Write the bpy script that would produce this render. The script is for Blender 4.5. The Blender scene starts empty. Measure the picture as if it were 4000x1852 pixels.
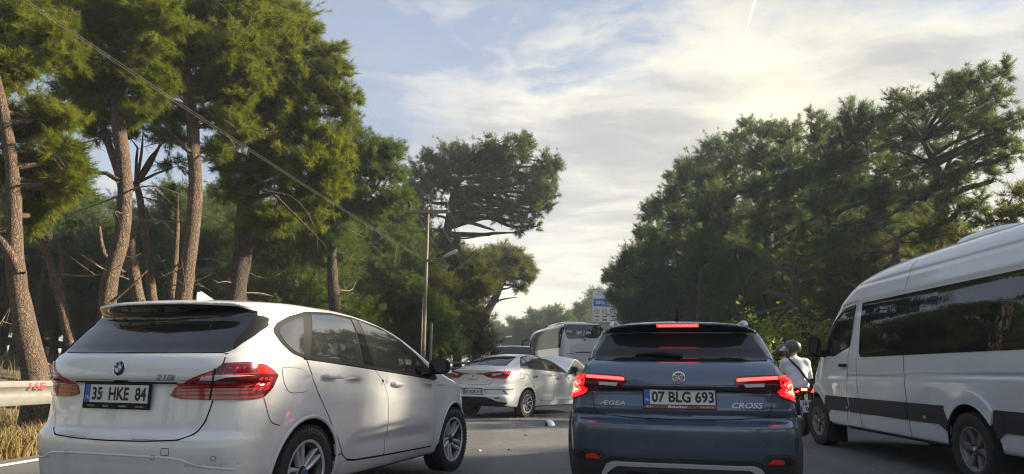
import bpy, bmesh, math, random
import numpy as np
from math import radians as RAD, pi as PI, sin, cos
from mathutils import Vector, Matrix
from mathutils.geometry import delaunay_2d_cdt

random.seed(7); RNG = np.random.default_rng(11)
S = bpy.context.scene
COL = S.collection

# ---------------------------------------------------------------- camera
CAM_H, CAM_F, CAM_PITCH, CAM_ROLL = 1.10, 2750.0, .1865, .0090      # focal length in pixels of a 4000 wide picture
cam = bpy.data.cameras.new('camera'); cam.sensor_width = 36; cam.lens = 36 * CAM_F / 4000
cam.clip_start = .1; cam.clip_end = 12000
cam_o = bpy.data.objects.new('camera', cam); COL.objects.link(cam_o)
cam_o.matrix_world = Matrix.Translation((0, 0, CAM_H)) @ Matrix.Rotation(PI / 2 + CAM_PITCH, 4, 'X') @ Matrix.Rotation(CAM_ROLL, 4, 'Z')
S.camera = cam_o

# ---------------------------------------------------------------- sky, sun, exposure
SUN_AZ, SUN_EL, SUN_W = RAD(80), RAD(23), 5.0                         # azimuth clockwise from the view direction
SKY_W, EXPO = .098, 1.70
GLOW_AZ, GLOW_EL = RAD(21.5), RAD(19)
S.view_settings.view_transform = 'Standard'; S.view_settings.look = 'None'
S.cycles.use_adaptive_sampling = False; S.cycles.denoising_prefilter = 'NONE'; S.cycles.filter_width = 1.15
S.view_settings.exposure = EXPO; S.view_settings.gamma = 1; S.view_settings.use_curve_mapping = False
sun = bpy.data.lights.new('sun', 'SUN'); sun.energy = SUN_W; sun.angle = RAD(1.5); sun.color = (1, .86, .64)
sun_o = bpy.data.objects.new('sun', sun); COL.objects.link(sun_o)
sun_dir = Vector((sin(SUN_AZ) * cos(SUN_EL), cos(SUN_AZ) * cos(SUN_EL), sin(SUN_EL)))
sun_o.rotation_euler = sun_dir.to_track_quat('Z', 'Y').to_euler()

class NT:
    """terse node building"""
    def __init__(s, tree): s.t = tree; s.n = tree.nodes; s.l = tree.links
    def add(s, kind, **kw):
        nd = s.n.new(kind); ins = {}
        for k, v in kw.items():
            if k.startswith('i_'): ins[k[2:]] = v
            else: setattr(nd, k, v)
        for k, v in ins.items():
            key = int(k) if k.isdigit() else k.replace('_', ' ')
            s.set(nd.inputs[key], v)
        return nd
    def set(s, sock, v):
        if isinstance(v, bpy.types.NodeSocket): s.l.new(v, sock)
        elif isinstance(v, bpy.types.Node): s.l.new(v.outputs[0], sock)
        else: sock.default_value = v
    def math(s, op, a, b=0., c=0., clamp=False):
        nd = s.n.new('ShaderNodeMath'); nd.operation = op; nd.use_clamp = clamp
        s.set(nd.inputs[0], a); s.set(nd.inputs[1], b); s.set(nd.inputs[2], c); return nd.outputs[0]
    def mix(s, f, a, b, mode='MIX'):
        nd = s.n.new('ShaderNodeMix'); nd.data_type = 'RGBA'; nd.blend_type = mode
        s.set(nd.inputs[0], f); s.set(nd.inputs[6], a); s.set(nd.inputs[7], b); return nd.outputs[2]
    def ramp(s, f, stops):
        nd = s.n.new('ShaderNodeValToRGB'); el = nd.color_ramp.elements
        while len(el) < len(stops): el.new(.5)
        for e, (p, c) in zip(el, stops):
            e.position = p; e.color = c if len(c) == 4 else (*c, 1)
        s.set(nd.inputs[0], f); return nd.outputs[0]
    def smooth(s, x, a, b):
        nd = s.n.new('ShaderNodeMapRange'); nd.interpolation_type = 'SMOOTHSTEP'
        s.set(nd.inputs[0], x); nd.inputs[1].default_value = a; nd.inputs[2].default_value = b; return nd.outputs[0]

world = bpy.data.worlds.new('World'); S.world = world; world.use_nodes = True
w = NT(world.node_tree); w.n.clear()
sky = w.add('ShaderNodeTexSky', sky_type='NISHITA', sun_disc=False, sun_elevation=SUN_EL, sun_rotation=SUN_AZ, altitude=50, air_density=1.0, dust_density=1.2, ozone_density=1.6)
tc = w.add('ShaderNodeTexCoord'); D = tc.outputs['Generated']
sep = w.add('ShaderNodeSeparateXYZ', i_0=D); dz = sep.outputs[2]
den = w.math('MAXIMUM', w.math('ADD', dz, .14), .04)
pl = w.add('ShaderNodeCombineXYZ', i_0=w.math('DIVIDE', sep.outputs[0], den), i_1=w.math('DIVIDE', sep.outputs[1], den))
warp = w.add('ShaderNodeTexNoise', i_Vector=pl.outputs[0], i_Scale=1.5, i_Detail=4.)
pw = w.add('ShaderNodeVectorMath', operation='MULTIPLY_ADD', i_0=warp.outputs[1], i_1=(.5, .42, 0), i_2=pl.outputs[0])
n1 = w.add('ShaderNodeTexNoise', i_Vector=pw.outputs[0], i_Scale=1.25, i_Detail=11., i_Roughness=.6)
mp = w.add('ShaderNodeMapping', i_Vector=pw.outputs[0]); mp.inputs['Scale'].default_value = (.85, 1.5, 1); mp.inputs['Rotation'].default_value = (0, 0, .25); mp.inputs['Location'].default_value = (3.1, 1.7, 0)
n2 = w.add('ShaderNodeTexNoise', i_Vector=mp.outputs[0], i_Scale=2.4, i_Detail=9., i_Roughness=.6)
n3 = w.add('ShaderNodeTexNoise', i_Vector=mp.outputs[0], i_Scale=.9, i_Detail=5., i_Roughness=.5)
# a bank of cloud ahead and to the right, open blue to the upper left, broken cloud all round
bank = w.add('ShaderNodeVectorMath', operation='DOT_PRODUCT', i_0=D, i_1=(sin(RAD(8)) * cos(RAD(14)), cos(RAD(8)) * cos(RAD(14)), sin(RAD(14)))).outputs['Value']
lay = w.math('ADD', w.math('ADD', w.math('MULTIPLY', sep.outputs[0], .22), w.math('MULTIPLY', dz, -.70)), w.math('MULTIPLY', w.math('POWER', w.math('MAXIMUM', bank, 0.), 10.), .22))
cov = w.math('ADD', w.math('ADD', w.math('MULTIPLY', n1.outputs[0], .95), w.math('MULTIPLY', n2.outputs[0], .38)), lay)
dens = w.math('MAXIMUM', w.smooth(cov, .41, .62), w.math('MULTIPLY', n3.outputs[0], .36))
gv = (sin(GLOW_AZ) * cos(GLOW_EL), cos(GLOW_AZ) * cos(GLOW_EL), sin(GLOW_EL))
dot = w.math('MAXIMUM', w.add('ShaderNodeVectorMath', operation='DOT_PRODUCT', i_0=D, i_1=gv).outputs['Value'], 0.)
g1 = w.math('MULTIPLY', w.math('POWER', dot, 12.), .7); g2 = w.math('MULTIPLY', w.math('POWER', dot, 420.), .6)
shade = w.smooth(w.math('ADD', w.math('MULTIPLY', n2.outputs[0], .75), w.math('MULTIPLY', n3.outputs[0], .55)), .52, .80)
shade = w.math('MULTIPLY', shade, w.math('MULTIPLY_ADD', w.smooth(dz, .06, .34), .6, .4))
up = w.smooth(dz, .36, .56)                                     # cloud bases overhead are greyer
shade = w.math('MAXIMUM', shade, w.math('MULTIPLY', up, .55))
ccol = w.mix(shade, (3.30, 3.22, 3.0, 1), (1.6, 1.7, 1.88, 1))
warmc = w.mix(w.math('MAXIMUM', g1, w.math('MULTIPLY', w.smooth(dz, .27, .07), .65)), ccol, w.mix(shade, (3.4, 3.15, 2.5, 1), (1.95, 1.9, 1.78, 1)))
glow = w.mix(g2, warmc, (4.3, 3.9, 2.85, 1))
base = w.mix(.8, sky.outputs[0], (1.08, 1.30, 1.75, 1))
low = w.smooth(dz, .26, .02)
base = w.mix(w.math('MULTIPLY', low, .85), base, (3.5, 3.35, 2.5, 1))
final = w.mix(dens, base, glow)
final = w.mix(w.smooth(dz, .10, .0), final, (3.6, 3.35, 2.35, 1))
final = w.mix(w.smooth(dz, -.01, -.06), final, (.5, .46, .38, 1))
bg = w.add('ShaderNodeBackground', i_Color=final, i_Strength=SKY_W)
w.l.new(bg.outputs[0], w.add('ShaderNodeOutputWorld').inputs[0])
# ---------------------------------------------------------------- implicit car bodies (metres; x forward from rear axle, y left, z up)
def smax(a, b, k):
    h = np.maximum(k - np.abs(a - b), 0) / k
    return np.maximum(a, b) + h * h * k * .25

def smin(a, b, k):
    return -smax(-a, -b, k)

def curve(pts, n=700):
    """smooth monotone cubic through the points, as a table lookup"""
    p = np.array(sorted(pts), float); x, y = p[:, 0], p[:, 1]
    h = np.diff(x); d = np.diff(y) / h
    m = np.zeros(len(x)); m[0] = d[0]; m[-1] = d[-1]
    for i in range(1, len(x) - 1):
        if d[i - 1] * d[i] > 0:
            w1 = 2 * h[i] + h[i - 1]; w2 = h[i] + 2 * h[i - 1]
            m[i] = (w1 + w2) / (w1 / d[i - 1] + w2 / d[i])
    xs = np.linspace(x[0], x[-1], n); k = np.clip(np.searchsorted(x, xs, 'right') - 1, 0, len(h) - 1)
    t = (xs - x[k]) / h[k]; H = h[k]
    ys = ((1 + 2*t)*(1-t)**2*y[k] + t*(1-t)**2*H*m[k] + t*t*(3-2*t)*y[k+1] + t*t*(t-1)*H*m[k+1])
    return lambda q: np.interp(q, xs, ys)

def sstep(a, b, x):
    t = np.clip((x - a) / (b - a), 0, 1)
    return t * t * (3 - 2 * t)

class Body:
    """closed body = smooth intersection of a side, a rear, a front, a top and a bottom height field"""
    def __init__(s, W, R, Fr, T, B, k_sr=.12, k_sf=.15, k_st=.12, k_rt=.05, k_b=.05, arches=(), bounds=None, h=.02, extra=None):
        s.W, s.R, s.Fr, s.T, s.B = W, R, Fr, T, B
        s.k = (k_sr, k_sf, k_st, k_rt, k_b); s.arches = arches; s.bounds = bounds; s.h = h; s.extra = extra
    @staticmethod
    def nrm(fun, p, q):
        e = 2e-3; v = fun(p, q)
        return v, np.sqrt(1 + ((fun(p + e, q) - v) / e) ** 2 + ((fun(p, q + e) - v) / e) ** 2)
    def solid(s, x, y, z):
        ay = np.abs(y)
        w, nw = s.nrm(s.W, x, z); r, nr = s.nrm(s.R, ay, z); f, nf = s.nrm(s.Fr, ay, z); t, nt = s.nrm(s.T, x, ay)
        side = (ay - w) / nw; rear = (r - x) / nr; front = (x - f) / nf; top = (z - t) / nt
        k = s.k
        d = smax(side, rear, k[0]) if np.isscalar(k[0]) else smax(side, rear, k[0](z))
        d = smax(d, front, k[1])
        topk = k[2] if np.isscalar(k[2]) else k[2](x)
        d = smax(d, top, topk) if k[3] is None else smax(smax(side, smax(front, top, topk), topk), smax(smax(side, rear, k[0] if np.isscalar(k[0]) else k[0](z)), top, k[3]), 1e-4)
        d = smax(d, s.B(x) - z, k[4])
        if s.extra is not None: d = s.extra(d, x, y, z)
        return d
    def __call__(s, x, y, z):
        d = s.solid(x, y, z)
        for (ax, az, ar, yin) in s.arches:
            c = np.maximum(np.sqrt((x - ax) ** 2 + (np.maximum(z - az, 0)) ** 2 + np.where(z < az, 0, 0)) - ar, yin - np.abs(y))
            d = np.maximum(d, -c)
        return d
    def grad(s, P, fn=None):
        fn = fn or s.solid; e = 1.5e-3; g = []
        for i in range(3):
            a = P.copy(); b = P.copy(); a[:, i] += e; b[:, i] -= e
            g.append(fn(a[:, 0], a[:, 1], a[:, 2]) - fn(b[:, 0], b[:, 1], b[:, 2]))
        g = np.array(g).T
        return g / np.maximum(np.linalg.norm(g, axis=1, keepdims=True), 1e-9)
    def cast(s, O, D, tmax=4., n=200):
        """first hit of rays with the solid (no wheel wells)"""
        O = np.asarray(O, float); D = np.asarray(D, float)
        ts = np.linspace(0, tmax, n); lo = np.zeros(len(O)); hi = np.full(len(O), np.nan); prev = np.zeros(len(O))
        done = np.zeros(len(O), bool)
        for t in ts:
            P = O + D * t; v = s.solid(P[:, 0], P[:, 1], P[:, 2])
            hit = (v < 0) & ~done; hi[hit] = t; lo[hit] = prev[hit]; done |= hit
            prev[:] = t
        hi[~done] = 1.9; lo[~done] = 1.9
        for _ in range(22):
            m = (lo + hi) / 2; P = O + D * m[:, None]; v = s.solid(P[:, 0], P[:, 1], P[:, 2])
            hi = np.where(v < 0, m, hi); lo = np.where(v < 0, lo, m)
        return O + D * ((lo + hi) / 2)[:, None], done

def body_compact_mpv():          # the white car at the left
    Wz = curve([(.15,.76),(.22,.815),(.32,.86),(.45,.885),(.6,.897),(.78,.897),(.9,.888),(.98,.874),(1.06,.858),(1.12,.842),(1.2,.818),(1.3,.787),(1.4,.748),(1.48,.705),(1.55,.64),(1.64,.54)])
    plan = curve([(-1.0,-.10),(-.75,-.055),(-.4,-.022),(0,-.006),(.5,0),(1.8,0),(2.4,-.006),(2.9,-.035),(3.3,-.10),(3.6,-.2)])
    zb = curve([(-1,.03),(0,.02),(1,-.04),(2,-.11),(2.6,-.13),(3.6,-.22)])
    gh = curve([(-1,-.07),(-.4,-.02),(.2,0),(1.2,0),(2.0,-.01),(2.6,-.05),(3.6,-.05)])
    Rz = curve([(.12,-.66),(.22,-.755),(.32,-.80),(.42,-.822),(.455,-.828),(.465,-.836),(.55,-.848),(.60,-.842),(.635,-.815),(.66,-.795),(.76,-.782),(.88,-.774),(.935,-.772),(.955,-.79),(.967,-.812),(.985,-.818),(1.04,-.81),(1.09,-.79),(1.125,-.765),(1.14,-.74),(1.2,-.685),(1.3,-.585),(1.355,-.53),(1.385,-.525),(1.41,-.54),(1.44,-.575),(1.465,-.605),(1.478,-.615),(1.492,-.600),(1.52,-.555),(1.6,-.5)])
    bow = curve([(0,.0),(.2,.007),(.4,.028),(.6,.072),(.7,.11),(.8,.17),(.9,.28),(1.1,.6)])
    Fz = curve([(.1,3.36),(.3,3.47),(.5,3.50),(.7,3.485),(.85,3.42),(1.0,3.3),(1.6,3.0)])
    Tx = curve([(-1,1.46),(-.66,1.487),(-.5,1.512),(-.2,1.538),(.2,1.553),(.6,1.553),(.9,1.542),(1.2,1.515),(1.5,1.458),(1.8,1.365),(2.1,1.245),(2.4,1.12),(2.6,1.05),(2.8,1.005),(3.05,.945),(3.3,.85),(3.5,.72),(3.7,.5)])
    def W(x, z):
        d = zb(x) * sstep(.75, 1.1, z)
        w = Wz(z - d) + plan(x) + gh(x) * sstep(1.05, 1.4, z)
        for ax in (0, 2.67):
            r = np.sqrt((x - ax) ** 2 + (z - .33) ** 2)
            w = w + .016 * np.exp(-((r - .40) / .07) ** 2) * (z > .2)
        zc = .985 - .045 * x
        m = sstep(-.3, .3, x) * (1 - sstep(2.2, 2.9, x))
        w = w - .010 * m * (1 - sstep(0, .012, z - zc)) * sstep(-.16, 0, z - zc)
        zl = .50 - .02 * x
        m2 = sstep(.45, .9, x) * (1 - sstep(1.8, 2.25, x))
        w = w - .022 * m2 * np.exp(-((z - zl + .02) / .06) ** 2)
        return w
    def R(ay, z):
        return Rz(z) - .03 + bow(ay) * (1 + .75 * sstep(1.35, 1.45, z))
    return Body(W, R, lambda ay, z: Fz(z) - .45 * ay ** 2 - .25 * ay ** 4, lambda x, ay: Tx(x) - .06 * ay ** 2 - .05 * ay ** 4,
                lambda x: np.interp(x, [-.9, -.6, 0, 2.7, 3.3, 3.6], [.26, .22, .2, .2, .2, .26]), k_sr=.085, k_sf=.2, k_st=.085, k_rt=.03,
                arches=((0, .33, .372, .6), (2.67, .33, .375, .58)), bounds=((-.92, 3.58), (-.96, .96), (.12, 1.62)), h=.018)

def body_hatch():                # the dark blue car
    Wz = curve([(.15,.78),(.25,.835),(.4,.868),(.55,.882),(.7,.887),(.82,.882),(.93,.868),(1.02,.85),(1.08,.828),(1.13,.79),(1.2,.768),(1.3,.738),(1.4,.692),(1.48,.64),(1.56,.55)])
    plan = curve([(-1.0,-.085),(-.7,-.05),(-.4,-.022),(0,-.004),(.5,0),(1.8,0),(2.4,-.006),(2.9,-.04),(3.3,-.10),(3.6,-.2)])
    gh = curve([(-1,-.07),(-.5,-.03),(.2,0),(1.2,0),(2.0,-.03),(2.6,-.06),(3.6,-.06)])
    Rz = curve([(.12,-.62),(.25,-.72),(.36,-.79),(.43,-.825),(.47,-.842),(.50,-.85),(.6,-.862),(.68,-.868),(.715,-.866),(.74,-.838),(.765,-.80),(.785,-.79),(.80,-.805),(.84,-.818),(.9,-.80),(.965,-.785),(.98,-.79),(.995,-.83),(1.01,-.842),(1.05,-.838),(1.1,-.82),(1.15,-.775),(1.19,-.715),(1.205,-.675),(1.3,-.565),(1.4,-.445),(1.43,-.42),(1.45,-.44),(1.47,-.51),(1.5,-.545),(1.53,-.54),(1.6,-.45)])
    bow = curve([(0,.0),(.2,.009),(.4,.034),(.6,.08),(.7,.115),(.8,.17),(.9,.28),(1.1,.6)])
    Fz = curve([(.1,3.36),(.3,3.45),(.5,3.49),(.7,3.475),(.85,3.40),(1.0,3.2),(1.6,3.0)])
    Tx = curve([(-1,1.46),(-.55,1.505),(-.3,1.525),(.2,1.54),(.8,1.525),(1.2,1.46),(1.5,1.37),(1.9,1.20),(2.2,1.07),(2.4,1.02),(2.8,.975),(3.2,.88),(3.5,.72),(3.7,.5)])
    def W(x, z):
        w = Wz(z) + .010 + plan(x) + gh(x) * sstep(1.05, 1.4, z)
        for ax in (0, 2.64):
            r = np.sqrt((x - ax) ** 2 + (z - .34) ** 2)
            w = w + .018 * np.exp(-((r - .42) / .08) ** 2) * (z > .2)
        return w
    return Body(W, lambda ay, z: Rz(z) + bow(ay) * (1 + .25 * sstep(1.15, 1.4, z)), lambda ay, z: Fz(z) - .45 * ay ** 2 - .25 * ay ** 4, lambda x, ay: Tx(x) - .10 * ay ** 2 - .06 * ay ** 4,
                lambda x: np.interp(x, [-.9, -.6, 0, 2.7, 3.3, 3.6], [.32, .24, .22, .22, .22, .3]), k_sr=.075, k_sf=.2, k_st=.11, k_rt=.03,
                arches=((0, .345, .385, .6), (2.64, .345, .385, .58)), bounds=((-.92, 3.56), (-.96, .96), (.14, 1.6)), h=.018)

def body_sedan():                # the crashed white car
    Wz = curve([(.15,.78),(.25,.84),(.4,.872),(.55,.89),(.7,.90),(.85,.898),(.95,.885),(1.04,.862),(1.1,.845),(1.16,.80),(1.25,.765),(1.35,.715),(1.43,.665),(1.5,.60),(1.56,.5)])
    plan = curve([(-1.2,-.09),(-.8,-.045),(-.4,-.016),(0,-.004),(.5,0),(1.8,0),(2.4,-.006),(2.9,-.04),(3.3,-.10),(3.7,-.2)])
    zb = curve([(-1.2,.03),(0,.02),(1,-.03),(2,-.08),(2.6,-.1),(3.6,-.2)])
    gh = curve([(-1.2,-.16),(-.5,-.09),(-.1,-.03),(.4,0),(1.2,0),(2.0,-.03),(2.6,-.06),(3.6,-.06)])
    Rz = curve([(.12,-.80),(.26,-.88),(.34,-.93),(.42,-.985),(.46,-1.01),(.5,-1.015),(.54,-.985),(.64,-.985),(.66,-1.01),(.70,-1.01),(.75,-.99),(.78,-.97),(.9,-.975),(.98,-.99),(1.05,-1.02),(1.1,-1.045),(1.13,-1.03),(1.2,-.9),(1.5,-.8)])
    bow = curve([(0,.0),(.2,.012),(.4,.045),(.6,.11),(.7,.135),(.8,.20),(.9,.31),(1.1,.6)])
    Fz = curve([(.1,3.40),(.3,3.52),(.5,3.55),(.7,3.53),(.85,3.45),(1.0,3.2),(1.6,3.0)])
    Tx = curve([(-1.2,1.09),(-1.04,1.115),(-.95,1.13),(-.85,1.142),(-.72,1.175),(-.5,1.275),(-.25,1.37),(0,1.435),(.3,1.478),(.7,1.495),(1.0,1.485),(1.3,1.445),(1.6,1.365),(1.9,1.255),(2.15,1.145),(2.4,1.05),(2.8,.96),(3.2,.87),(3.5,.74),(3.7,.5)])
    def W(x, z):
        d = zb(x) * sstep(.8, 1.1, z)
        w = Wz(z - d) + plan(x) + gh(x) * sstep(1.05, 1.3, z)
        for ax in (0, 2.71):
            r = np.sqrt((x - ax) ** 2 + (z - .33) ** 2)
            w = w + .022 * np.exp(-((r - .42) / .09) ** 2) * (z > .2)
        zl = .50; m2 = sstep(.55, .95, x) * (1 - sstep(1.9, 2.3, x))
        w = w - .025 * m2 * np.exp(-((z - zl - .04) / .05) ** 2)
        zc = .985 - .02 * x
        w = w - .010 * sstep(-.3, .3, x) * (1 - sstep(2.2, 2.9, x)) * (1 - sstep(0, .012, z - zc)) * sstep(-.16, 0, z - zc)
        return w
    return Body(W, lambda ay, z: Rz(z) + bow(ay), lambda ay, z: Fz(z) - .45 * ay ** 2 - .25 * ay ** 4, lambda x, ay: Tx(x) - .10 * ay ** 2 - .08 * ay ** 4,
                lambda x: np.interp(x, [-1., -.6, 0, 2.7, 3.3, 3.6], [.33, .25, .22, .22, .22, .3]), k_sr=.10, k_sf=.2, k_st=.12, k_rt=.06,
                arches=((0, .325, .375, .6), (2.71, .325, .375, .58)), bounds=((-1.1, 3.62), (-.97, .97), (.14, 1.56)), h=.024)

def body_van():                  # the white minibus
    Wz = curve([(.25,.93),(.34,.955),(.5,.972),(.75,.985),(1.0,.99),(1.06,.988),(1.3,.972),(1.45,.955),(1.8,.91),(2.06,.868),(2.1,.872),(2.2,.85),(2.34,.815),(2.45,.765),(2.55,.70),(2.65,.6)])
    plan = curve([(-1.7,-.03),(-1.3,0),(3.0,0),(3.6,-.012),(4.1,-.045),(4.6,-.11),(5.1,-.26)])
    Rz = curve([(.2,-1.5),(.5,-1.55),(1.5,-1.53),(2.5,-1.42)])
    Fz = curve([(.2,4.85),(.5,4.98),(.8,4.97),(1.0,4.88),(1.3,4.7),(2.6,4.2)])
    Tx = curve([(-1.8,2.56),(-1.3,2.59),(.5,2.60),(1.2,2.59),(1.8,2.57),(2.4,2.51),(2.8,2.41),(3.1,2.27),(3.35,2.10),(3.7,1.76),(4.05,1.48),(4.25,1.34),(4.45,1.26),(4.7,1.17),(4.95,1.0),(5.1,.7)])
    def W(x, z):
        w = Wz(z) + plan(x)
        zc = 1.06 + .0 * x
        w = w - .014 * (1 - sstep(3.3, 3.9, x)) * np.exp(-((z - (1.055 + .012*(2.0-x))) / .022) ** 2)
        zg = 2.30 - .0 * x
        w = w - .014 * (1 - sstep(2.4, 2.9, x)) * np.exp(-((z - zg) / .02) ** 2)
        return w
    return Body(W, lambda ay, z: Rz(z) + .08 * ay ** 4, lambda ay, z: Fz(z) - .42 * ay ** 2 - .2 * ay ** 4, lambda x, ay: Tx(x) - .06 * ay ** 2 - .10 * ay ** 4,
                lambda x: np.interp(x, [-1.6, 0, 4, 4.9], [.38, .34, .34, .28]), k_sr=.12, k_sf=.25, k_st=.16, k_rt=None,
                arches=((-.03, .37, .43, .62), (4.07, .37, .43, .66)), bounds=((-1.62, 5.06), (-1.04, 1.04), (.2, 2.68)), h=.034)
# ---------------------------------------------------------------- materials
def material(name):
    m = bpy.data.materials.new(name); m.use_nodes = True; t = NT(m.node_tree); t.n.clear()
    out = t.add('ShaderNodeOutputMaterial'); b = t.add('ShaderNodeBsdfPrincipled'); t.l.new(b.outputs[0], out.inputs[0])
    return m, t, b, out

def simple(name, col, rough=.5, metal=0., coat=0., coat_r=.03, ior=1.5, emit=None, est=0., noise=.08, nscale=40., bump=0., spec=None):
    m, t, b, out = material(name)
    if noise:
        tcn = t.add('ShaderNodeTexCoord'); nz = t.add('ShaderNodeTexNoise', i_Vector=tcn.outputs['Object'], i_Scale=nscale, i_Detail=4.)
        f = t.math('MULTIPLY_ADD', nz.outputs[0], 2 * noise, 1 - noise)
        c = t.mix(1., (*col, 1), t.add('ShaderNodeCombineColor', i_0=f, i_1=f, i_2=f).outputs[0], 'MULTIPLY')
        t.set(b.inputs['Base Color'], c)
        t.set(b.inputs['Roughness'], t.math('MULTIPLY_ADD', nz.outputs[0], .25 * rough, .875 * rough))
        if bump:
            bp = t.add('ShaderNodeBump', i_Height=nz.outputs[0], i_Strength=bump, i_Distance=.01); t.set(b.inputs['Normal'], bp.outputs[0])
    else:
        b.inputs['Base Color'].default_value = (*col, 1); b.inputs['Roughness'].default_value = rough
    b.inputs['Metallic'].default_value = metal; b.inputs['IOR'].default_value = ior
    b.inputs['Coat Weight'].default_value = coat; b.inputs['Coat Roughness'].default_value = coat_r
    if spec is not None: b.inputs['Specular IOR Level'].default_value = spec
    if emit: b.inputs['Emission Color'].default_value = (*emit, 1); b.inputs['Emission Strength'].default_value = est
    return m

def paint(name, col, metal=0., flake=0., dust=.25):
    """clear-coated car paint with a film of road dust that thickens low on the body in streaks"""
    m, t, b, out = material(name)
    tcn = t.add('ShaderNodeTexCoord'); o = tcn.outputs['Object']
    nz = t.add('ShaderNodeTexNoise', i_Vector=o, i_Scale=3.2, i_Detail=7., i_Roughness=.65)
    fine = t.add('ShaderNodeTexNoise', i_Vector=o, i_Scale=160., i_Detail=2.)
    z = t.add('ShaderNodeSeparateXYZ', i_0=o).outputs[2]
    lo = t.smooth(z, 1.0, .25)
    d = t.math('MULTIPLY', t.math('MULTIPLY_ADD', lo, .7, .3), t.smooth(nz.outputs[0], .38, .72))
    d = t.math('MULTIPLY', d, t.math('MULTIPLY_ADD', fine.outputs[0], .6, .6))
    d = t.math('MULTIPLY', d, dust)
    c = (*col, 1)
    if flake:
        v = t.add('ShaderNodeTexVoronoi', i_Vector=o, i_Scale=900.)
        c = t.mix(t.math('MULTIPLY', v.outputs['Distance'], flake), c, (*[min(1, q * 3 + .03) for q in col], 1))
    t.set(b.inputs['Base Color'], t.mix(d, c, (.30, .26, .21, 1)))
    t.set(b.inputs['Roughness'], t.math('MULTIPLY_ADD', d, .35, .36 if metal else .45))
    b.inputs['Metallic'].default_value = metal
    b.inputs['Coat Weight'].default_value = 1.; b.inputs['Coat IOR'].default_value = 1.55
    t.set(b.inputs['Coat Roughness'], t.math('MULTIPLY_ADD', d, .5, .035))
    bp = t.add('ShaderNodeBump', i_Height=t.add('ShaderNodeTexNoise', i_Vector=o, i_Scale=9., i_Detail=1.).outputs[0], i_Strength=.04, i_Distance=.02)
    t.set(b.inputs['Coat Normal'], bp.outputs[0])
    return m

def glass_dark(name, tint=(.012, .013, .015), ior=1.9, rough=.02):
    m, t, b, out = material(name)
    tcn = t.add('ShaderNodeTexCoord'); nz = t.add('ShaderNodeTexNoise', i_Vector=tcn.outputs['Object'], i_Scale=5., i_Detail=5.)
    b.inputs['Base Color'].default_value = (*tint, 1); b.inputs['IOR'].default_value = ior
    t.set(b.inputs['Roughness'], t.math('MULTIPLY_ADD', nz.outputs[0], .04, rough))
    bp = t.add('ShaderNodeBump', i_Height=t.add('ShaderNodeTexNoise', i_Vector=tcn.outputs['Object'], i_Scale=6., i_Detail=2.).outputs[0], i_Strength=.06, i_Distance=.02)
    t.set(b.inputs['Normal'], bp.outputs[0])
    return m

M = {}
M['white'] = paint('white_paint', (.72, .73, .735), dust=.17)
M['white_dirty'] = paint('white_paint_dusty', (.70, .715, .73), dust=.26)
M['blue'] = paint('blue_grey_metallic_paint', (.050, .075, .118), metal=.55, flake=.4, dust=.22)
M['silver'] = paint('pale_paint', (.55, .56, .57), metal=.2, dust=.2)
M['glass'] = glass_dark('tinted_glass', ior=1.75)
M['glass_mirror'] = glass_dark('reflective_tinted_glass', tint=(.03, .03, .032), ior=3.3)
M['glass_soft'] = glass_dark('smoked_glass', tint=(.022, .023, .025), ior=1.38, rough=.06)
M['trim'] = simple('black_plastic_trim', (.016, .016, .017), .6, noise=.2, spec=.22)
M['gloss_black'] = simple('gloss_black', (.008, .008, .009), .12, coat=1.)
M['gap'] = simple('panel_gap_shadowed_rubber', (.006, .006, .006), .9)
M['under'] = simple('underbody', (.012, .012, .012), .9, noise=.3)
M['cladding'] = simple('grained_plastic_cladding', (.032, .034, .037), .6, bump=.12, nscale=250, noise=.15)
M['silver_letter'] = simple('silver_lettering', (.62, .63, .65), .28, metal=.25, noise=.03)
M['skid'] = simple('silver_painted_plastic', (.50, .52, .55), .35, noise=.08)
M['coach_glass'] = glass_dark('deep_tinted_coach_glass', ior=1.3, rough=.06)
next(n for n in M['coach_glass'].node_tree.nodes if n.type == 'BSDF_PRINCIPLED').inputs['Specular IOR Level'].default_value = .12
M['chrome'] = simple('chrome', (.80, .81, .82), .12, metal=1., noise=.03)
M['alloy'] = simple('silver_alloy', (.60, .61, .63), .30, metal=.35, noise=.1)
M['alloy_dark'] = simple('dark_alloy', (.10, .105, .11), .4, metal=.8, noise=.2)
M['alloy_dirty'] = simple('dusty_alloy', (.26, .255, .24), .5, metal=.6, noise=.3)
M['disc'] = simple('brake_disc', (.10, .09, .08), .45, metal=.8, noise=.3)
M['red'] = simple('red_lens', (.42, .010, .016), .12, coat=1., noise=.1)
M['red_bright'] = simple('bright_red_lens', (.70, .03, .03), .12, coat=1., noise=.12)
M['red_dark'] = simple('dark_red_lens', (.13, .006, .011), .15, coat=.5, noise=.25, nscale=60)
M['clear'] = simple('clear_lens', (.55, .57, .6), .1, coat=1.)
M['brake'] = simple('lit_brake_lamp', (.5, .01, .01), .2, emit=(1, .035, .03), est=2.2, coat=1.)
M['brake_hot'] = simple('lit_brake_lamp_core', (.6, .1, .05), .2, emit=(1, .20, .09), est=3.2, coat=1.)
M['brake_high'] = simple('lit_high_brake_lamp', (.5, .01, .01), .3, emit=(1, .03, .03), est=.7)
M['brake_high_cell'] = simple('lit_high_brake_cell', (.5, .02, .02), .3, emit=(1, .08, .05), est=1.2)
M['brake_soft'] = simple('glowing_red_lens', (.25, .006, .008), .15, emit=(1, .012, .015), est=.42, coat=1.)
M['orange'] = simple('amber_lens', (.45, .09, .02), .2, coat=1.)
M['plate'] = simple('plate_white', (.62, .63, .62), .35, noise=.06)
M['plate_blue'] = simple('plate_blue', (.02, .09, .42), .35)
M['ink'] = simple('black_ink', (.012, .012, .014), .5)
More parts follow.
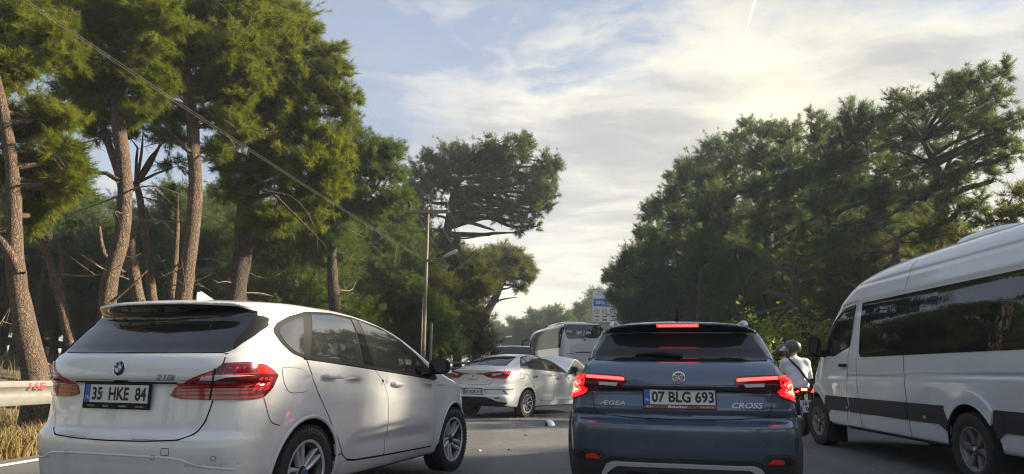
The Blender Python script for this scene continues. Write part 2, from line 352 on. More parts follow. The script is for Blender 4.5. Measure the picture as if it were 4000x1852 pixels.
M['ink_grey'] = simple('grey_lettering', (.30, .31, .33), .3, metal=.5)
M['white_ink'] = simple('white_ink', (.75, .75, .74), .5)
M['gold_ink'] = simple('pale_gold_ink', (.55, .50, .33), .4)
M['brown_strip'] = simple('brown_red_strip', (.20, .055, .045), .4)
M['badge_red'] = simple('dark_red_enamel', (.10, .008, .018), .25, coat=1.)
M['badge_blue'] = simple('blue_enamel', (.02, .12, .42), .25, coat=1.)
M['mirror'] = simple('mirror_glass', (.7, .72, .75), .03, metal=1., noise=0)

def rubber():
    m, t, b, out = material('tyre_rubber')
    tcn = t.add('ShaderNodeTexCoord'); o = tcn.outputs['Object']
    nz = t.add('ShaderNodeTexNoise', i_Vector=o, i_Scale=14., i_Detail=5.)
    t.set(b.inputs['Base Color'], t.mix(nz.outputs[0], (.012, .012, .012, 1), (.045, .042, .038, 1)))
    b.inputs['Roughness'].default_value = .75
    return m
M['rubber'] = rubber()

# ---------------------------------------------------------------- mesh helpers
def link(o, parent=None):
    COL.objects.link(o)
    if parent is not None: o.parent = parent
    return o

def mesh_obj(name, verts, faces, mats, parent=None, smooth=True, normals=None, mat_idx=None, label=None):
    me = bpy.data.meshes.new(name)
    if isinstance(faces, np.ndarray):
        nv, nf, k = len(verts), len(faces), faces.shape[1]
        me.vertices.add(nv); me.vertices.foreach_set('co', np.asarray(verts, np.float32).ravel())
        me.loops.add(nf * k); me.loops.foreach_set('vertex_index', faces.astype(np.int32).ravel())
        me.polygons.add(nf); me.polygons.foreach_set('loop_start', np.arange(0, nf * k, k, dtype=np.int32))
        me.polygons.foreach_set('loop_total', np.full(nf, k, np.int32))
        me.update(calc_edges=True)
    else:
        me.from_pydata([tuple(v) for v in verts], [], [tuple(f) for f in faces])
    for m in (mats if isinstance(mats, (list, tuple)) else [mats]): me.materials.append(m)
    if mat_idx is not None: me.polygons.foreach_set('material_index', np.asarray(mat_idx, np.int32))
    me.polygons.foreach_set('use_smooth', np.full(len(me.polygons), bool(smooth)))
    if normals is not None: me.normals_split_custom_set_from_vertices(np.asarray(normals, np.float32).tolist())
    me.update()
    o = bpy.data.objects.new(name, me); link(o, parent)
    if label: o['label'] = label
    return o

def thing(name, label, cat, loc=(0, 0, 0), rz=0., group=None):
    o = bpy.data.objects.new(name, None); o.empty_display_size = .2; COL.objects.link(o)
    o.location = loc; o.rotation_euler = (0, 0, rz); o['label'] = label; o['category'] = cat
    if group: o['group'] = group
    return o

def tag(o, label, cat, group=None, kind=None):
    o['label'] = label; o['category'] = cat
    if group: o['group'] = group
    if kind: o['kind'] = kind
    return o

def structure(o): o['kind'] = 'structure'; return o

class MB:
    """collects simple shapes into one mesh"""
    def __init__(s): s.v = []; s.f = []
    def put(s, vs, fs):
        b = len(s.v); s.v += [tuple(p) for p in vs]; s.f += [tuple(i + b for i in f) for f in fs]; return s
    def box(s, c, d, rot=None, bevel=0.):
        bm = bmesh.new(); bmesh.ops.create_cube(bm, size=1)
        bmesh.ops.scale(bm, vec=d, verts=bm.verts)
        if bevel: bmesh.ops.bevel(bm, geom=bm.edges[:], offset=bevel, segments=2, affect='EDGES', profile=.6)
        m = Matrix.Translation(c)
        if rot is not None: m = m @ rot
        bm.transform(m); bm.verts.index_update()
        s.put([v.co[:] for v in bm.verts], [[v.index for v in f.verts] for f in bm.faces]); bm.free(); return s
    def tube(s, pts, rad, n=8, cap=True):
        pts = [Vector(p) for p in pts]; k = len(pts)
        rad = list(rad) if hasattr(rad, '__len__') else [rad] * k
        vs = []; up = None
        for i in range(k):
            d = (pts[min(i + 1, k - 1)] - pts[max(i - 1, 0)]).normalized()
            if up is None: up = d.orthogonal().normalized()
            up = (up - d * up.dot(d)); up = up.normalized() if up.length > 1e-6 else d.orthogonal().normalized()
            q = d.cross(up)
            for j in range(n):
                a = 2 * PI * j / n; vs.append(pts[i] + (up * cos(a) + q * sin(a)) * rad[i])
        fs = [(i * n + j, i * n + (j + 1) % n, (i + 1) * n + (j + 1) % n, (i + 1) * n + j) for i in range(k - 1) for j in range(n)]
        if cap: fs += [tuple(range(n - 1, -1, -1)), tuple((k - 1) * n + j for j in range(n))]
        return s.put(vs, fs)
    def lathe(s, prof, n=32, axis='Y', center=(0, 0, 0), closed=False, arc=None):
        """prof: (radius, along)"""
        vs = []; k = len(prof)
        for r, a in prof:
            for j in range(n):
                t = 2 * PI * j / n
                p = (r * cos(t), a, r * sin(t)) if axis == 'Y' else (r * cos(t), r * sin(t), a) if axis == 'Z' else (a, r * cos(t), r * sin(t))
                vs.append((p[0] + center[0], p[1] + center[1], p[2] + center[2]))
        fs = [(i * n + j, i * n + (j + 1) % n, ((i + 1) % k) * n + (j + 1) % n, ((i + 1) % k) * n + j) for i in range(k if closed else k - 1) for j in range(n)]
        return s.put(vs, fs)
    def prism(s, poly, a, b, axis='X'):
        n = len(poly); f = {'X': lambda u, v, w: (w, u, v), 'Y': lambda u, v, w: (u, w, v), 'Z': lambda u, v, w: (u, v, w)}[axis]
        vs = [f(u, v, a) for u, v in poly] + [f(u, v, b) for u, v in poly]
        fs = [tuple(range(n - 1, -1, -1)), tuple(range(n, 2 * n))] + [(i, (i + 1) % n, n + (i + 1) % n, n + i) for i in range(n)]
        return s.put(vs, fs)
    def build(s, name, mat, parent=None, smooth=True, label=None, sharp=35):
        o = mesh_obj(name, s.v, s.f, mat, parent, smooth=smooth, label=label)
        bm = bmesh.new(); bm.from_mesh(o.data); bmesh.ops.recalc_face_normals(bm, faces=bm.faces[:])
        if smooth:
            for e in bm.edges:
                if len(e.link_faces) == 2 and e.calc_face_angle(0) > RAD(sharp): e.smooth = False
        bm.to_mesh(o.data); bm.free(); return o

def surface_nets(fn, bounds, h, mirror=True):
    (x0, x1), (y0, y1), (z0, z1) = bounds
    xs = np.arange(x0, x1 + h, h); zs = np.arange(z0, z1 + h, h)
    if mirror:
        yp = np.arange(h / 2, y1 + h, h)
        X, Y, Z = np.meshgrid(xs, yp, zs, indexing='ij'); V = fn(X.ravel(), Y.ravel(), Z.ravel()).reshape(X.shape)
        V = np.concatenate([V[:, ::-1], V], 1); ys = np.concatenate([-yp[::-1], yp])
    else:
        ys = np.arange(y0, y1 + h, h)
        X, Y, Z = np.meshgrid(xs, ys, zs, indexing='ij'); V = fn(X.ravel(), Y.ravel(), Z.ravel()).reshape(X.shape)
    V[0] = V[-1] = 1; V[:, 0] = V[:, -1] = 1; V[:, :, 0] = V[:, :, -1] = 1
    In = V < 0
    cnt = sum(In[a:a + V.shape[0] - 1 or None, b:b + V.shape[1] - 1 or None, c:c + V.shape[2] - 1 or None][:V.shape[0] - 1, :V.shape[1] - 1, :V.shape[2] - 1].astype(np.int8) for a in (0, 1) for b in (0, 1) for c in (0, 1))
    act = (cnt > 0) & (cnt < 8)
    I, J, K = np.nonzero(act); idx = -np.ones(act.shape, np.int64); idx[I, J, K] = np.arange(len(I))
    P = np.zeros((len(I), 3)); n = np.zeros(len(I))
    for ax in range(3):
        o = [a for a in range(3) if a != ax]
        for a in (0, 1):
            for b in (0, 1):
                off = [0, 0, 0]; off[o[0]] = a; off[o[1]] = b; of2 = list(off); of2[ax] = 1
                va = V[I + off[0], J + off[1], K + off[2]]; vb = V[I + of2[0], J + of2[1], K + of2[2]]
                c = (va < 0) != (vb < 0); t = np.where(c, va / np.where(c, va - vb, 1), 0)
                q = np.array(off, float)[None].repeat(len(I), 0); q[:, ax] = t
                P += q * c[:, None]; n += c
    P = (P / n[:, None] + np.array([I, J, K]).T) * h
    P[:, 0] += xs[0]; P[:, 1] += ys[0]; P[:, 2] += zs[0]
    quads = []
    for ax in range(3):
        o = [a for a in range(3) if a != ax]
        A = np.take(In, range(V.shape[ax] - 1), ax); B = np.take(In, range(1, V.shape[ax]), ax)
        e = np.nonzero(A != B); e = np.array(e)
        ok = np.all([e[o[0]] > 0, e[o[1]] > 0, e[o[0]] < act.shape[o[0]], e[o[1]] < act.shape[o[1]]], 0); e = e[:, ok]
        flip = A[tuple(e)]
        def cid(da, db):
            q = e.copy(); q[o[0]] -= da; q[o[1]] -= db; return idx[tuple(q)]
        f = np.array([cid(0, 0), cid(1, 0), cid(1, 1), cid(0, 1)]).T
        if ax == 1: flip = ~flip
        f[~flip] = f[~flip][:, ::-1]
        quads.append(f)
    Q = np.concatenate(quads); Q = Q[(Q >= 0).all(1)]
    return P, Q[:, ::-1].copy() if False else Q

def fd_grad(fn, P, e=1.5e-3):
    g = []
    for i in range(3):
        a = P.copy(); b = P.copy(); a[:, i] += e; b[:, i] -= e
        g.append((fn(a[:, 0], a[:, 1], a[:, 2]) - fn(b[:, 0], b[:, 1], b[:, 2])) / (2 * e))
    return np.array(g).T

def field_mesh(fn, bounds, h, mirror=True):
    P, Q = surface_nets(fn, bounds, h, mirror)
    for _ in range(3):
        g = fd_grad(fn, P); f = fn(P[:, 0], P[:, 1], P[:, 2])
        stp = np.clip(f / np.maximum((g * g).sum(1), .05), -h * .7, h * .7)
        P = P - stp[:, None] * g
    g = fd_grad(fn, P); N = g / np.maximum(np.linalg.norm(g, axis=1, keepdims=True), 1e-9)
    a = P[Q[:, 0]]; fnm = np.cross(P[Q[:, 1]] - a, P[Q[:, 2]] - a) + np.cross(P[Q[:, 2]] - a, P[Q[:, 3]] - a)
    bad = (fnm * N[Q].mean(1)).sum(1) < 0
    Q[bad] = Q[bad][:, ::-1]
    return P, Q, N

# ---------------------------------------------------------------- panels laid on an implicit body
def fillet(pts, r, n=5):
    out = []; k = len(pts)
    for i in range(k):
        p = np.array(pts[i][:2], float); a = np.array(pts[i - 1][:2], float); b = np.array(pts[(i + 1) % k][:2], float)
        rr = pts[i][2] if len(pts[i]) > 2 else r
        if rr <= 0: out.append(tuple(p)); continue
        da, db = a - p, b - p; la, lb = np.linalg.norm(da), np.linalg.norm(db)
        q = min(rr, .48 * la, .48 * lb); s, e = p + da / la * q, p + db / lb * q
        for t in np.linspace(0, 1, n): out.append(tuple((1 - t) ** 2 * s + 2 * t * (1 - t) * p + t * t * e))
    return out

def spline(pts, n=8):
    p = np.array(pts, float); q = np.vstack([2 * p[0] - p[1], p, 2 * p[-1] - p[-2]]); out = []
    for i in range(1, len(q) - 2):
        for t in np.linspace(0, 1, n, endpoint=False):
            out.append(.5 * ((2 * q[i]) + (-q[i-1] + q[i+1]) * t + (2*q[i-1] - 5*q[i] + 4*q[i+1] - q[i+2]) * t*t + (-q[i-1] + 3*q[i] - 3*q[i+1] + q[i+2]) * t**3))
    out.append(p[-1]); return np.array(out)

class On:
    """maps 2D drawings onto a body: S right side (x,z), L left side (x,z), R rear (y,z), T top (x,y), F front (y,z), C/D right/left rear corner (angle*r, z)"""
    C0 = (-.15, .25)
    def __init__(s, body): s.b = body
    def rays(s, mode, uv):
        uv = np.asarray(uv, float); n = len(uv); u, v = uv[:, 0], uv[:, 1]; o = np.ones(n)
        if mode == 'S': return np.c_[u, -1.5 * o, v], np.c_[0 * o, o, 0 * o]
        if mode == 'L': return np.c_[u, 1.5 * o, v], np.c_[0 * o, -o, 0 * o]
        if mode == 'R': return np.c_[-2.4 * o, u, v], np.c_[o, 0 * o, 0 * o]
        if mode == 'F': return np.c_[6.5 * o, u, v], np.c_[-o, 0 * o, 0 * o]
        if mode == 'T': return np.c_[u, v, 3.2 * o], np.c_[0 * o, 0 * o, -o]
        sg = -1 if mode == 'C' else 1
        c = np.cos(u), np.sin(u); d = np.c_[-c[0], sg * c[1], 0 * o]
        return np.c_[s.C0[0] - 1.6 * c[0], sg * s.C0[1] + sg * 1.6 * c[1], v], -d
    def corner(s, pts, mode='C'):
        """3D points near the corner to (angle, z)"""
        sg = -1 if mode == 'C' else 1; out = []
        for p in pts: out.append((math.atan2(sg * (p[1]) - s.C0[1], -(p[0] - s.C0[0])), p[2]) + tuple(p[3:]))
        return out
    def cast(s, mode, uv):
        O, D = s.rays(mode, uv); fn = s.b.solid; t = np.zeros(len(O))
        for _ in range(42):
            P = O + D * t[:, None]; t = np.minimum(t + .85 * fn(P[:, 0], P[:, 1], P[:, 2]), 6.)
        t = np.where(t > 5, 1.5, t); P = O + D * t[:, None]
        return P, s.b.grad(P)
    def panel(s, name, pts, mode, off, mat, parent, res=.035, rim=.008, fil=0., label=None, bulge=0., smooth_edge=True):
        pts = fillet(pts, fil) if fil or any(len(p) > 2 for p in pts) else [tuple(p[:2]) for p in pts]
        cr = mode in 'CD'; sc = .62 if cr else 1.        # angle to metres
        bd = []
        for i in range(len(pts)):
            a = np.array(pts[i], float); b = np.array(pts[(i + 1) % len(pts)], float); d = b - a
            k = max(1, int(np.ceil(np.hypot(d[0] * sc, d[1]) / res)))
            for j in range(k): bd.append(a + d * j / k)
        bd = np.array(bd); keep = np.ones(len(bd), bool)
        for i in range(len(bd)):
            if np.hypot(*((bd[i] - bd[i - 1]) * (sc, 1))) < 5e-4: keep[i] = False
        bd = bd[keep]; q = bd * (sc, 1); n = len(q)
        gx = np.arange(q[:, 0].min() + res / 2, q[:, 0].max(), res); gz = np.arange(q[:, 1].min() + res / 2, q[:, 1].max(), res * .87)
        ins = []
        if len(gx) and len(gz):
            G = np.array([(x + (res / 2 if j % 2 else 0), z) for j, z in enumerate(gz) for x in gx])
            a, b = q, np.roll(q, -1, 0); inside = np.zeros(len(G), bool); dmin = np.full(len(G), 9.)
            for p0, p1 in zip(a, b):
                c = ((p0[1] > G[:, 1]) != (p1[1] > G[:, 1]))
                xi = (p1[0] - p0[0]) * (G[:, 1] - p0[1]) / ((p1[1] - p0[1]) if abs(p1[1] - p0[1]) > 1e-12 else 1e-12) + p0[0]
                inside ^= c & (G[:, 0] < xi)
                e = p1 - p0; tt = np.clip(((G - p0) @ e) / max(e @ e, 1e-12), 0, 1); dmin = np.minimum(dmin, np.linalg.norm(G - p0 - tt[:, None] * e, axis=1))
            ins = G[inside & (dmin > .45 * res)]
        allp = np.vstack([q, ins]) if len(ins) else q
        vo, eo, fo, ov, oe, of_ = delaunay_2d_cdt([Vector(p) for p in allp], [], [list(range(n))], 1, 1e-6)
        uv = np.array([v[:] for v in vo]) / (sc, 1)
        P, N = s.cast(mode, uv)
        bset = [-1] * n
        for i, srcs in enumerate(ov):
            for sidx in srcs:
                if sidx < n: bset[sidx] = i
        top = P + N * off
        if bulge:
            qq = uv * (sc, 1); dm = np.full(len(qq), 9.)
            for p0, p1 in zip(q, np.roll(q, -1, 0)):
                e = p1 - p0; tt = np.clip(((qq - p0) @ e) / max(e @ e, 1e-12), 0, 1); dm = np.minimum(dm, np.linalg.norm(qq - p0 - tt[:, None] * e, axis=1))
            w_, dd = bulge; k_ = np.clip(dm / dd, 0, 1); top += N * (w_ * np.sqrt(1 - (1 - k_) ** 2))[:, None]
        faces = []
        for f in fo:
            a, b, c = f[:3]; nn = np.cross(top[b] - top[a], top[c] - top[a])
            faces.append((a, b, c) if nn @ (N[a] + N[b] + N[c]) > 0 else (a, c, b))
        verts = list(top); base = len(verts); ring = [i for i in bset if i >= 0]; m = len(ring)
        verts += [top[i] for i in ring] + [P[i] - N[i] * rim for i in ring]
        cen = np.mean([top[i] for i in ring], 0); norms = [tuple(v) for v in N]
        rn = []
        for k in range(m):
            t_ = top[ring[(k + 1) % m]] - top[ring[k - 1]]; o_ = np.cross(t_, N[ring[k]]); o_ /= max(np.linalg.norm(o_), 1e-9)
            rn.append(o_)
        for k in range(m):
            k2 = (k + 1) % m; a, b, c, d = base + k, base + k2, base + m + k2, base + m + k
            nn = np.cross(verts[b] - verts[a], verts[c] - verts[a]); faces.append((a, b, c, d) if nn @ rn[k] > 0 else (d, c, b, a))
        if sum(rn[k] @ (top[ring[k]] - cen) for k in range(m)) < 0:
            rn = [-r_ for r_ in rn]
            for k in range(m): faces[-m + k] = faces[-m + k][::-1]
        norms += [tuple(r_) for r_ in rn] * 2
        return mesh_obj(name, verts, faces, mat, parent, True, None if bulge else norms, label=label)
    def strip(s, pts, mode, width, off, h=.0, closed=False, smooth=True, mb=None, step=.03):
        """a narrow ribbon along a drawn line, h high in the middle"""
        p = np.array([q[:2] for q in pts], float)
        if smooth and len(p) > 2: p = spline(np.vstack([p, p[:1]]) if closed else p)
        elif closed: p = np.vstack([p, p[:1]])
        sc = .62 if mode in 'CD' else 1.; out = [p[0]]
        for a, b in zip(p[:-1], p[1:]):
            k = max(1, int(np.ceil(np.hypot((b[0] - a[0]) * sc, b[1] - a[1]) / step)))
            for j in range(1, k + 1): out.append(a + (b - a) * j / k)
        uv = np.array(out); P, N = s.cast(mode, uv)
        T = np.gradient(P, axis=0); T /= np.maximum(np.linalg.norm(T, axis=1, keepdims=True), 1e-9)
        B = np.cross(N, T); B /= np.maximum(np.linalg.norm(B, axis=1, keepdims=True), 1e-9)
        rows = [(-.5, -.004), (-.46, off + h * .35), (-.25, off + h * .85), (0, off + h), (.25, off + h * .85), (.46, off + h * .35), (.5, -.004)] if h else [(-.5, off), (.5, off)]
        k = len(rows); vs = np.concatenate([(P + B * (w_ * width) + N * o_)[:, None] for w_, o_ in rows], 1).reshape(-1, 3)
        fs = [(i * k + j, i * k + j + 1, (i + 1) * k + j + 1, (i + 1) * k + j) for i in range(len(P) - 1) for j in range(k - 1)]
        if h: fs += [tuple(range(k)), tuple((len(P) - 1) * k + j for j in range(k - 1, -1, -1))]
        mb = mb or MB(); mb.put(vs, fs); return mb
    def stamp(s, V, F, name, mode, org, mat, parent, off=.002, scale=1., label=None, mirror=1, tilt=0.):
        """lay a flat drawing (x right, y up, z thickness) on the body at org"""
        V = np.asarray(V, float)
        ct, st = cos(tilt), sin(tilt)
        x, y = V[:, 0] * ct - V[:, 1] * st, V[:, 0] * st + V[:, 1] * ct
        u = -x if mode in 'RL' else x
        P, N = s.cast(mode, np.c_[org[0] + u * scale, org[1] + y * scale])
        return mesh_obj(name, P + N * (off + V[:, 2:3] * scale), F, mat, parent, False, label=label)

def text_mesh(txt, size=1., bold=.0, depth=0., sx=1., shear=0., align='CENTER', spacing=1.):
    cu = bpy.data.curves.new('text', 'FONT'); cu.body = txt; cu.size = size; cu.offset = bold * size; cu.extrude = depth
    cu.align_x = align; cu.align_y = 'CENTER'; cu.shear = shear; cu.space_character = spacing; cu.resolution_u = 3
    ob = bpy.data.objects.new('text', cu); COL.objects.link(ob)
    me = bpy.data.meshes.new_from_object(ob); V = np.array([v.co[:] for v in me.vertices]); F = [tuple(p.vertices) for p in me.polygons]
    bpy.data.objects.remove(ob); bpy.data.curves.remove(cu); bpy.data.meshes.remove(me)
    if len(V): V[:, 0] *= sx; V[:, 2] += depth
    return V, F

def fit_text(txt, width, height, bold=0., depth=0., shear=0., spacing=1.):
    """text scaled to an exact width and cap height, centred on the origin"""
    V, F = text_mesh(txt, 1., bold, 0, 1., shear, spacing=spacing)
    lo, hi = V.min(0), V.max(0); V = (V - (lo + hi) / 2) * (width / max(hi[0] - lo[0], 1e-6), height / max(hi[1] - lo[1], 1e-6), 1)
    if depth:
        n = len(V); V2 = V.copy(); V2[:, 2] += depth; ed = {}
        for f in F:
            for a, b in zip(f, f[1:] + f[:1]): ed[(a, b)] = 1
        F = [tuple(i + n for i in f) for f in F] + [(a, b, b + n, a + n) for (a, b) in ed if (b, a) not in ed]
        V = np.vstack([V, V2])
    return V, F

def place(V, F, name, mat, parent, M4, label=None):
    m = np.array(M4); P = np.asarray(V) @ m[:3, :3].T + m[:3, 3]
    return mesh_obj(name, P, F, mat, parent, False, label=label)
# ---------------------------------------------------------------- the place: x right, y ahead, z up; the road runs 6 degrees to the right of the view
def at(u, v, Y):
    """point of the place seen at (u, v) of the 2576 wide photograph, Y metres ahead (used to measure the photograph)"""
    a, b = u * 1.5528 - 2000, v * 1.5528 - 926
    c, s = cos(CAM_ROLL), sin(CAM_ROLL); x, y = c * a + s * b, -s * a + c * b
    cp, sp = cos(CAM_PITCH), sin(CAM_PITCH); d = CAM_F * cp + y * sp
    return Vector((x / d * Y, Y, CAM_H + (-y * cp + CAM_F * sp) / d * Y))

RD = RAD(6.0); RDX, RDY = sin(RD), cos(RD)
def road(s, y):                                    # s metres left of the left edge line, y metres ahead
    return (-5.62 + (y - 8.7) * math.tan(RD) - s / RDY, y)
def left_of(x, y): return ((-5.62 + (y - 8.7) * math.tan(RD)) - x) * RDY
ROAD_W = 14.2
def ground_z(x, y):
    s = left_of(x, y)
    l = 1.35 * sstep(1.2, 13, s) + .8 * sstep(14, 40, s) + .06 * np.sin(x * .9) * np.sin(y * .7 + 1) * sstep(.8, 2.5, s)
    r = (.5 * sstep(ROAD_W + .6, ROAD_W + 8, -s) + 1.2 * sstep(ROAD_W + 8, ROAD_W + 40, -s)) + .05 * np.sin(x * 1.1 + 2) * np.sin(y * .8) * sstep(ROAD_W + .6, ROAD_W + 2, -s)
    return l + r - .012

def asphalt():
    m, t, b, out = material('worn_asphalt')
    o = t.add('ShaderNodeTexCoord').outputs['Object']
    big = t.add('ShaderNodeTexNoise', i_Vector=o, i_Scale=.35, i_Detail=5., i_Roughness=.6)
    mid = t.add('ShaderNodeTexNoise', i_Vector=o, i_Scale=3.5, i_Detail=6., i_Roughness=.7)
    st = t.add('ShaderNodeVoronoi' if False else 'ShaderNodeTexVoronoi', i_Vector=o, i_Scale=85.)
    fine = t.add('ShaderNodeTexNoise', i_Vector=o, i_Scale=140., i_Detail=3.)
    mp = t.add('ShaderNodeMapping', i_Vector=o); mp.inputs['Rotation'].default_value = (0, 0, RD); mp.inputs['Scale'].default_value = (1.1, .03, 1)
    trk = t.add('ShaderNodeTexNoise', i_Vector=mp.outputs[0], i_Scale=1.3, i_Detail=3.)
    c = t.ramp(big.outputs[0], [(.3, (.085, .084, .083)), (.7, (.145, .142, .137))])
    c = t.mix(t.math('MULTIPLY', t.smooth(trk.outputs[0], .42, .66), .65), c, (.075, .075, .076, 1))
    c = t.mix(t.math('MULTIPLY', t.smooth(mid.outputs[0], .5, .75), .35), c, (.17, .165, .155, 1))
    cr = t.add('ShaderNodeTexVoronoi', i_Vector=t.add('ShaderNodeVectorMath', operation='MULTIPLY_ADD', i_0=mid.outputs[1], i_1=(.35, .35, 0), i_2=o).outputs[0], i_Scale=.45, feature='DISTANCE_TO_EDGE')
    c = t.mix(t.math('MULTIPLY', t.smooth(cr.outputs['Distance'], .006, .001), t.smooth(big.outputs[0], .45, .6)), c, (.03, .03, .03, 1))
    oil = t.add('ShaderNodeTexNoise', i_Vector=o, i_Scale=1.1, i_Detail=4.); c = t.mix(t.math('MULTIPLY', t.smooth(oil.outputs[0], .60, .75), .5), c, (.055, .053, .05, 1))
    c = t.mix(t.smooth(fine.outputs[0], .52, .72), c, (.20, .195, .185, 1))
    c = t.mix(t.math('MULTIPLY', t.smooth(st.outputs['Distance'], .45, .1), .30), c, (.05, .05, .05, 1))
    t.set(b.inputs['Base Color'], c)
    t.set(b.inputs['Roughness'], t.math('MULTIPLY_ADD', trk.outputs[0], .25, .55))
    bp = t.add('ShaderNodeBump', i_Height=t.math('ADD', st.outputs['Distance'], fine.outputs[0]), i_Strength=.55, i_Distance=.006); t.set(b.inputs['Normal'], bp.outputs[0])
    return m

def soil(name, a, bcol, c3):
    m, t, b, out = material(name); o = t.add('ShaderNodeTexCoord').outputs['Object']
    n1 = t.add('ShaderNodeTexNoise', i_Vector=o, i_Scale=.8, i_Detail=6., i_Roughness=.7); n2 = t.add('ShaderNodeTexNoise', i_Vector=o, i_Scale=22., i_Detail=5., i_Roughness=.75)
    c = t.mix(t.smooth(n1.outputs[0], .4, .65), (*a, 1), (*bcol, 1)); c = t.mix(t.smooth(n2.outputs[0], .45, .68), c, (*c3, 1))
    t.set(b.inputs['Base Color'], c); b.inputs['Roughness'].default_value = .95
    t.set(b.inputs['Normal'], t.add('ShaderNodeBump', i_Height=n2.outputs[0], i_Strength=.8, i_Distance=.05).outputs[0]); return m

# ground: one sheet to the horizon, finer near the road
gx = np.unique(np.concatenate([np.linspace(-600, -60, 14), np.arange(-60, 60, 1.2), np.linspace(60, 600, 14)]))
gy = np.unique(np.concatenate([np.linspace(-300, -20, 10), np.arange(-20, 90, 1.5), np.linspace(90, 900, 20)]))
GX, GY = np.meshgrid(gx, gy, indexing='ij'); GZ = ground_z(GX, GY)
ni, nj = GX.shape; ii, jj = np.meshgrid(np.arange(ni - 1), np.arange(nj - 1), indexing='ij'); a0 = (ii * nj + jj).ravel()
gq = np.c_[a0, a0 + nj, a0 + nj + 1, a0 + 1]
structure(mesh_obj('ground', np.c_[GX.ravel(), GY.ravel(), GZ.ravel()], gq, soil('dry_verge_soil', (.10, .075, .045), (.055, .055, .028), (.17, .135, .085))))
m = MB(); n = 40; ys = np.linspace(-20, 160, n)
vs = [(*road(-.0 + .35, y), 0) for y in ys] + [(*road(-ROAD_W, y), 0) for y in ys]
m.put(vs, [(i, n + i, n + i + 1, i + 1) for i in range(n - 1)]); structure(m.build('road', asphalt()))
line_m = simple('worn_road_paint', (.62, .61, .57), .7, noise=.35, nscale=30)
m = MB(); vs = [(*road(.06, y), .005) for y in ys] + [(*road(-.09, y), .005) for y in ys]
m.put(vs, [(i, n + i, n + i + 1, i + 1) for i in range(n - 1)]); structure(m.build('edge_line', line_m))
m = MB(); vs = [(*road(-ROAD_W + .5, y), .005) for y in ys] + [(*road(-ROAD_W + .35, y), .005) for y in ys]
m.put(vs, [(i, n + i, n + i + 1, i + 1) for i in range(n - 1)]); structure(m.build('edge_line', line_m))
for off in ():
    for k in range(9):
        y0 = 3 + k * 9 + off * .4
        if y0 > 70: break
        m = MB(); m.put([(*road(-off, y0), .005), (*road(-off - .12, y0), .005), (*road(-off - .12, y0 + 3), .005), (*road(-off, y0 + 3), .005)], [(0, 1, 2, 3)]); structure(m.build('lane_dash', line_m))
# kerb along the left verge
# ---------------------------------------------------------------- dry grass, litter of needles
def grass(name, spots, hmin, hmax, cols, label_mat):
    N_ = len(spots); rg = np.random.default_rng(5)
    ang = rg.uniform(0, 2 * PI, N_); h = rg.uniform(hmin, hmax, N_); lean = rg.uniform(.1, .75, N_) * h; la = rg.uniform(0, 2 * PI, N_)
    wd = .006 + .004 * rg.random(N_); b0 = np.c_[spots, ground_z(spots[:, 0], spots[:, 1])]
    dx = np.c_[np.cos(ang) * wd, np.sin(ang) * wd, 0 * wd]; ln = np.c_[np.cos(la) * lean, np.sin(la) * lean, h]
    midp = b0 + ln * (.4, .4, .62); tip = b0 + ln
    V = np.stack([b0 - dx, b0 + dx, midp + dx * .7, midp - dx * .7, tip], 1).reshape(-1, 3); k = np.arange(N_) * 5
    F = np.concatenate([np.c_[k, k + 1, k + 2], np.c_[k, k + 2, k + 3], np.c_[k + 3, k + 2, k + 4]])
    o = mesh_obj(name, V, F, label_mat, None, False); o['kind'] = 'stuff'; return o
def leafy(name, c1, c2, c3=None, trans=.35, rough=.55):
    m, t, b, out = material(name)
    g = t.add('ShaderNodeNewGeometry'); o = t.add('ShaderNodeTexCoord').outputs['Object']
    nz = t.add('ShaderNodeTexNoise', i_Vector=o, i_Scale=1.1, i_Detail=3.)
    f = t.math('ADD', t.math('MULTIPLY', g.outputs['Random Per Island'], .5), t.math('MULTIPLY', t.smooth(nz.outputs[0], .35, .65), .45))
    st = [(0, c1), (.75, c2)] + ([(.97, c3)] if c3 else [])
    c = t.ramp(f, st); t.set(b.inputs['Base Color'], c); b.inputs['Roughness'].default_value = rough; b.inputs['Specular IOR Level'].default_value = .3
    tr = t.add('ShaderNodeBsdfTranslucent', i_Color=t.mix(1., c, (1.15, 1.25, .40, 1), 'MULTIPLY'))
    mx = t.add('ShaderNodeMixShader', i_0=trans); t.l.new(b.outputs[0], mx.inputs[1]); t.l.new(tr.outputs[0], mx.inputs[2]); t.l.new(mx.outputs[0], out.inputs[0]); return m
rg = np.random.default_rng(3)
sp = []
for _ in range(15000):
    y = rg.uniform(6, 16); s = .42 + rg.random() ** 1.3 * 2.6; sp.append(road(s, y))
for _ in range(9000):
    y = rg.uniform(10, 40); s = 2.0 + rg.random() * 13; sp.append(road(s, y))
for _ in range(2500):
    y = rg.uniform(8, 40); s = -ROAD_W - .4 - rg.random() * 3; sp.append(road(s, y))
grass('dry_grass', np.array(sp), .12, .42, None, leafy('straw', (.16, .115, .05), (.30, .225, .11), (.12, .13, .04)))

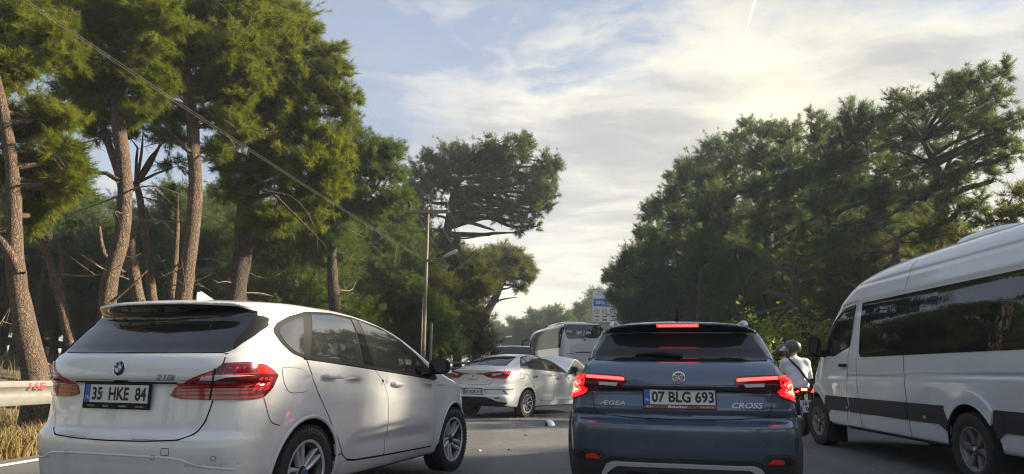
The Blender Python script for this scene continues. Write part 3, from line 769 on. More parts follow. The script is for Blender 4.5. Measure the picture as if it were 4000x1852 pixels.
# ---------------------------------------------------------------- steel guard rails
steel = simple('galvanised_steel', (.155, .15, .14), .6, metal=.2, noise=.25, nscale=12)
def guard_rail(label, s, y0, y1, zc, graffiti=False, step=4.0):
    x0, _ = road(s, y0); t = thing('guard_rail', label, 'guard rail', (x0, y0, 0), 0, 'steel guard rails beside the road')
    prof = [(-.155, .00), (-.150, .028), (-.118, .040), (-.080, .040), (-.045, .004), (0, -.006), (.045, .004), (.080, .040), (.118, .040), (.150, .028), (.155, 0)]
    y = y0; base = None
    while y < y1 - .1:
        xa, ya = road(s, y); xb, yb = road(s, y + step + .12); za = zc + float(ground_z(*road(s + .3, y))) * (s > 3); zb_ = zc + float(ground_z(*road(s + .3, y + step))) * (s > 3)
        m = MB(); vs = []; k = len(prof)
        for (xx, yy, zz, g) in ((xa, ya, za, 0.), (xb, yb, zb_, .004)):
            for th in (0, -.004):
                vs += [(xx - x0 + (q + th + g) * RDY, yy - y0 - (q + th) * RDX, zz + p) for p, q in prof]
        fs = [(j, j + 1, 2 * k + j + 1, 2 * k + j) for j in range(k - 1)] + [(k + j + 1, k + j, 3 * k + j, 3 * k + j + 1) for j in range(k - 1)] + [(0, 2 * k, 3 * k, k), (k - 1, 2 * k - 1, 4 * k - 1, 3 * k - 1)]
        m.put(vs, fs).build('rail_beam', steel, t)
        xp, yp = road(s + .17, y + .3); gz = float(ground_z(xp, yp)); hh = za + .13 - gz
        MB().box((xp - x0, yp - y0, gz + hh / 2 - .1), (.07, .10, hh + .2), bevel=.008).build('rail_post', steel, t)
        xs_, ys_ = road(s + .07, y + .3); MB().box((xs_ - x0, ys_ - y0, za), (.14, .09, .24)).build('rail_spacer', steel, t)
        y += step
    if graffiti:
        V, F = fit_text('16E', .30, .085, .02, shear=-.15)
        xg, yg = road(s, 9.34); dx = V[:, 0]
        P = np.c_[xg - x0 + .047 + dx * RDX * 0 + dx * math.tan(RD) * .0 + 0 * dx, yg - y0 + dx, zc + .085 + V[:, 1]]
        P[:, 0] += dx * math.tan(RD)
        mesh_obj('graffiti', P, F, simple('red_spray_paint', (.42, .03, .04), .7), t, False)
    return t
guard_rail('steel guard rail with red painted scrawl running along the left road edge', .62, 2.0, 62, .755, True)
guard_rail('steel guard rail up the bank behind the leaning pine trunks', 15.5, 8, 44, .62)

# ---------------------------------------------------------------- poles, wires, lamps, sign
conc = simple('weathered_pole', (.20, .17, .125), .85, noise=.3, nscale=6, bump=.2)
porc = simple('brown_porcelain', (.05, .028, .02), .2, coat=1.)
wire_m = simple('wire', (.15, .135, .115), .6, metal=.2)
def pole(label, u, vtop, Y, r0, r1, arm_w, lamp=None, n_ins=3):
    top = at(u, vtop, Y); gz = float(ground_z(top.x, top.y)); H_ = top.z - gz
    t = thing('power_pole', label, 'power pole', (top.x, top.y, gz - .1), 0, 'wooden power poles along the left side')
    MB().tube([(0, 0, 0), (0, 0, H_ * .5), (0, 0, H_ + .1)], [r0, (r0 + r1) / 2, r1], 12).build('pole_shaft', conc, t)
    z = H_ + .0
    MB().box((.02, -r1 - .05, z - .05), (arm_w, .09, .10), Matrix.Rotation(RAD(-1), 4, 'Y'), .01).build('cross_arm', conc, t)
    tips = []
    for k in range(n_ins):
        x = (k / (n_ins - 1) - .5) * (arm_w - .12) if n_ins > 1 else 0; zb_ = z + (.12 if k == 1 else .0) + .0
        MB().lathe([(.012, -.02), (.014, .08), (.062, .08), (.066, .10), (.035, .12), (.058, .15), (.060, .165), (.03, .19), (.05, .21), (.035, .26), (0, .27)], 14, 'Z', (x, -r1 - .05, zb_)).build('insulator', porc, t)
        tips.append(Vector((top.x + x, top.y - r1 - .05, gz - .1 + zb_ + .24)))
    if lamp:
        zl = at(u, lamp, Y).z - gz + .1
        MB().tube([(0, -r0 * .7, zl), (.38, -.3, zl + .0), (.55, -.36, zl + .06)], .022, 6).build('lamp_arm', steel, t)
        lm = MB(); lm.box((.72, -.38, zl + .14), (.42, .16, .08), Matrix.Rotation(RAD(-27), 4, 'Y'), .04); lm.build('lamp_head', simple('grey_lamp_housing', (.40, .42, .40), .4), t)
        MB().box((.02, -r0 * .85, zl - .02), (.26, .05, .05)).build('lamp_bracket', steel, t)
        MB().tube([(-.06, -r0 - .03, 0), (-.06, -r0 - .02, 3.2)], .022, 6).build('cable_conduit', steel, t)
    return t, tips, zl + gz - .1 if lamp else None
p1, tips1, zl1 = pole('power pole with three insulators and a street lamp arm behind the white saloon', 1077, 522, 20, .062, .045, 1.2, lamp=655)
p2, tips2, _ = pole('farther thin power pole beside the slanting pine near the coach', 1231, 756, 62, .15, .10, 1.7)
# near pole, behind and left of the camera, carries the wires overhead
nx = -7.4; near = thing('power_pole', 'power pole on the left verge beside the camera car', 'power pole', (-9.6, -6, 0), 0, 'wooden power poles along the left side')
MB().tube([(0, 0, 0), (0, 0, 10)], [.17, .11], 12).build('pole_shaft', conc, near); MB().box((0, -.15, 9.7), (2, .09, .1), None, .01).build('cross_arm', conc, near)
def wire(a, b, sag, r=.008):
    pts = [a.lerp(b, k / 30) + Vector((0, 0, -4 * sag * (k / 30) * (1 - k / 30))) for k in range(31)]
    return MB().tube(pts, r, 5).build('power_wire', wire_m)
pa = Vector((p1.location.x - .15, 19.9, zl1 + .05))
q0 = at(80, -12, 9.5); dr = (q0 - pa); pe = pa + dr * 1.55
for k, dz in enumerate((.0, .045)):
    o = wire(pa + Vector((0, 0, dz)), pe + Vector((0, .0, dz * .9)), .18, .0032)
    tag(o, ('upper' if k else 'lower') + ' strand of the twin cable sloping from the lamp pole across the pines', 'cable', 'overhead wires')
q1 = at(905, 285, 15)
for k in range(3):
    d1 = (q1 - tips1[1]); e = tips1[k] + d1 * 4.2
    o = wire(tips1[k], e, .25, .0018); tag(o, ['left', 'middle', 'right'][k] + ' thin wire rising from the insulators of the lamp pole', 'wire', 'overhead wires')
for k in range(3): tag(wire(tips1[k] + Vector((0, .1, 0)), tips2[k], .6, .006), ['left', 'middle', 'right'][k] + ' thin wire between the two power poles', 'wire', 'overhead wires')
# pipe rails beside the pole
b0 = at(1083, 905, 19.6); t = thing('pipe_railing', 'low pipe railing beside the foot of the lamp pole', 'railing', (b0.x, b0.y, float(ground_z(b0.x, b0.y))))
MB().tube([(0, 0, -.1), (0, 0, at(1083, 812, 19.6).z)], .035, 8).build('railing_post', steel, t); MB().tube([(1.1, .1, -.1), (1.1, .1, 1.5)], .03, 8).build('railing_post', steel, t)
for v in (912, 926): MB().tube([(0, 0, at(1083, v, 19.6).z - t.location.z), (1.15, .1, at(1083, v, 19.6).z - t.location.z)], .028, 8).build('railing_bar', steel, t)
# far street lamp
lp = at(1258, 848, 78); t = thing('street_lamp', 'distant street lamp against the dark treeline left of the coach', 'street lamp', (lp.x, lp.y, 0))
MB().tube([(0, 0, 0), (0, 0, lp.z - .2)], [.12, .07], 8).build('lamp_post', steel, t); MB().tube([(0, 0, lp.z - .25), (.35, 0, lp.z - .05), (.7, 0, lp.z)], .04, 6).build('lamp_arm', steel, t); MB().box((.95, 0, lp.z + .05), (.7, .3, .14), Matrix.Rotation(RAD(-8), 4, 'Y'), .05).build('lamp_head', simple('pale_lamp_housing', (.6, .62, .6), .4), t)

def speed_sign():
    Y = 60; A = at(1488, 728, Y); B_ = at(1553, 728, Y); C_ = at(1488, 812, Y); w_ = B_.x - A.x; h = A.z - C_.z
    t = thing('road_sign', 'tall white and blue speed camera sign above the coach at the right', 'road sign', (A.x + w_ / 2, Y, 0))
    R_ = Matrix.Translation((0, 0, A.z - h / 2)) @ Matrix.Rotation(PI / 2, 4, 'X') @ Matrix.Rotation(RAD(-1.2), 4, 'Z')   # x right, y up, z to the viewer
    q = MB().box((0, 0, -.03), (w_, h, .06), bevel=.01); bd = place(q.v, q.f, 'sign_board', steel, t, R_)
    wf = simple('sign_white', (.60, .62, .63), .5, noise=.05); bf = simple('sign_blue', (.025, .13, .42), .45)
    q = MB().box((0, 0, .003), (w_ * .95, h * .965, .004)); place(q.v, q.f, 'sign_face', wf, bd, R_)
    T_ = lambda x, y, z=.008: R_ @ Matrix.Translation((x * w_, y * h, z))
    for tx, y, ww in (('Ortalama', .415, .56), ('Hız Tespiti', .33, .70)): V, F = fit_text(tx, ww * w_, .055 * h, .012); place(V, F, 'sign_lettering', M['ink'], bd, T_(0, y))
    q = MB().box((0, 0, 0), (w_ * .87, h * .235, .004)); place(q.v, q.f, 'blue_panel', bf, bd, T_(0, .10, .008))
    V, F = fit_text('EDS', .34 * w_, .085 * h, .012); place(V, F, 'sign_lettering', M['white_ink'], bd, T_(-.16, .10, .012))
    q = MB().box((0, 0, 0), (w_ * .19, h * .18, .003)); place(q.v, q.f, 'camera_symbol', M['white_ink'], bd, T_(.27, .10, .012))
    place([(0, -.05 * h, 0), (.07 * w_, -.075 * h, 0), (.07 * w_, .075 * h, 0), (0, .05 * h, 0)], [(0, 1, 2, 3)], 'camera_symbol', M['white_ink'], bd, T_(.09, .10, .012))
    for x, y, r in ((.235, .145, .022), (.30, .055, .034)): q = MB().lathe([(r * w_ * .7, 0), (r * w_ * 1.2, 0)], 20, 'Z'); place(q.v, q.f, 'camera_lens_symbol', bf, bd, T_(x, y, .016))
    for k, sp_ in enumerate(('70', '60', '50')):
        x = -.30 + .30 * k
        q = MB().lathe([(.075 * w_, 0), (.105 * w_, 0)], 32, 'Z'); place(q.v, q.f, 'limit_ring', M['red_bright'], bd, T_(x, -.155, .008))
        V, F = fit_text(sp_, .095 * w_, .05 * h, .012); place(V, F, 'limit_number', M['ink'], bd, T_(x, -.155, .008))
        vs = [(-.09, -.015), (.09, -.015), (.09, .01), (.045, .012), (.025, .028), (-.035, .028), (-.055, .012), (-.09, .008)] if k < 2 else [(-.09, -.015), (.09, -.015), (.09, .05), (-.03, .05), (-.03, .02), (-.09, .015)]
        place([(a * w_, b_ * w_ * 1.0, 0) for a, b_ in vs], [tuple(range(len(vs)))], 'vehicle_symbol', M['ink'], bd, T_(x, -.315, .008))
        vs = [(-.09, -.018), (.09, -.018), (.09, .012), (-.06, .012)] if k != 1 else [(-.09, -.018), (.09, -.018), (.09, .03), (-.09, .03)]
        place([(a * w_, b_ * w_, 0) for a, b_ in vs], [tuple(range(len(vs)))], 'vehicle_symbol', M['ink'], bd, T_(x, -.42, .008))
    for z in (A.z - .28 * h, A.z - .62 * h): MB().tube([(w_ * .45, .05, z), (w_ * 2.6, .08, z)], .07, 8).build('sign_arm', steel, t)
    MB().tube([(w_ * 2.6, .08, -.2), (w_ * 2.6, .08, A.z + .1)], .14, 10).build('sign_mast', steel, t)
    MB().tube([(-w_ * .3, .12, -.2), (-w_ * .3, .12, A.z - .1)], .05, 8).build('sign_post', steel, t)
speed_sign()

# ---------------------------------------------------------------- thin haze volume, added to veil the dark trees and soften far ones
hz = bpy.data.materials.new('thin_haze'); hz.use_nodes = True; t = NT(hz.node_tree); t.n.clear()
pv = t.add('ShaderNodeVolumePrincipled'); pv.inputs['Color'].default_value = (.78, .90, 1, 1); pv.inputs['Density'].default_value = .0013; pv.inputs['Anisotropy'].default_value = .25
t.l.new(pv.outputs[0], t.add('ShaderNodeOutputMaterial').inputs[1])
hb = MB().box((0, 300, 10), (1400, 1400, 24)).build('haze', hz, None, smooth=False); hb['kind'] = 'stuff'
# ---------------------------------------------------------------- pines
def bark(name, c1, c2, c3):
    m, t, b, out = material(name); o = t.add('ShaderNodeTexCoord').outputs['Object']
    mp = t.add('ShaderNodeMapping', i_Vector=o); mp.inputs['Scale'].default_value = (1, 1, .24)
    wv = t.add('ShaderNodeTexNoise', i_Vector=o, i_Scale=6., i_Detail=3.)
    mv = t.add('ShaderNodeVectorMath', operation='MULTIPLY_ADD', i_0=wv.outputs[1], i_1=(.22, .22, .16), i_2=mp.outputs[0])
    vo = t.add('ShaderNodeTexVoronoi', i_Vector=mv.outputs[0], i_Scale=27., feature='DISTANCE_TO_EDGE'); vc = t.add('ShaderNodeTexVoronoi', i_Vector=mv.outputs[0], i_Scale=27.)
    n = t.add('ShaderNodeTexNoise', i_Vector=o, i_Scale=45., i_Detail=5., i_Roughness=.7)
    e = t.math('ADD', t.math('MULTIPLY', t.smooth(vo.outputs['Distance'], .0, .22), t.math('MULTIPLY_ADD', n.outputs[0], .9, .15)), .12, clamp=True); cc = t.math('ADD', t.math('MULTIPLY', t.add('ShaderNodeSeparateColor', i_0=vc.outputs['Color']).outputs[0], .5), t.math('MULTIPLY', n.outputs[0], .6))
    c = t.mix(e, (*c3, 1), t.mix(t.smooth(cc, .3, .8), (*c1, 1), (*c2, 1))); t.set(b.inputs['Base Color'], c); b.inputs['Roughness'].default_value = .95
    hgt = t.math('ADD', t.math('MULTIPLY', e, .8), t.math('MULTIPLY', n.outputs[0], .35)); t.set(b.inputs['Normal'], t.add('ShaderNodeBump', i_Height=hgt, i_Strength=1., i_Distance=.035).outputs[0]); return m
BARK = bark('pine_bark', (.17, .115, .078), (.27, .185, .125), (.065, .045, .033))
BARK_D = bark('dark_pine_bark', (.10, .075, .055), (.16, .12, .09), (.03, .022, .018))
DEADW = simple('dead_wood', (.19, .14, .10), .9, noise=.3, nscale=12)
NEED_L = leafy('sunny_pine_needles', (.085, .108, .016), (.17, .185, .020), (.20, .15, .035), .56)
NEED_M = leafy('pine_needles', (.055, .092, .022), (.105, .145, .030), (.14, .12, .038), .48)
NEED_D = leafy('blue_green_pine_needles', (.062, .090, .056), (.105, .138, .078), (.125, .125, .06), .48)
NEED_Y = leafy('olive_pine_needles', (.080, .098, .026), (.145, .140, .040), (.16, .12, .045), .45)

def wobble_tube(mb, pts, radii, n=9, seg=.22, rough=.06, rnd=None):
    P = spline([tuple(p) for p in pts], 10); R = np.interp(np.linspace(0, 1, len(P)), np.linspace(0, 1, len(radii)), radii)
    L = np.r_[0, np.cumsum(np.linalg.norm(np.diff(P, axis=0), axis=1))]; k = max(3, int(L[-1] / seg)); tt = np.linspace(0, L[-1], k)
    Q = np.c_[[np.interp(tt, L, P[:, i]) for i in range(3)]].T; R = np.interp(tt, L, R); rnd = rnd or random
    vs = []; up = Vector((1, 0, .01))
    for i in range(k):
        d = Vector(Q[min(i + 1, k - 1)] - Q[max(i - 1, 0)]).normalized(); up = (up - d * up.dot(d)).normalized(); q = d.cross(up)
        for j in range(n):
            a = 2 * PI * j / n; r = R[i] * (1 + rough * rnd.uniform(-1, 1)); vs.append(Vector(Q[i]) + (up * cos(a) + q * sin(a)) * r)
    fs = [(i * n + j, i * n + (j + 1) % n, (i + 1) * n + (j + 1) % n, (i + 1) * n + j) for i in range(k - 1) for j in range(n)] + [tuple((k - 1) * n + j for j in range(n))]
    mb.put(vs, fs)

def needle_mesh(T, A, size, k, width, rg, spread=(.15, 1.25)):
    """T tuft positions, A axes, size needle length per tuft, k needles each"""
    n = len(T); A = A / np.maximum(np.linalg.norm(A, axis=1, keepdims=True), 1e-9)
    ref = np.where(np.abs(A[:, 2:3]) < .9, np.array([[0, 0, 1.]]), np.array([[1., 0, 0]])); U = np.cross(A, ref); U /= np.linalg.norm(U, axis=1, keepdims=True); Vv = np.cross(A, U)
    th = rg.uniform(*spread, (n, k)); ph = rg.uniform(0, 2 * PI, (n, k)); L = size[:, None] * rg.uniform(.65, 1.15, (n, k))
    d = A[:, None] * np.cos(th)[..., None] + (U[:, None] * np.cos(ph)[..., None] + Vv[:, None] * np.sin(ph)[..., None]) * np.sin(th)[..., None]
    d[..., 2] -= .10; s0 = T[:, None] + A[:, None] * (rg.uniform(-.5, .25, (n, k)) * size[:, None])[..., None]
    w = np.cross(d, rg.normal(size=(n, k, 3))); w /= np.maximum(np.linalg.norm(w, axis=2, keepdims=True), 1e-9); w *= (width[:, None] * .5)[..., None]
    V = np.stack([s0 - w, s0 + w, s0 + d * L[..., None]], 2).reshape(-1, 3); F = np.arange(len(V)).reshape(-1, 3)
    return V, F

def crown_tufts(blobs, dens, rg, per=8):
    T, A, S_, tw = [], [], [], []
    for (c, r, size, dfac) in blobs:
        c = np.array(c); r = np.array(r, float); rm = r.prod() ** (1 / 3)
        ns = max(5, int(dens * dfac * rm ** 2 / size * .16))
        d = rg.normal(size=(ns, 3)); d[:, 2] = d[:, 2] * .8 + .18; d /= np.linalg.norm(d, axis=1, keepdims=True)
        a0 = c + d * r * rg.uniform(.05, .45, (ns, 1)); a1 = c + d * r * np.where(rg.random((ns, 1)) < .3, rg.uniform(1.0, 1.42, (ns, 1)), rg.uniform(.55, 1.1, (ns, 1))); a1[:, 2] += .10 * rm
        mid = (a0 + a1) / 2 + rg.normal(size=(ns, 3)) * .08 * rm
        for i in range(ns):
            t = np.sort(rg.uniform(.3, 1., per))[:, None]; t[-1] = 1.
            P = (1 - t) ** 2 * a0[i] + 2 * t * (1 - t) * mid[i] + t * t * a1[i]; tn = 2 * (1 - t) * (mid[i] - a0[i]) + 2 * t * (a1[i] - mid[i])
            tn /= np.maximum(np.linalg.norm(tn, axis=1, keepdims=True), 1e-9)
            side = rg.normal(size=(per, 3)) * .55; side[-1] *= .2
            ax = tn + side; ax[:, 2] += .25; T.append(P + side * size * .45); A.append(ax); S_.append(np.full(per, size) * rg.uniform(.8, 1.2, per))
        tw += [(a0[i], mid[i], a1[i], rm) for i in range(ns)]
    return np.concatenate(T), np.concatenate(A), np.concatenate(S_), tw

def pine(label, trunk, radii, blobs, needles, group=None, dens=170, k=16, wid=.075, barkm=None, limbs=True, dead=0, seed=1, name='pine_tree', extra=(), twigs=True, dead_z=(.2, .75), per=8):
    """trunk: world points from the foot up; blobs: (centre, radii, needle length, density)"""
    rg = np.random.default_rng(seed); rnd = random.Random(seed); barkm = barkm or BARK
    foot = Vector(trunk[0]); gz = float(ground_z(foot.x, foot.y)); foot = Vector((foot.x, foot.y, gz))
    t = thing(name, label, 'pine tree', foot, 0, group)
    tp = [Vector(p) - foot for p in trunk]
    if tp[0].z > .12: tp = [Vector((tp[0].x - (tp[1].x - tp[0].x) * .3, tp[0].y, -.2))] + tp
    else: tp[0].z = -.2
    mb = MB(); rr = list(radii); wobble_tube(mb, tp, [rr[0] * 1.25] + rr, 12, .2, .07, rnd)
    bl = [(np.array(c) - np.array(foot), r, s, q) for c, r, s, q in blobs]
    SP = spline([tuple(p) for p in tp], 12); RR = np.interp(np.linspace(0, 1, len(SP)), np.linspace(0, 1, len(rr)), rr)
    if limbs:
        for c, r, s, q in bl:
            rm = np.mean(r); dist = np.linalg.norm(SP - c, axis=1) + 1.6 * np.maximum(0, SP[:, 2] - c[2] + .15 * rm)
            i = int(np.argmin(dist)); a = Vector(SP[i]); e = Vector(c); L = (e - a).length
            if L < .25 * rm: continue
            m1 = a.lerp(e, .4) + Vector((rnd.uniform(-.12, .12), rnd.uniform(-.12, .12), rnd.uniform(-.05, .16))) * L; m2 = a.lerp(e, .75) + Vector((rnd.uniform(-.1, .1), rnd.uniform(-.1, .1), rnd.uniform(-.05, .1))) * L
            r0 = min(RR[i] * .75, .035 + .030 * L); wobble_tube(mb, [a, m1, m2, e + (e - m2) * .12], [r0, r0 * .75, r0 * .5, r0 * .15], 7, .25, .1, rnd)
    for pts, r0, r1 in extra: wobble_tube(mb, [Vector(p) - foot for p in pts], [r0, (r0 + r1) / 2, r1], 7, .2, .1, rnd)
    mb.build('trunk', barkm, t, sharp=180)
    T, A, S_, tw = crown_tufts(bl, dens, rg, per)
    V, F = needle_mesh(T, A, S_, k, S_ * wid, rg); V0, F0 = [V], [F]; mi = [np.zeros(len(F), int)]
    if twigs:
        b = len(V); tv, tf = [], []
        for a0, m_, a1, rm in tw:
            w_ = np.array((.010, .006, .002)) * (.6 + .5 * rm); i0 = b + len(tv)
            dd = a1 - a0; u = np.cross(dd, (.3, .5, .8)); u /= max(np.linalg.norm(u), 1e-9); v = np.cross(dd, u); v /= max(np.linalg.norm(v), 1e-9)
            for p, wq in zip((a0, m_, a1), w_): tv += [p + u * wq, p - u * wq * .5 + v * wq * .87, p - u * wq * .5 - v * wq * .87]
            for r_ in range(2):
                for j in range(3):
                    x0, x1 = i0 + r_ * 3 + j, i0 + r_ * 3 + (j + 1) % 3; tf += [(x0, x1, x1 + 3), (x0, x1 + 3, x0 + 3)]
        V0.append(np.array(tv)); F0.append(np.array(tf)); mi.append(np.ones(len(tf), int))
    cr = mesh_obj('crown', np.concatenate(V0), np.concatenate(F0), [needles, barkm], t, False, None, np.concatenate(mi))
    cr['kind'] = 'stuff' if False else 'thing'; del cr['kind']
    for q in range(dead):
        i = int(len(SP) * rnd.uniform(*dead_z)); a = Vector(SP[i]); ang = rnd.uniform(0, 2 * PI); L = rnd.uniform(.5, 1.9)
        d = Vector((cos(ang), sin(ang) * .7, rnd.uniform(-.35, .5))).normalized(); m2 = MB(); e = a + d * L; mm = a.lerp(e, .5) + Vector((rnd.uniform(-.15, .15), 0, rnd.uniform(-.2, .2))) * L
        r0 = min(.018, RR[i] * .25); wobble_tube(m2, [a, mm, e], [r0, r0 * .7, r0 * .2], 5, .15, .1, rnd)
        for _ in range(3):
            s_ = a.lerp(mm, rnd.uniform(.6, 1)) if rnd.random() < .5 else mm.lerp(e, rnd.uniform(.1, .8)); wobble_tube(m2, [s_, s_ + Vector((rnd.uniform(-.3, .3), rnd.uniform(-.3, .3), rnd.uniform(-.35, .25))) * L], [r0 * .4, r0 * .1], 4, .15, .1, rnd)
        m2.build('dead_branch', DEADW if rnd.random() < .6 else barkm, t, sharp=180)
    return t

def blob(u, v, r, Y, sz, dfac=1., flat=.85, dy=None, jit=.0):
    """u, v, r in the 2576 wide photograph at Y metres"""
    c = at(u, v, Y); R_ = r * 1.5528 / CAM_F * Y * 1.02
    return ((c.x, c.y + (dy if dy is not None else 0), c.z), (R_, R_ * 1.0, R_ * flat), sz, dfac)
def row(items, Y, sz, dfac=1., flat=.85, seed=0, spread=.5):
    rr = random.Random(seed); out = []
    for it in items:
        y = Y + (it[3] if len(it) > 3 else rr.uniform(-1, 1) * spread * it[2] * 1.5528 / CAM_F * Y * 1.6); out.append(blob(it[0], it[1], it[2], y, sz, dfac, flat))
    return out
def tr(pts, Y): return [at(u, v, Y + (w_[0] if w_ else 0)) for u, v, *w_ in pts]

GL = 'pines along the left verge'; GR = 'pines along the right verge'
pine('crooked leaning pine at the far left edge with bark lit orange low down', tr([(92, 985), (80, 900), (58, 800), (38, 660), (36, 520), (28, 400), (8, 280), (-20, 140), (-50, 20)], 10.6), [.19, .17, .145, .12, .10, .09, .075, .05, .02],
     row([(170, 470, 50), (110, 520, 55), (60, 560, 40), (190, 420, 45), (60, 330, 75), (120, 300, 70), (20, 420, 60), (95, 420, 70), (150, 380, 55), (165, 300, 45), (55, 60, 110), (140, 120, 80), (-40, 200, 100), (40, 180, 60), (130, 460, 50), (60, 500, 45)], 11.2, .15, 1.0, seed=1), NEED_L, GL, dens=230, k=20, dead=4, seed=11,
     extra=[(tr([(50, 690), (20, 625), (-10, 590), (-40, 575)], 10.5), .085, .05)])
pine('bent bare trunk rising behind the guard rail second from the left', tr([(205, 940), (175, 850), (150, 740), (118, 640), (85, 570), (60, 500)], 13.0), [.10, .09, .08, .065, .05, .02],
     row([(100, 560, 40), (60, 520, 40), (140, 500, 45)], 13.5, .15, .6, seed=2), NEED_M, GL, dens=200, k=16, dead=3, seed=12, extra=[(tr([(150, 720), (158, 660), (140, 590)], 13.0), .05, .03)])
pine('tall S shaped pine trunk in full sun behind the roof of the white family car', tr([(268, 800), (272, 740), (284, 670), (306, 600), (314, 510), (312, 420), (300, 330), (294, 240), (290, 150), (286, 40), (284, -60)], 13.2), [.165, .15, .145, .14, .135, .13, .125, .115, .10, .08, .04],
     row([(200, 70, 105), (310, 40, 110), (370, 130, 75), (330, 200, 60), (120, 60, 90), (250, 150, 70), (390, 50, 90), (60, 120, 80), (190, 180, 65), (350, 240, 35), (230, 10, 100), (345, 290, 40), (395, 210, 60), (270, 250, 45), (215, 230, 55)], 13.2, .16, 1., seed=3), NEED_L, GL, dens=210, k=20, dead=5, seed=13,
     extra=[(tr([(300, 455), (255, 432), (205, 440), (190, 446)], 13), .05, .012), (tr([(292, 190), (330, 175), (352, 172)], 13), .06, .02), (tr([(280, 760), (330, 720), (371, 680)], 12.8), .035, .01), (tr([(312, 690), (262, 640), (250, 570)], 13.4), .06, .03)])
pine('slim upright pine trunk close behind the S shaped trunk', tr([(352, 800), (346, 740), (330, 640), (318, 540), (300, 440), (262, 330), (240, 240)], 15.2), [.13, .12, .11, .10, .09, .07, .04],
     row([(250, 330, 55), (215, 300, 50), (300, 290, 50), (180, 250, 60), (240, 230, 60)], 15.6, .17, .9, seed=4), NEED_M, GL, dens=190, k=16, dead=3, seed=14)
pine('thin forked pine trunk with bare upper branches against the sky gap', tr([(388, 800), (383, 740), (372, 640), (352, 500), (342, 462)], 16), [.10, .095, .085, .075, .06],
     row([(360, 330, 35), (420, 340, 45), (330, 350, 30), (440, 420, 40)], 16, .17, .55, seed=5), NEED_M, GL, dens=170, k=14, dead=8, seed=15, dead_z=(.4, .98),
     extra=[(tr([(342, 465), (375, 420), (400, 370), (412, 350)], 16), .06, .02), (tr([(345, 465), (320, 455), (300, 420)], 16), .045, .015)])
pine('tall pine with straight rough trunk and sunny crown above the shark fin antenna', tr([(455, 830), (462, 745), (474, 660), (486, 560), (492, 470), (488, 380), (482, 290), (470, 190), (462, 90), (455, -40)], 14.6), [.175, .165, .155, .15, .145, .135, .125, .11, .09, .05],
     row([(460, 40, 110), (545, 60, 105), (420, 130, 80), (520, 150, 85), (590, 130, 80), (480, 210, 55), (560, 230, 60), (400, 220, 55), (620, 40, 90), (440, 290, 40), (540, 300, 45), (360, 280, 40), (380, 160, 50), (430, 350, 35), (590, 320, 55), (545, 380, 35), (620, 200, 60), (590, 250, 60), (420, 290, 50)], 14.8, .165, 1., seed=6), NEED_L, GL, dens=210, k=20, dead=5, seed=16,
     extra=[(tr([(478, 385), (440, 345), (415, 312), (390, 290)], 14.4), .05, .02), (tr([(486, 300), (530, 290), (560, 300), (590, 320)], 14.4), .05, .015)])
pine('thin dead pine stem between the two tallest left trunks', tr([(436, 800), (432, 740), (442, 640), (446, 540), (440, 500)], 17), [.09, .085, .07, .055, .02], row([(450, 480, 35), (420, 520, 35)], 17, .17, .5, seed=7), NEED_M, GL, dens=150, k=14, dead=5, seed=17)
pine('heavy dark trunked pine with the broadest yellow green crown at the left', tr([(580, 830), (592, 745), (606, 660), (622, 570), (640, 470), (645, 390), (642, 290), (650, 190), (662, 90), (668, -10)], 16.8), [.25, .23, .22, .21, .20, .18, .16, .13, .10, .05],
     row([(640, 30, 105), (720, 60, 85), (690, 130, 95), (760, 170, 75), (640, 190, 85), (720, 240, 90), (800, 250, 70), (850, 235, 45), (860, 290, 40), (660, 320, 75), (740, 340, 80), (820, 350, 65), (880, 250, 30), (690, 420, 70), (780, 420, 75), (600, 260, 60), (840, 180, 45), (830, 130, 35), (740, 480, 55), (640, 430, 40), (590, 350, 45), (770, 90, 45), (560, 420, 40), (770, 540, 55), (700, 560, 50), (820, 470, 55), (850, 400, 50), (590, 480, 40), (640, 560, 45)], 16.4, .175, 1., seed=8), NEED_L, GL, dens=200, k=19, barkm=BARK_D, dead=9, seed=18,
     extra=[(tr([(655, 400), (700, 360), (735, 300), (745, 240)], 16), .09, .03), (tr([(640, 440), (720, 520), (780, 580), (820, 620)], 15.6), .04, .008), (tr([(660, 480), (740, 500), (790, 570), (800, 640)], 15.4), .03, .006)])
pine('second dark trunk leaning beside the heavy dark pine', tr([(618, 830), (604, 745), (600, 640), (610, 520), (622, 430), (640, 330)], 18.5), [.17, .16, .15, .14, .12, .06], row([(560, 480, 50), (600, 420, 45), (540, 380, 40), (700, 560, 50)], 18.5, .18, .7, seed=9), NEED_M, GL, dens=180, k=15, barkm=BARK_D, dead=5, seed=19)
pine('bushy green pine at the middle left whose crown hides its own trunk', tr([(850, 860), (842, 760), (835, 660), (840, 540), (860, 420)], 21), [.2, .18, .15, .11, .04],
     row([(870, 440, 80), (930, 420, 65), (960, 380, 50), (905, 370, 50), (985, 440, 45), (840, 520, 80), (920, 510, 75), (990, 380, 35), (800, 600, 70), (1000, 500, 50), (880, 330, 40), (780, 520, 55)], 21, .165, .95, seed=10), NEED_M, GL, dens=190, k=16, barkm=BARK_D, dead=5, seed=20)
pine('low round green pine in front of the dark forest beside the lamp pole', tr([(905, 880), (905, 800), (910, 700)], 27.5), [.2, .17, .08],
     row([(880, 640, 75), (950, 610, 75), (1010, 600, 55), (900, 720, 80), (980, 700, 75), (850, 760, 60), (1030, 680, 45, 29.5), (940, 790, 70), (1020, 760, 45, 29.5), (830, 680, 55), (960, 545, 45), (1010, 545, 40), (890, 570, 50)], 27.5, .18, .95, seed=11), NEED_M, GL, dens=180, k=16, barkm=BARK_D, seed=21)
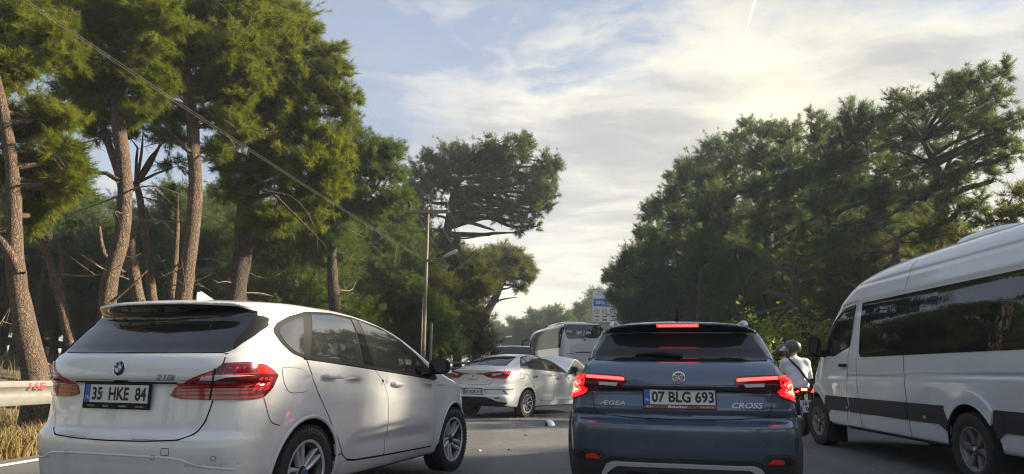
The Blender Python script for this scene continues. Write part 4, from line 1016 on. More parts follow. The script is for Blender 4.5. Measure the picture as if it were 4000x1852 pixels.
pine('leaning pine with a wide bluish crown reaching right over the road', tr([(1080, 880), (1088, 780), (1100, 700), (1112, 630), (1130, 560), (1142, 490), (1160, 440)], 33), [.30, .28, .27, .25, .22, .18, .08],
     row([(1130, 430, 65), (1190, 420, 60), (1245, 400, 55), (1300, 390, 45), (1322, 365, 28), (1370, 420, 38), (1392, 408, 22), (1340, 450, 45), (1280, 450, 55), (1220, 470, 50), (1100, 470, 55), (1060, 450, 50), (1240, 385, 35), (1150, 385, 28), (1330, 510, 35), (1290, 520, 35), (1370, 470, 35), (1320, 560, 22), (1350, 535, 22), (1250, 520, 35), (1080, 400, 30), (1180, 500, 40), (1395, 490, 18), (1310, 355, 20), (1325, 345, 14), (1228, 372, 18), (1150, 375, 16), (1400, 420, 22), (1385, 445, 26), (1340, 500, 35), (1300, 545, 28), (1345, 570, 18), (1250, 545, 22), (1365, 500, 30), (1380, 520, 20), (1310, 585, 18), (1050, 570, 40), (1090, 600, 35), (1140, 610, 30), (1240, 345, 14), (1285, 352, 14), (1120, 372, 14), (1030, 500, 50), (1160, 550, 30), (1060, 540, 40)], 33, .19, .62, seed=12, spread=.6, flat=1.0), NEED_D, GL, dens=185, k=16, barkm=BARK_D, dead=4, seed=22,
     extra=[(tr([(1135, 560), (1180, 560), (1230, 575), (1245, 580)], 32.5), .12, .03), (tr([(1130, 590), (1160, 600), (1225, 592)], 32.4), .08, .02), (tr([(1118, 640), (1095, 622), (1070, 605)], 32.3), .14, .05), (tr([(1120, 680), (1165, 660), (1190, 635)], 32.6), .10, .03)])
pine('brown tinged pine low behind the two power poles', tr([(1150, 900), (1150, 800), (1155, 720)], 40), [.25, .2, .08], row([(1120, 640, 42), (1080, 625, 42), (1165, 650, 36), (1060, 665, 45), (1040, 610, 40), (1140, 680, 55), (1185, 690, 55), (1210, 720, 50), (1160, 750, 60), (1110, 720, 45), (1100, 800, 60), (1180, 820, 60), (1060, 830, 50), (1130, 860, 50), (1230, 690, 30), (1200, 870, 45)], 40, .32, 1., seed=13), NEED_Y, GL, dens=180, k=14, barkm=BARK_D, seed=23)
pine('small slanting pine with a pale umbrella crown beside the farther power pole', tr([(1198, 900), (1205, 830), (1222, 790), (1246, 750), (1268, 700), (1290, 670)], 52), [.34, .32, .30, .26, .2, .1],
     row([(1220, 655, 38), (1260, 650, 40), (1300, 660, 35), (1325, 680, 24), (1330, 700, 18), (1275, 690, 30), (1235, 690, 26), (1308, 725, 15), (1200, 670, 30), (1290, 640, 20)], 52, .36, 1., seed=14), NEED_Y, GL, dens=200, k=14, barkm=BARK_D, seed=24, extra=[(tr([(1262, 715), (1300, 720), (1312, 735)], 52), .1, .04), (tr([(1240, 760), (1270, 752), (1300, 748)], 52), .08, .03)])

# right verge
def RY(u): return float(np.interp(u, [1500, 1600, 1700, 1800, 1900, 2000, 2100, 2200, 2350, 2450, 2600], [52, 46, 40, 35, 31, 28, 25, 23, 20.5, 18.5, 16.5]))
def rrow(items, sz, dfac=1., seed=0, dyf=.5):
    rr = random.Random(seed); return [blob(u, v, r, RY(u) + rr.uniform(-1, 1) * dyf * r * 1.5528 / CAM_F * RY(u) * 1.5, sz, dfac, rr.uniform(.75, 1.15)) for u, v, r in items]
pine('great spreading pine at the upper right with a dark forked trunk above the minibus', tr([(2300, 830), (2330, 740), (2350, 660), (2366, 560), (2368, 480), (2350, 410), (2320, 350)], 20.5), [.26, .24, .22, .20, .17, .12, .06],
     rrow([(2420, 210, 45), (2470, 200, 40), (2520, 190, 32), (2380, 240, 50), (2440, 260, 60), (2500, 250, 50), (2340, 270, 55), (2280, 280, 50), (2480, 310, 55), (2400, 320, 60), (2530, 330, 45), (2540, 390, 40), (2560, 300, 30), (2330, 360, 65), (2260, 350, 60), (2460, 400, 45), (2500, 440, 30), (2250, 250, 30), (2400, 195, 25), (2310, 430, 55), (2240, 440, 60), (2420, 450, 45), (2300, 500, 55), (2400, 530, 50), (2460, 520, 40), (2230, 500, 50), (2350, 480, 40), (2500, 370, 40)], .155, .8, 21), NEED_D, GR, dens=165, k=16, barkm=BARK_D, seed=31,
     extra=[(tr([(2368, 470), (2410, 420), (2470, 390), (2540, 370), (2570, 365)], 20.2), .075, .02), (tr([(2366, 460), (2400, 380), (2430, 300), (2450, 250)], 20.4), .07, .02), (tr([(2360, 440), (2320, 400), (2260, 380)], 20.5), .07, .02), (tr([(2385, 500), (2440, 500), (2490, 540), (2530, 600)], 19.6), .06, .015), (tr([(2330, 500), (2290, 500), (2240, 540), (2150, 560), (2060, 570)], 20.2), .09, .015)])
pine('tall dark pine of the right row under the brightest patch of sky', tr([(2140, 860), (2130, 760), (2110, 650), (2090, 540), (2080, 440)], 26), [.32, .30, .26, .2, .1],
     rrow([(2200, 320, 55), (2150, 300, 45), (2120, 340, 50), (2065, 320, 35), (2060, 370, 50), (2180, 390, 70), (2110, 430, 70), (2050, 440, 60), (2230, 300, 35), (2150, 490, 65), (2210, 490, 55), (2080, 520, 65), (2045, 290, 18), (2220, 550, 55), (2160, 590, 60)], .18, .8, 22), NEED_D, GR, dens=175, k=16, barkm=BARK_D, seed=32, extra=[(tr([(2090, 530), (2030, 560), (1960, 600), (1900, 640)], 27), .10, .02)])
pine('middle dark pine of the right row with a rounded shoulder', tr([(1950, 870), (1945, 760), (1935, 640), (1930, 520), (1925, 430)], 30), [.30, .27, .23, .17, .08],
     rrow([(1990, 350, 45), (1950, 330, 35), (1910, 330, 35), (1860, 350, 40), (1990, 420, 60), (1920, 400, 60), (1850, 410, 55), (1800, 375, 40), (2000, 490, 60), (1930, 480, 65), (1860, 490, 60), (1780, 400, 35), (1880, 310, 22), (1990, 560, 55), (1920, 560, 60), (2040, 590, 55)], .20, .8, 23), NEED_D, GR, dens=175, k=15, barkm=BARK_D, seed=33)
pine('sloping pine of the right row stepping down towards the road sign', tr([(1770, 880), (1765, 780), (1770, 680), (1775, 580), (1780, 480)], 36), [.30, .27, .23, .17, .08],
     rrow([(1790, 460, 50), (1740, 440, 45), (1710, 490, 42), (1790, 530, 60), (1720, 560, 55), (1670, 520, 38), (1640, 540, 30), (1840, 570, 55), (1780, 620, 60), (1700, 630, 55), (1660, 600, 40), (1630, 520, 16), (1850, 640, 55), (1720, 420, 24), (1690, 450, 24)], .23, .85, 24), NEED_D, GR, dens=185, k=15, barkm=BARK_D, seed=34, extra=[(tr([(1790, 690), (1840, 660), (1900, 650)], 35), .07, .02)])
pine('lower pine of the right row whose branch hangs over the road sign', tr([(1640, 880), (1640, 800), (1640, 700), (1640, 620)], 45), [.30, .26, .2, .1],
     rrow([(1620, 600, 30), (1650, 640, 45), (1600, 640, 30), (1580, 665, 32), (1640, 700, 55), (1580, 715, 45), (1545, 690, 24), (1700, 710, 55), (1560, 745, 35), (1640, 770, 50), (1530, 700, 16), (1590, 780, 45), (1690, 780, 50), (1760, 720, 50)], .28, .95, 25), NEED_D, GR, dens=195, k=14, barkm=BARK_D, seed=35)
pine('shaggy pine behind the motorcycle with pale hanging branches', tr([(2010, 890), (2005, 800), (2000, 700), (1990, 620)], 24), [.2, .17, .13, .05],
     rrow([(1960, 660, 55), (2030, 660, 60), (2090, 640, 55), (1900, 700, 50), (1980, 730, 60), (2060, 730, 60), (1860, 740, 45), (2120, 700, 55), (2000, 790, 50), (1910, 780, 50), (2090, 790, 50), (1820, 700, 40), (1800, 760, 50), (1840, 800, 45)], .18, .75, 26), NEED_M, GR, dens=160, k=14, barkm=BARK_D, dead=3, seed=36)
pine('olive pine right behind the roof of the minibus', tr([(2230, 860), (2240, 760), (2250, 680), (2260, 600)], 19), [.2, .18, .14, .05],
     rrow([(2180, 650, 55), (2250, 620, 55), (2310, 590, 50), (2370, 580, 50), (2280, 680, 55), (2200, 720, 55), (2350, 650, 50), (2420, 600, 40), (2140, 760, 50), (2150, 690, 45), (2250, 760, 45)], .15, .7, 27), NEED_Y, GR, dens=160, k=15, barkm=BARK_D, dead=6, seed=37)
pine('sunlit olive pine at the far right edge above the minibus roof', tr([(2560, 800), (2555, 700), (2550, 600), (2550, 540)], 17.5), [.2, .18, .14, .05],
     rrow([(2550, 490, 35), (2530, 540, 40), (2580, 530, 45), (2480, 560, 40), (2540, 600, 45), (2460, 620, 40), (2600, 480, 45), (2510, 660, 40)], .145, .7, 28), NEED_Y, GR, dens=170, k=15, barkm=BARK_D, seed=38)

# ---------------------------------------------------------------- filler forest: a few crowns copied about
def proto(seed, H_, mat, lab, n=9, sz=.28, k=12, dens=125):
    rr = random.Random(seed); bl = []
    for i in range(n):
        f = i / (n - 1); rad = H_ * (.14 + .10 * sin(PI * min(1, .25 + f * .75))); a = rr.uniform(0, 2 * PI); off = rad * (1.05 - f * .75)
        bl.append(((cos(a) * off, -400 + sin(a) * off, H_ * (.34 + .58 * f)), (rad * .75, rad * .75, rad * .6), sz, 1.))
    gz = float(ground_z(0., -400.)); bl = [((c[0], c[1], c[2] + gz), r, s, q) for c, r, s, q in bl]
    return pine(lab, [Vector((0, -400, gz)), Vector((.15, -400, gz + H_ * .35)), Vector((-.1, -400, gz + H_ * .7)), Vector((.1, -400, gz + H_ * .95))], [H_ * .024, H_ * .02, H_ * .014, .03], bl, mat, None, dens=dens, k=k, barkm=BARK_D, seed=seed, per=7)
PROTO = [proto(101, 10, NEED_M, 'x'), proto(102, 11, NEED_D, 'x'), proto(103, 9, NEED_M, 'x'), proto(104, 10, NEED_Y, 'x', n=8)]
used = set()
def plant(i, x, y, s, rz, label, group, sz=None):
    src = PROTO[i]; gz = float(ground_z(x, y))
    if i in used:
        r = src.copy(); COL.objects.link(r)
        for ch in src.children: c = ch.copy(); COL.objects.link(c); c.parent = r
    else: r = src; used.add(i)
    r.location = (x, y, gz); r.rotation_euler = (0, 0, rz); r.scale = (s, s, (sz or s)); r['label'] = label; r['group'] = group; return r
LMK_L = [(-80, 'left of the crooked leaning pine'), (60, 'behind the crooked leaning pine'), (160, 'behind the bent bare trunk'), (280, 'behind the S shaped trunk'), (385, 'behind the forked trunk'), (470, 'behind the trunk above the shark fin antenna'), (590, 'behind the heavy dark pine'), (720, 'right of the heavy dark pine'), (850, 'behind the bushy green pine'), (960, 'behind the low round pine'), (1060, 'behind the lamp pole'), (1160, 'behind the brown tinged pine')]
LMK_R = [(1640, 'behind the tree over the road sign'), (1770, 'above the left of the blue hatchback'), (1850, 'above the brake lamp of the blue hatchback'), (1950, 'above the leafy shrubs'), (2060, 'above the minibus mirror'), (2160, 'above the minibus windscreen'), (2280, 'above the front of the minibus roof'), (2420, 'above the middle of the minibus roof'), (2560, 'at the right edge above the minibus')]
LMK_F = [(1240, 'beside the farther power pole'), (1300, 'left of the coach front'), (1360, 'above the coach roof unit'), (1430, 'above the middle of the coach'), (1490, 'just left of the road sign'), (1550, 'behind the road sign')]
def near_mark(L, u): return min(L, key=lambda q: abs(q[0] - u))[1]
rr = random.Random(5)
FL = 'dark pines filling the wood behind the left trunks'; FR = 'dark pines filling the wood behind the right row'; FF = 'far pines closing the end of the road'
for k in range(30):
    u = -140 + k * 42 + rr.uniform(-12, 12); Y = rr.uniform(22, 40); p = at(u, 900, Y); vt = float(np.interp(u, [0, 150, 200, 420, 470, 650, 850, 1100], [380, 400, 470, 490, 430, 430, 480, 620])) + rr.uniform(-10, 50)
    h = at(u, vt, Y).z - float(ground_z(p.x, p.y)); plant(rr.choice([0, 1, 2, 0, 3]), p.x, Y, max(h, 2) / 10.6, rr.uniform(0, 6.28), ('tall' if h > 8.5 else 'shorter') + ' shaded dark green pine in the wood ' + near_mark(LMK_L, u), FL)
for k in range(22):
    u = 1640 + k * 46 + rr.uniform(-12, 12); Y = RY(u) + rr.uniform(4, 14); p = at(u, 900, Y); vt = float(np.interp(u, [1640, 1800, 2100, 2350, 2450, 2600], [690, 560, 470, 480, 560, 560])) + rr.uniform(0, 60)
    h = at(u, vt, Y).z - float(ground_z(p.x, p.y)); plant(rr.choice([1, 0, 1, 2]), p.x, Y, max(h, 2) / 10.6, rr.uniform(0, 6.28), ('tall' if h > 8.5 else 'shorter') + ' shaded dark pine in the wood ' + near_mark(LMK_R, u), FR)
for k, (u, v) in enumerate([(1235, 815), (1262, 830), (1290, 812), (1318, 800), (1345, 795), (1370, 790), (1398, 785), (1425, 768), (1450, 790), (1476, 770), (1503, 745), (1530, 760), (1560, 740), (1305, 822), (1360, 810), (1415, 800), (1465, 800)]):
    Y = 95 + rr.uniform(-10, 20); p = at(u, 900, Y); h = at(u, v - 6, Y).z - float(ground_z(p.x, p.y)); plant(rr.choice([0, 1, 2]), p.x, Y, max(h, 3) / 10.2, rr.uniform(0, 6.28), ('taller' if v < 790 else 'lower') + ' hazy grey green pine in the far treeline ' + near_mark(LMK_F, u), FF)
for k in range(26):                                              # shrubs and saplings low in the wood
    u = -100 + k * 48 + rr.uniform(-15, 15); Y = rr.uniform(26, 44); p = at(u, 900, Y); plant(rr.choice([0, 1, 2]), p.x, Y, rr.uniform(.40, .55), rr.uniform(0, 6.28), 'young pine low in the shaded wood ' + near_mark(LMK_L, u), FL, sz=rr.uniform(.35, .5))
for k in range(20):
    u = 1640 + k * 52 + rr.uniform(-15, 15); Y = RY(u) + rr.uniform(2, 9); p = at(u, 900, Y); plant(rr.choice([0, 1, 2]), p.x, Y, rr.uniform(.40, .5), rr.uniform(0, 6.28), 'young pine low in the shaded wood ' + near_mark(LMK_R, u), FR, sz=rr.uniform(.35, .5))
# unseen trees beside the frame and behind the camera, added to shape light and reflections
for k in range(34):
    if k < 12: y = -3 + k * 1.9; x, _ = road(-ROAD_W - 5.0 - rr.uniform(0, 2.5), y); sc = rr.uniform(.76, .84) if y < 11.5 else rr.uniform(.52, .57)           # right row added as a sun screen for cars and road, lower farther on
    elif k >= 26: break
    elif k < 16: y = -4 + (k - 12) * 3; x, _ = road(9 + rr.uniform(0, 5), y); sc = rr.uniform(1.0, 1.3)
    else: y = -5 - (k - 16) * 2.2; x, _ = road(5 + rr.uniform(0, 5), y) if k % 2 else road(-ROAD_W - 4 - rr.uniform(0, 4), y); sc = rr.uniform(.9, 1.15)
    plant(rr.choice([0, 1, 2]), x, y, sc, rr.uniform(0, 6.28), 'unseen pine added beside the road for light and reflections', 'unseen pines added beside the road for light and reflections')

# ---------------------------------------------------------------- broad leaved shrubs by the motorcycle
def shrub(label, u, v0, v1, Y, wpx, n, seed):
    rg = np.random.default_rng(seed); rnd = random.Random(seed); a = at(u, v0, Y); b = at(u, v1, Y); gz = float(ground_z(a.x, a.y)); w_ = wpx * 1.5528 / CAM_F * Y
    t = thing('leafy_shrub', label, 'shrub', (a.x, a.y, gz), 0, 'leafy shrubs at the right road edge')
    stems = MB(); V, F = [], []
    H_ = b.z - gz
    for s in range(14):
        tip = Vector((rnd.gauss(0, .5) * w_, rnd.gauss(0, .35) * w_, H_ * rnd.uniform(.45, 1.05))); mid = tip * .55 + Vector((rnd.uniform(-.1, .1), rnd.uniform(-.1, .1), .15)) * H_
        wobble_tube(stems, [Vector((rnd.uniform(-.1, .1), rnd.uniform(-.1, .1), -.1)), mid, tip], [.018, .012, .004], 5, .15, .1, rnd)
        P = spline([tuple(mid * .4), tuple(mid), tuple(tip)], 10)
        for q in range(n // 14):
            c = P[rnd.randrange(4, len(P))] + rg.normal(size=3) * .13; d = rg.normal(size=3); d[2] = d[2] * .5 - .1; d /= np.linalg.norm(d); u_ = np.cross(d, rg.normal(size=3)); u_ /= np.linalg.norm(u_); nn = np.cross(d, u_)
            L = rnd.uniform(.07, .13); W_ = L * .27; b0 = len(V)
            V += [c, c + d * L * .35 + u_ * W_ + nn * .012, c + d * L * .35 - u_ * W_ + nn * .012, c + d * L * .75 + u_ * W_ * .7, c + d * L * .75 - u_ * W_ * .7, c + d * L - nn * .01]
            F += [(b0, b0 + 1, b0 + 2), (b0 + 1, b0 + 3, b0 + 4), (b0 + 1, b0 + 4, b0 + 2), (b0 + 3, b0 + 5, b0 + 4)]
    stems.build('stems', BARK_D, t, sharp=180); mesh_obj('foliage', np.array(V), np.array(F), LEAF, t, False)
LEAF = leafy('glossy_broad_leaves', (.09, .13, .028), (.22, .26, .05), (.34, .28, .09), .5, .35)
shrub('leafy shrub beside the roof of the dark blue hatchback', 1905, 920, 780, 15.5, 75, 1500, 1)
shrub('taller leafy shrub behind the motorcycle passenger', 1965, 930, 775, 16.5, 75, 1500, 2)
shrub('leafy shrub beside the wing mirror of the minibus', 2045, 930, 790, 16.5, 65, 1300, 3)
shrub('low leafy shrub between the motorcycle and the minibus mirror', 2010, 940, 850, 16.2, 60, 900, 4)
# ---------------------------------------------------------------- vehicles
def make_body(b, mats, parent, name='body', under=.30, well=True):
    P, Q, N = field_mesh(b, b.bounds, b.h)
    c = P[Q].mean(1); nn = N[Q].mean(1); mi = np.zeros(len(Q), int)
    s = np.abs(b.solid(c[:, 0], c[:, 1], c[:, 2])) > .012
    mi[s] = 1
    mi[(nn[:, 2] < -.8) & (c[:, 2] < under)] = 1
    return mesh_obj(name, P, Q, mats, parent, True, N, mi)

def wheel(parent, x, y, r, rw, width, style, steer=0., z=None, rim_mat='alloy', text=None):
    """y<0 is the right side; the wheel's outer face is built towards -y and turned round for the left side"""
    z = r if z is None else z
    w = bpy.data.objects.new('wheel', None); link(w, parent); w.location = (x, y, z); w.empty_display_size = .1
    w.rotation_euler = (0, RAD(random.uniform(0, 70)), steer + (PI if y > 0 else 0))
    h = width / 2
    prof = [(rw * .96, h * .9), (rw + .012, h * .96), (rw + .03, h), (r - .045, h * 1.05), (r - .02, h * .98), (r - .006, h * .86)]
    side = [(a, -b) for a, b in prof]
    tread = [(r - .006, -h * .86), (r, -h * .72), (r, -h * .5), (r - .009, -h * .48), (r - .009, -h * .40), (r, -h * .38), (r + .001, -h * .06), (r - .009, -h * .05), (r - .009, h * .05), (r + .001, h * .06), (r, h * .38), (r - .009, h * .40), (r - .009, h * .48), (r, h * .5), (r, h * .72)]
    t = MB().lathe(side + tread + prof[::-1], 72)
    for k in range(60):                                       # shoulder blocks
        a = 2 * PI * k / 60
        for sg in (-1, 1):
            t.box((cos(a) * (r - .012), sg * h * .9, sin(a) * (r - .012)), (.026, .016, r * 2 * PI / 60 * .62), Matrix.Rotation(-a, 4, 'Y'))
    t.build('tyre', M['rubber'], w)
    if text:
        V, F = fit_text(text, .26, .028); rr = (r + rw) / 2 + .012; a0 = V[:, 0] / rr
        P = np.c_[np.sin(a0) * (rr + V[:, 1]), np.full(len(V), -h * 1.045), np.cos(a0) * (rr + V[:, 1])]
        mesh_obj('sidewall_lettering', P, F, M['ink_grey'], w, False)
    f = -h * .88
    rim = MB().lathe([(rw - .004, h * .85), (rw - .03, h * .5), (rw - .035, -h * .5), (rw - .02, f + .012), (rw + .010, f - .004), (rw + .013, f + .006), (rw + .004, f + .012)], 64)
    rim.build('rim', M['alloy_dark' if style in ('blade', 'ten') else rim_mat], w)
    lip = MB().lathe([(rw - .012, f + .002), (rw - .008, f - .007), (rw + .009, f - .007), (rw + .013, f + .002)], 64); lip.build('rim_lip', M[rim_mat], w)
    MB().lathe([(.06, .0), (rw * .74, .0), (rw * .74, .02), (.06, .02)], 40).build('brake_disc', M['disc'], w)
    MB().lathe([(0, .03), (rw - .02, .03)], 40).build('wheel_back', M['gap'], w)
    def spoke(a, w0, w1, yoff=0., twist=0., mat=rim_mat, bend=0., depth=.03):
        m = MB(); n = 6; vs = []
        for i in range(n + 1):
            k = i / n; rr = .045 + (rw - .05) * k; ww = w0 + (w1 - w0) * k; th = a + twist * k + bend * sin(PI * k)
            yy = f + .030 + yoff - .022 * k ** 1.5
            for sx, dy in ((-1, depth), (-.9, .002), (0, -.006), (.9, .002), (1, depth)):
                tx = sx * ww / 2; vs.append((cos(th) * rr - sin(th) * tx, yy + dy, sin(th) * rr + cos(th) * tx))
        fs = [(i * 5 + j, i * 5 + j + 1, (i + 1) * 5 + j + 1, (i + 1) * 5 + j) for i in range(n) for j in range(4)]
        m.put(vs, fs).build('spoke', M[mat], w)
    if style == 'blade':
        for k in range(10): spoke(2 * PI * k / 10, .030, .040 if k % 2 else .034, twist=.28 if k % 2 else -.05, mat=rim_mat)
    elif style == 'ten':
        for k in range(5):
            for s_ in (-1, 1): spoke(2 * PI * k / 5 + s_ * .19, .026, .026, twist=s_ * .12, mat=rim_mat)
    elif style == 'six':
        for k in range(6): spoke(2 * PI * k / 6, .062, .084, mat=rim_mat, depth=.04)
        for k in range(6):
            a = 2 * PI * (k + .5) / 6; MB().lathe([(0, -.012), (.011, -.012), (.013, 0), (.013, .03)], 8, center=(cos(a) * .062, f + .022, sin(a) * .062)).build('lug_nut', M['alloy_dark'], w)
    else:
        for k in range(5): spoke(2 * PI * k / 5, .06, .05, mat=rim_mat)
    MB().lathe([(0, f + .004), (.025, f + .005), (.033, f + .012), (.036, f + .035), (.06, f + .04), (.062, .03)], 24).build('hub_cap', M['alloy_dark' if style != 'six' else rim_mat], w)
    MB().lathe([(0, f + .001), (.018, f + .002), (.021, f + .006)], 16).build('centre_badge', M['badge_blue'] if style == 'blade' else M['chrome'], w)
    return w

def arch_lip(on, x, z, r, name, mat, parent, modes='SL', width=.02, h=.006, off=.0, a0=0., a1=PI):
    for mo in modes:
        pts = [(x + r * cos(a), z + r * sin(a)) for a in np.linspace(a0, a1, 26)]
        on.strip(pts, mo, width, off, h, smooth=False).build(name, mat, parent)

def plate(parent, name, M4, wid, hgt, text, text_w, text_h, frame=.012, strip=None, strip_h=.0, blue=True, gap_marks=()):
    """a flat number plate: frame, white field, blue band, characters; local x right, y up, z towards the viewer"""
    root = MB().box((0, -strip_h / 2, -.004), (wid + 2 * frame, hgt + 2 * frame + strip_h, .012), bevel=.004)
    m = np.array(M4)
    fr = mesh_obj(name, np.array(root.v) @ m[:3, :3].T + m[:3, 3], root.f, M['trim'], parent, False)
    T = lambda x, y, z=.0: M4 @ Matrix.Translation((x, y, z))
    q = MB().box((0, 0, .0035), (wid, hgt, .003)); place(q.v, q.f, 'plate_face', M['plate'], fr, M4)
    bw = wid * .085 if blue else 0
    if blue:
        q = MB().box((-wid / 2 + bw / 2, 0, .0052), (bw, hgt, .001)); place(q.v, q.f, 'country_band', M['plate_blue'], fr, M4)
        V, F = fit_text('TR', bw * .72, hgt * .17, .01); place(V, F, 'country_letters', M['white_ink'], fr, T(-wid / 2 + bw / 2, -hgt * .22, .0062))
    glyphs(text, text_w, text_h, fr, T(bw / 2 + .002, 0, .0056))
    if strip_h and strip:
        q = MB().box((0, -hgt / 2 - frame / 2 - strip_h / 2, .0035), (wid + 1.6 * frame, strip_h, .003)); place(q.v, q.f, 'dealer_strip', M[strip], fr, M4)
    return fr

def glyphs(text, w_, h_, parent, M4, bold=.034):
    """every character of a plate is a piece of its own"""
    V, F = fit_text(text, w_, h_, bold); par = list(range(len(V)))
    def find(i):
        while par[i] != i: par[i] = par[par[i]]; i = par[i]
        return i
    for f in F:
        for i in f[1:]: par[find(i)] = find(f[0])
    sets = {}
    for f in F: sets.setdefault(find(f[0]), []).append(f)
    for fs in sets.values():
        ids = sorted({i for f in fs for i in f}); mp_ = {i: k for k, i in enumerate(ids)}
        place(V[ids], [tuple(mp_[i] for i in f) for f in fs], 'plate_character', M['ink'], parent, M4)

def mark(parent, name, txt, wid, hgt, mat, M4, x, y, z, bold=.01, shear=0.):
    V, F = fit_text(txt, wid, hgt, bold, shear=shear); return place(V, F, name, M[mat], parent, M4 @ Matrix.Translation((x, y, z)))

def rear_frame(on, y, z, tilt=0.):
    """a frame on the rear face: x right as seen from behind, y up, z out"""
    P, N = on.cast('R', [(y, z)]); 
    return Matrix.Translation(P[0]) @ Matrix(((0, 0, -1), (-1, 0, 0), (0, 1, 0))).to_4x4() @ Matrix.Rotation(tilt, 4, 'X')

def blade_fin(parent, loc, L, H, W, mat):
    m = MB(); vs = []; n = 10
    for i in range(n + 1):
        k = i / n; x = -L * k; hh = H * (k ** .9) * (1 if k < .8 else 1 - (k - .8) / .2 * .35); ww = W * sin(PI * min(1, .15 + k * .8)) ** .5 * (.6 + .4 * (1 - k))
        for u, v in ((-1, 0), (-.75, .45), (-.28, .9), (0, 1), (.28, .9), (.75, .45), (1, 0)): vs.append((loc[0] + x, loc[1] + u * ww / 2, loc[2] + v * hh))
    fs = [(i * 7 + j, (i + 1) * 7 + j, (i + 1) * 7 + j + 1, i * 7 + j + 1) for i in range(n) for j in range(6)] + [tuple(range(7)), tuple(n * 7 + j for j in range(6, -1, -1))]
    return m.put(vs, fs).build('antenna_fin', mat, parent, sharp=60)

def door_mirror(parent, loc, side, mat, size=(.10, .20, .15), name='door_mirror', glass='mirror', arm=True):
    """loc: centre of the shell; side -1 right, +1 left"""
    sx, sy, sz = size
    def f(x, y, z):
        q = np.sqrt((np.maximum(x - loc[0], 0) / sx) ** 2 + (np.minimum(x - loc[0], 0) / (sx * .35)) ** 2 + np.abs((y - loc[1]) / (sy / 2)) ** 3.2 * 1. + np.abs((z - loc[2] - .01 * (y - loc[1]) * side) / (sz / 2)) ** 3.2)
        return np.maximum((q - 1) * .06, loc[0] - .02 - x)
    P, Q, N = field_mesh(f, ((loc[0] - .06, loc[0] + sx + .03), (loc[1] - sy / 2 - .03, loc[1] + sy / 2 + .03), (loc[2] - sz / 2 - .03, loc[2] + sz / 2 + .03)), .012, mirror=False)
    sh = mesh_obj(name, P, Q, mat, parent, True, N)
    q = MB(); pts = [(loc[1] + sy * .43 * np.sign(cos(a)) * abs(cos(a)) ** .55, loc[2] + sz * .42 * np.sign(sin(a)) * abs(sin(a)) ** .55) for a in np.linspace(0, 2 * PI, 28, endpoint=False)]
    q.prism(pts, loc[0] - .026, loc[0] - .021).build('mirror_glass', M[glass], sh, smooth=False)
    if arm:
        y0 = loc[1] - side * sy * .35
        MB().tube([(loc[0] + .03, y0, loc[2] - sz * .42), (loc[0] + .05, y0 - side * .09, loc[2] - sz * .62), (loc[0] + .08, y0 - side * .16, loc[2] - sz * .7)], [.030, .026, .03], 8).build('mirror_arm', M['trim'], sh)
    return sh

def handle(on, x, z, mo, mat, parent, L=.21):
    P, N = on.cast(mo, [(x, z)]); p = P[0]; s = -1 if mo == 'S' else 1
    cup = on.panel('handle_recess', [(x + .055 * cos(a), z + .036 * sin(a)) for a in np.linspace(0, 2 * PI, 22, endpoint=False)], mo, .0042, mat, parent, res=.02)
    m = MB().tube([(x - L / 2, p[1] + s * .012, z + .004), (x - L / 2 + .02, p[1] + s * .034, z + .004), (x, p[1] + s * .042, z), (x + L / 2 - .03, p[1] + s * .034, z - .004), (x + L / 2, p[1] + s * .012, z - .006)], [.012, .020, .021, .018, .008], 10)
    return m.build('door_handle', mat, parent)

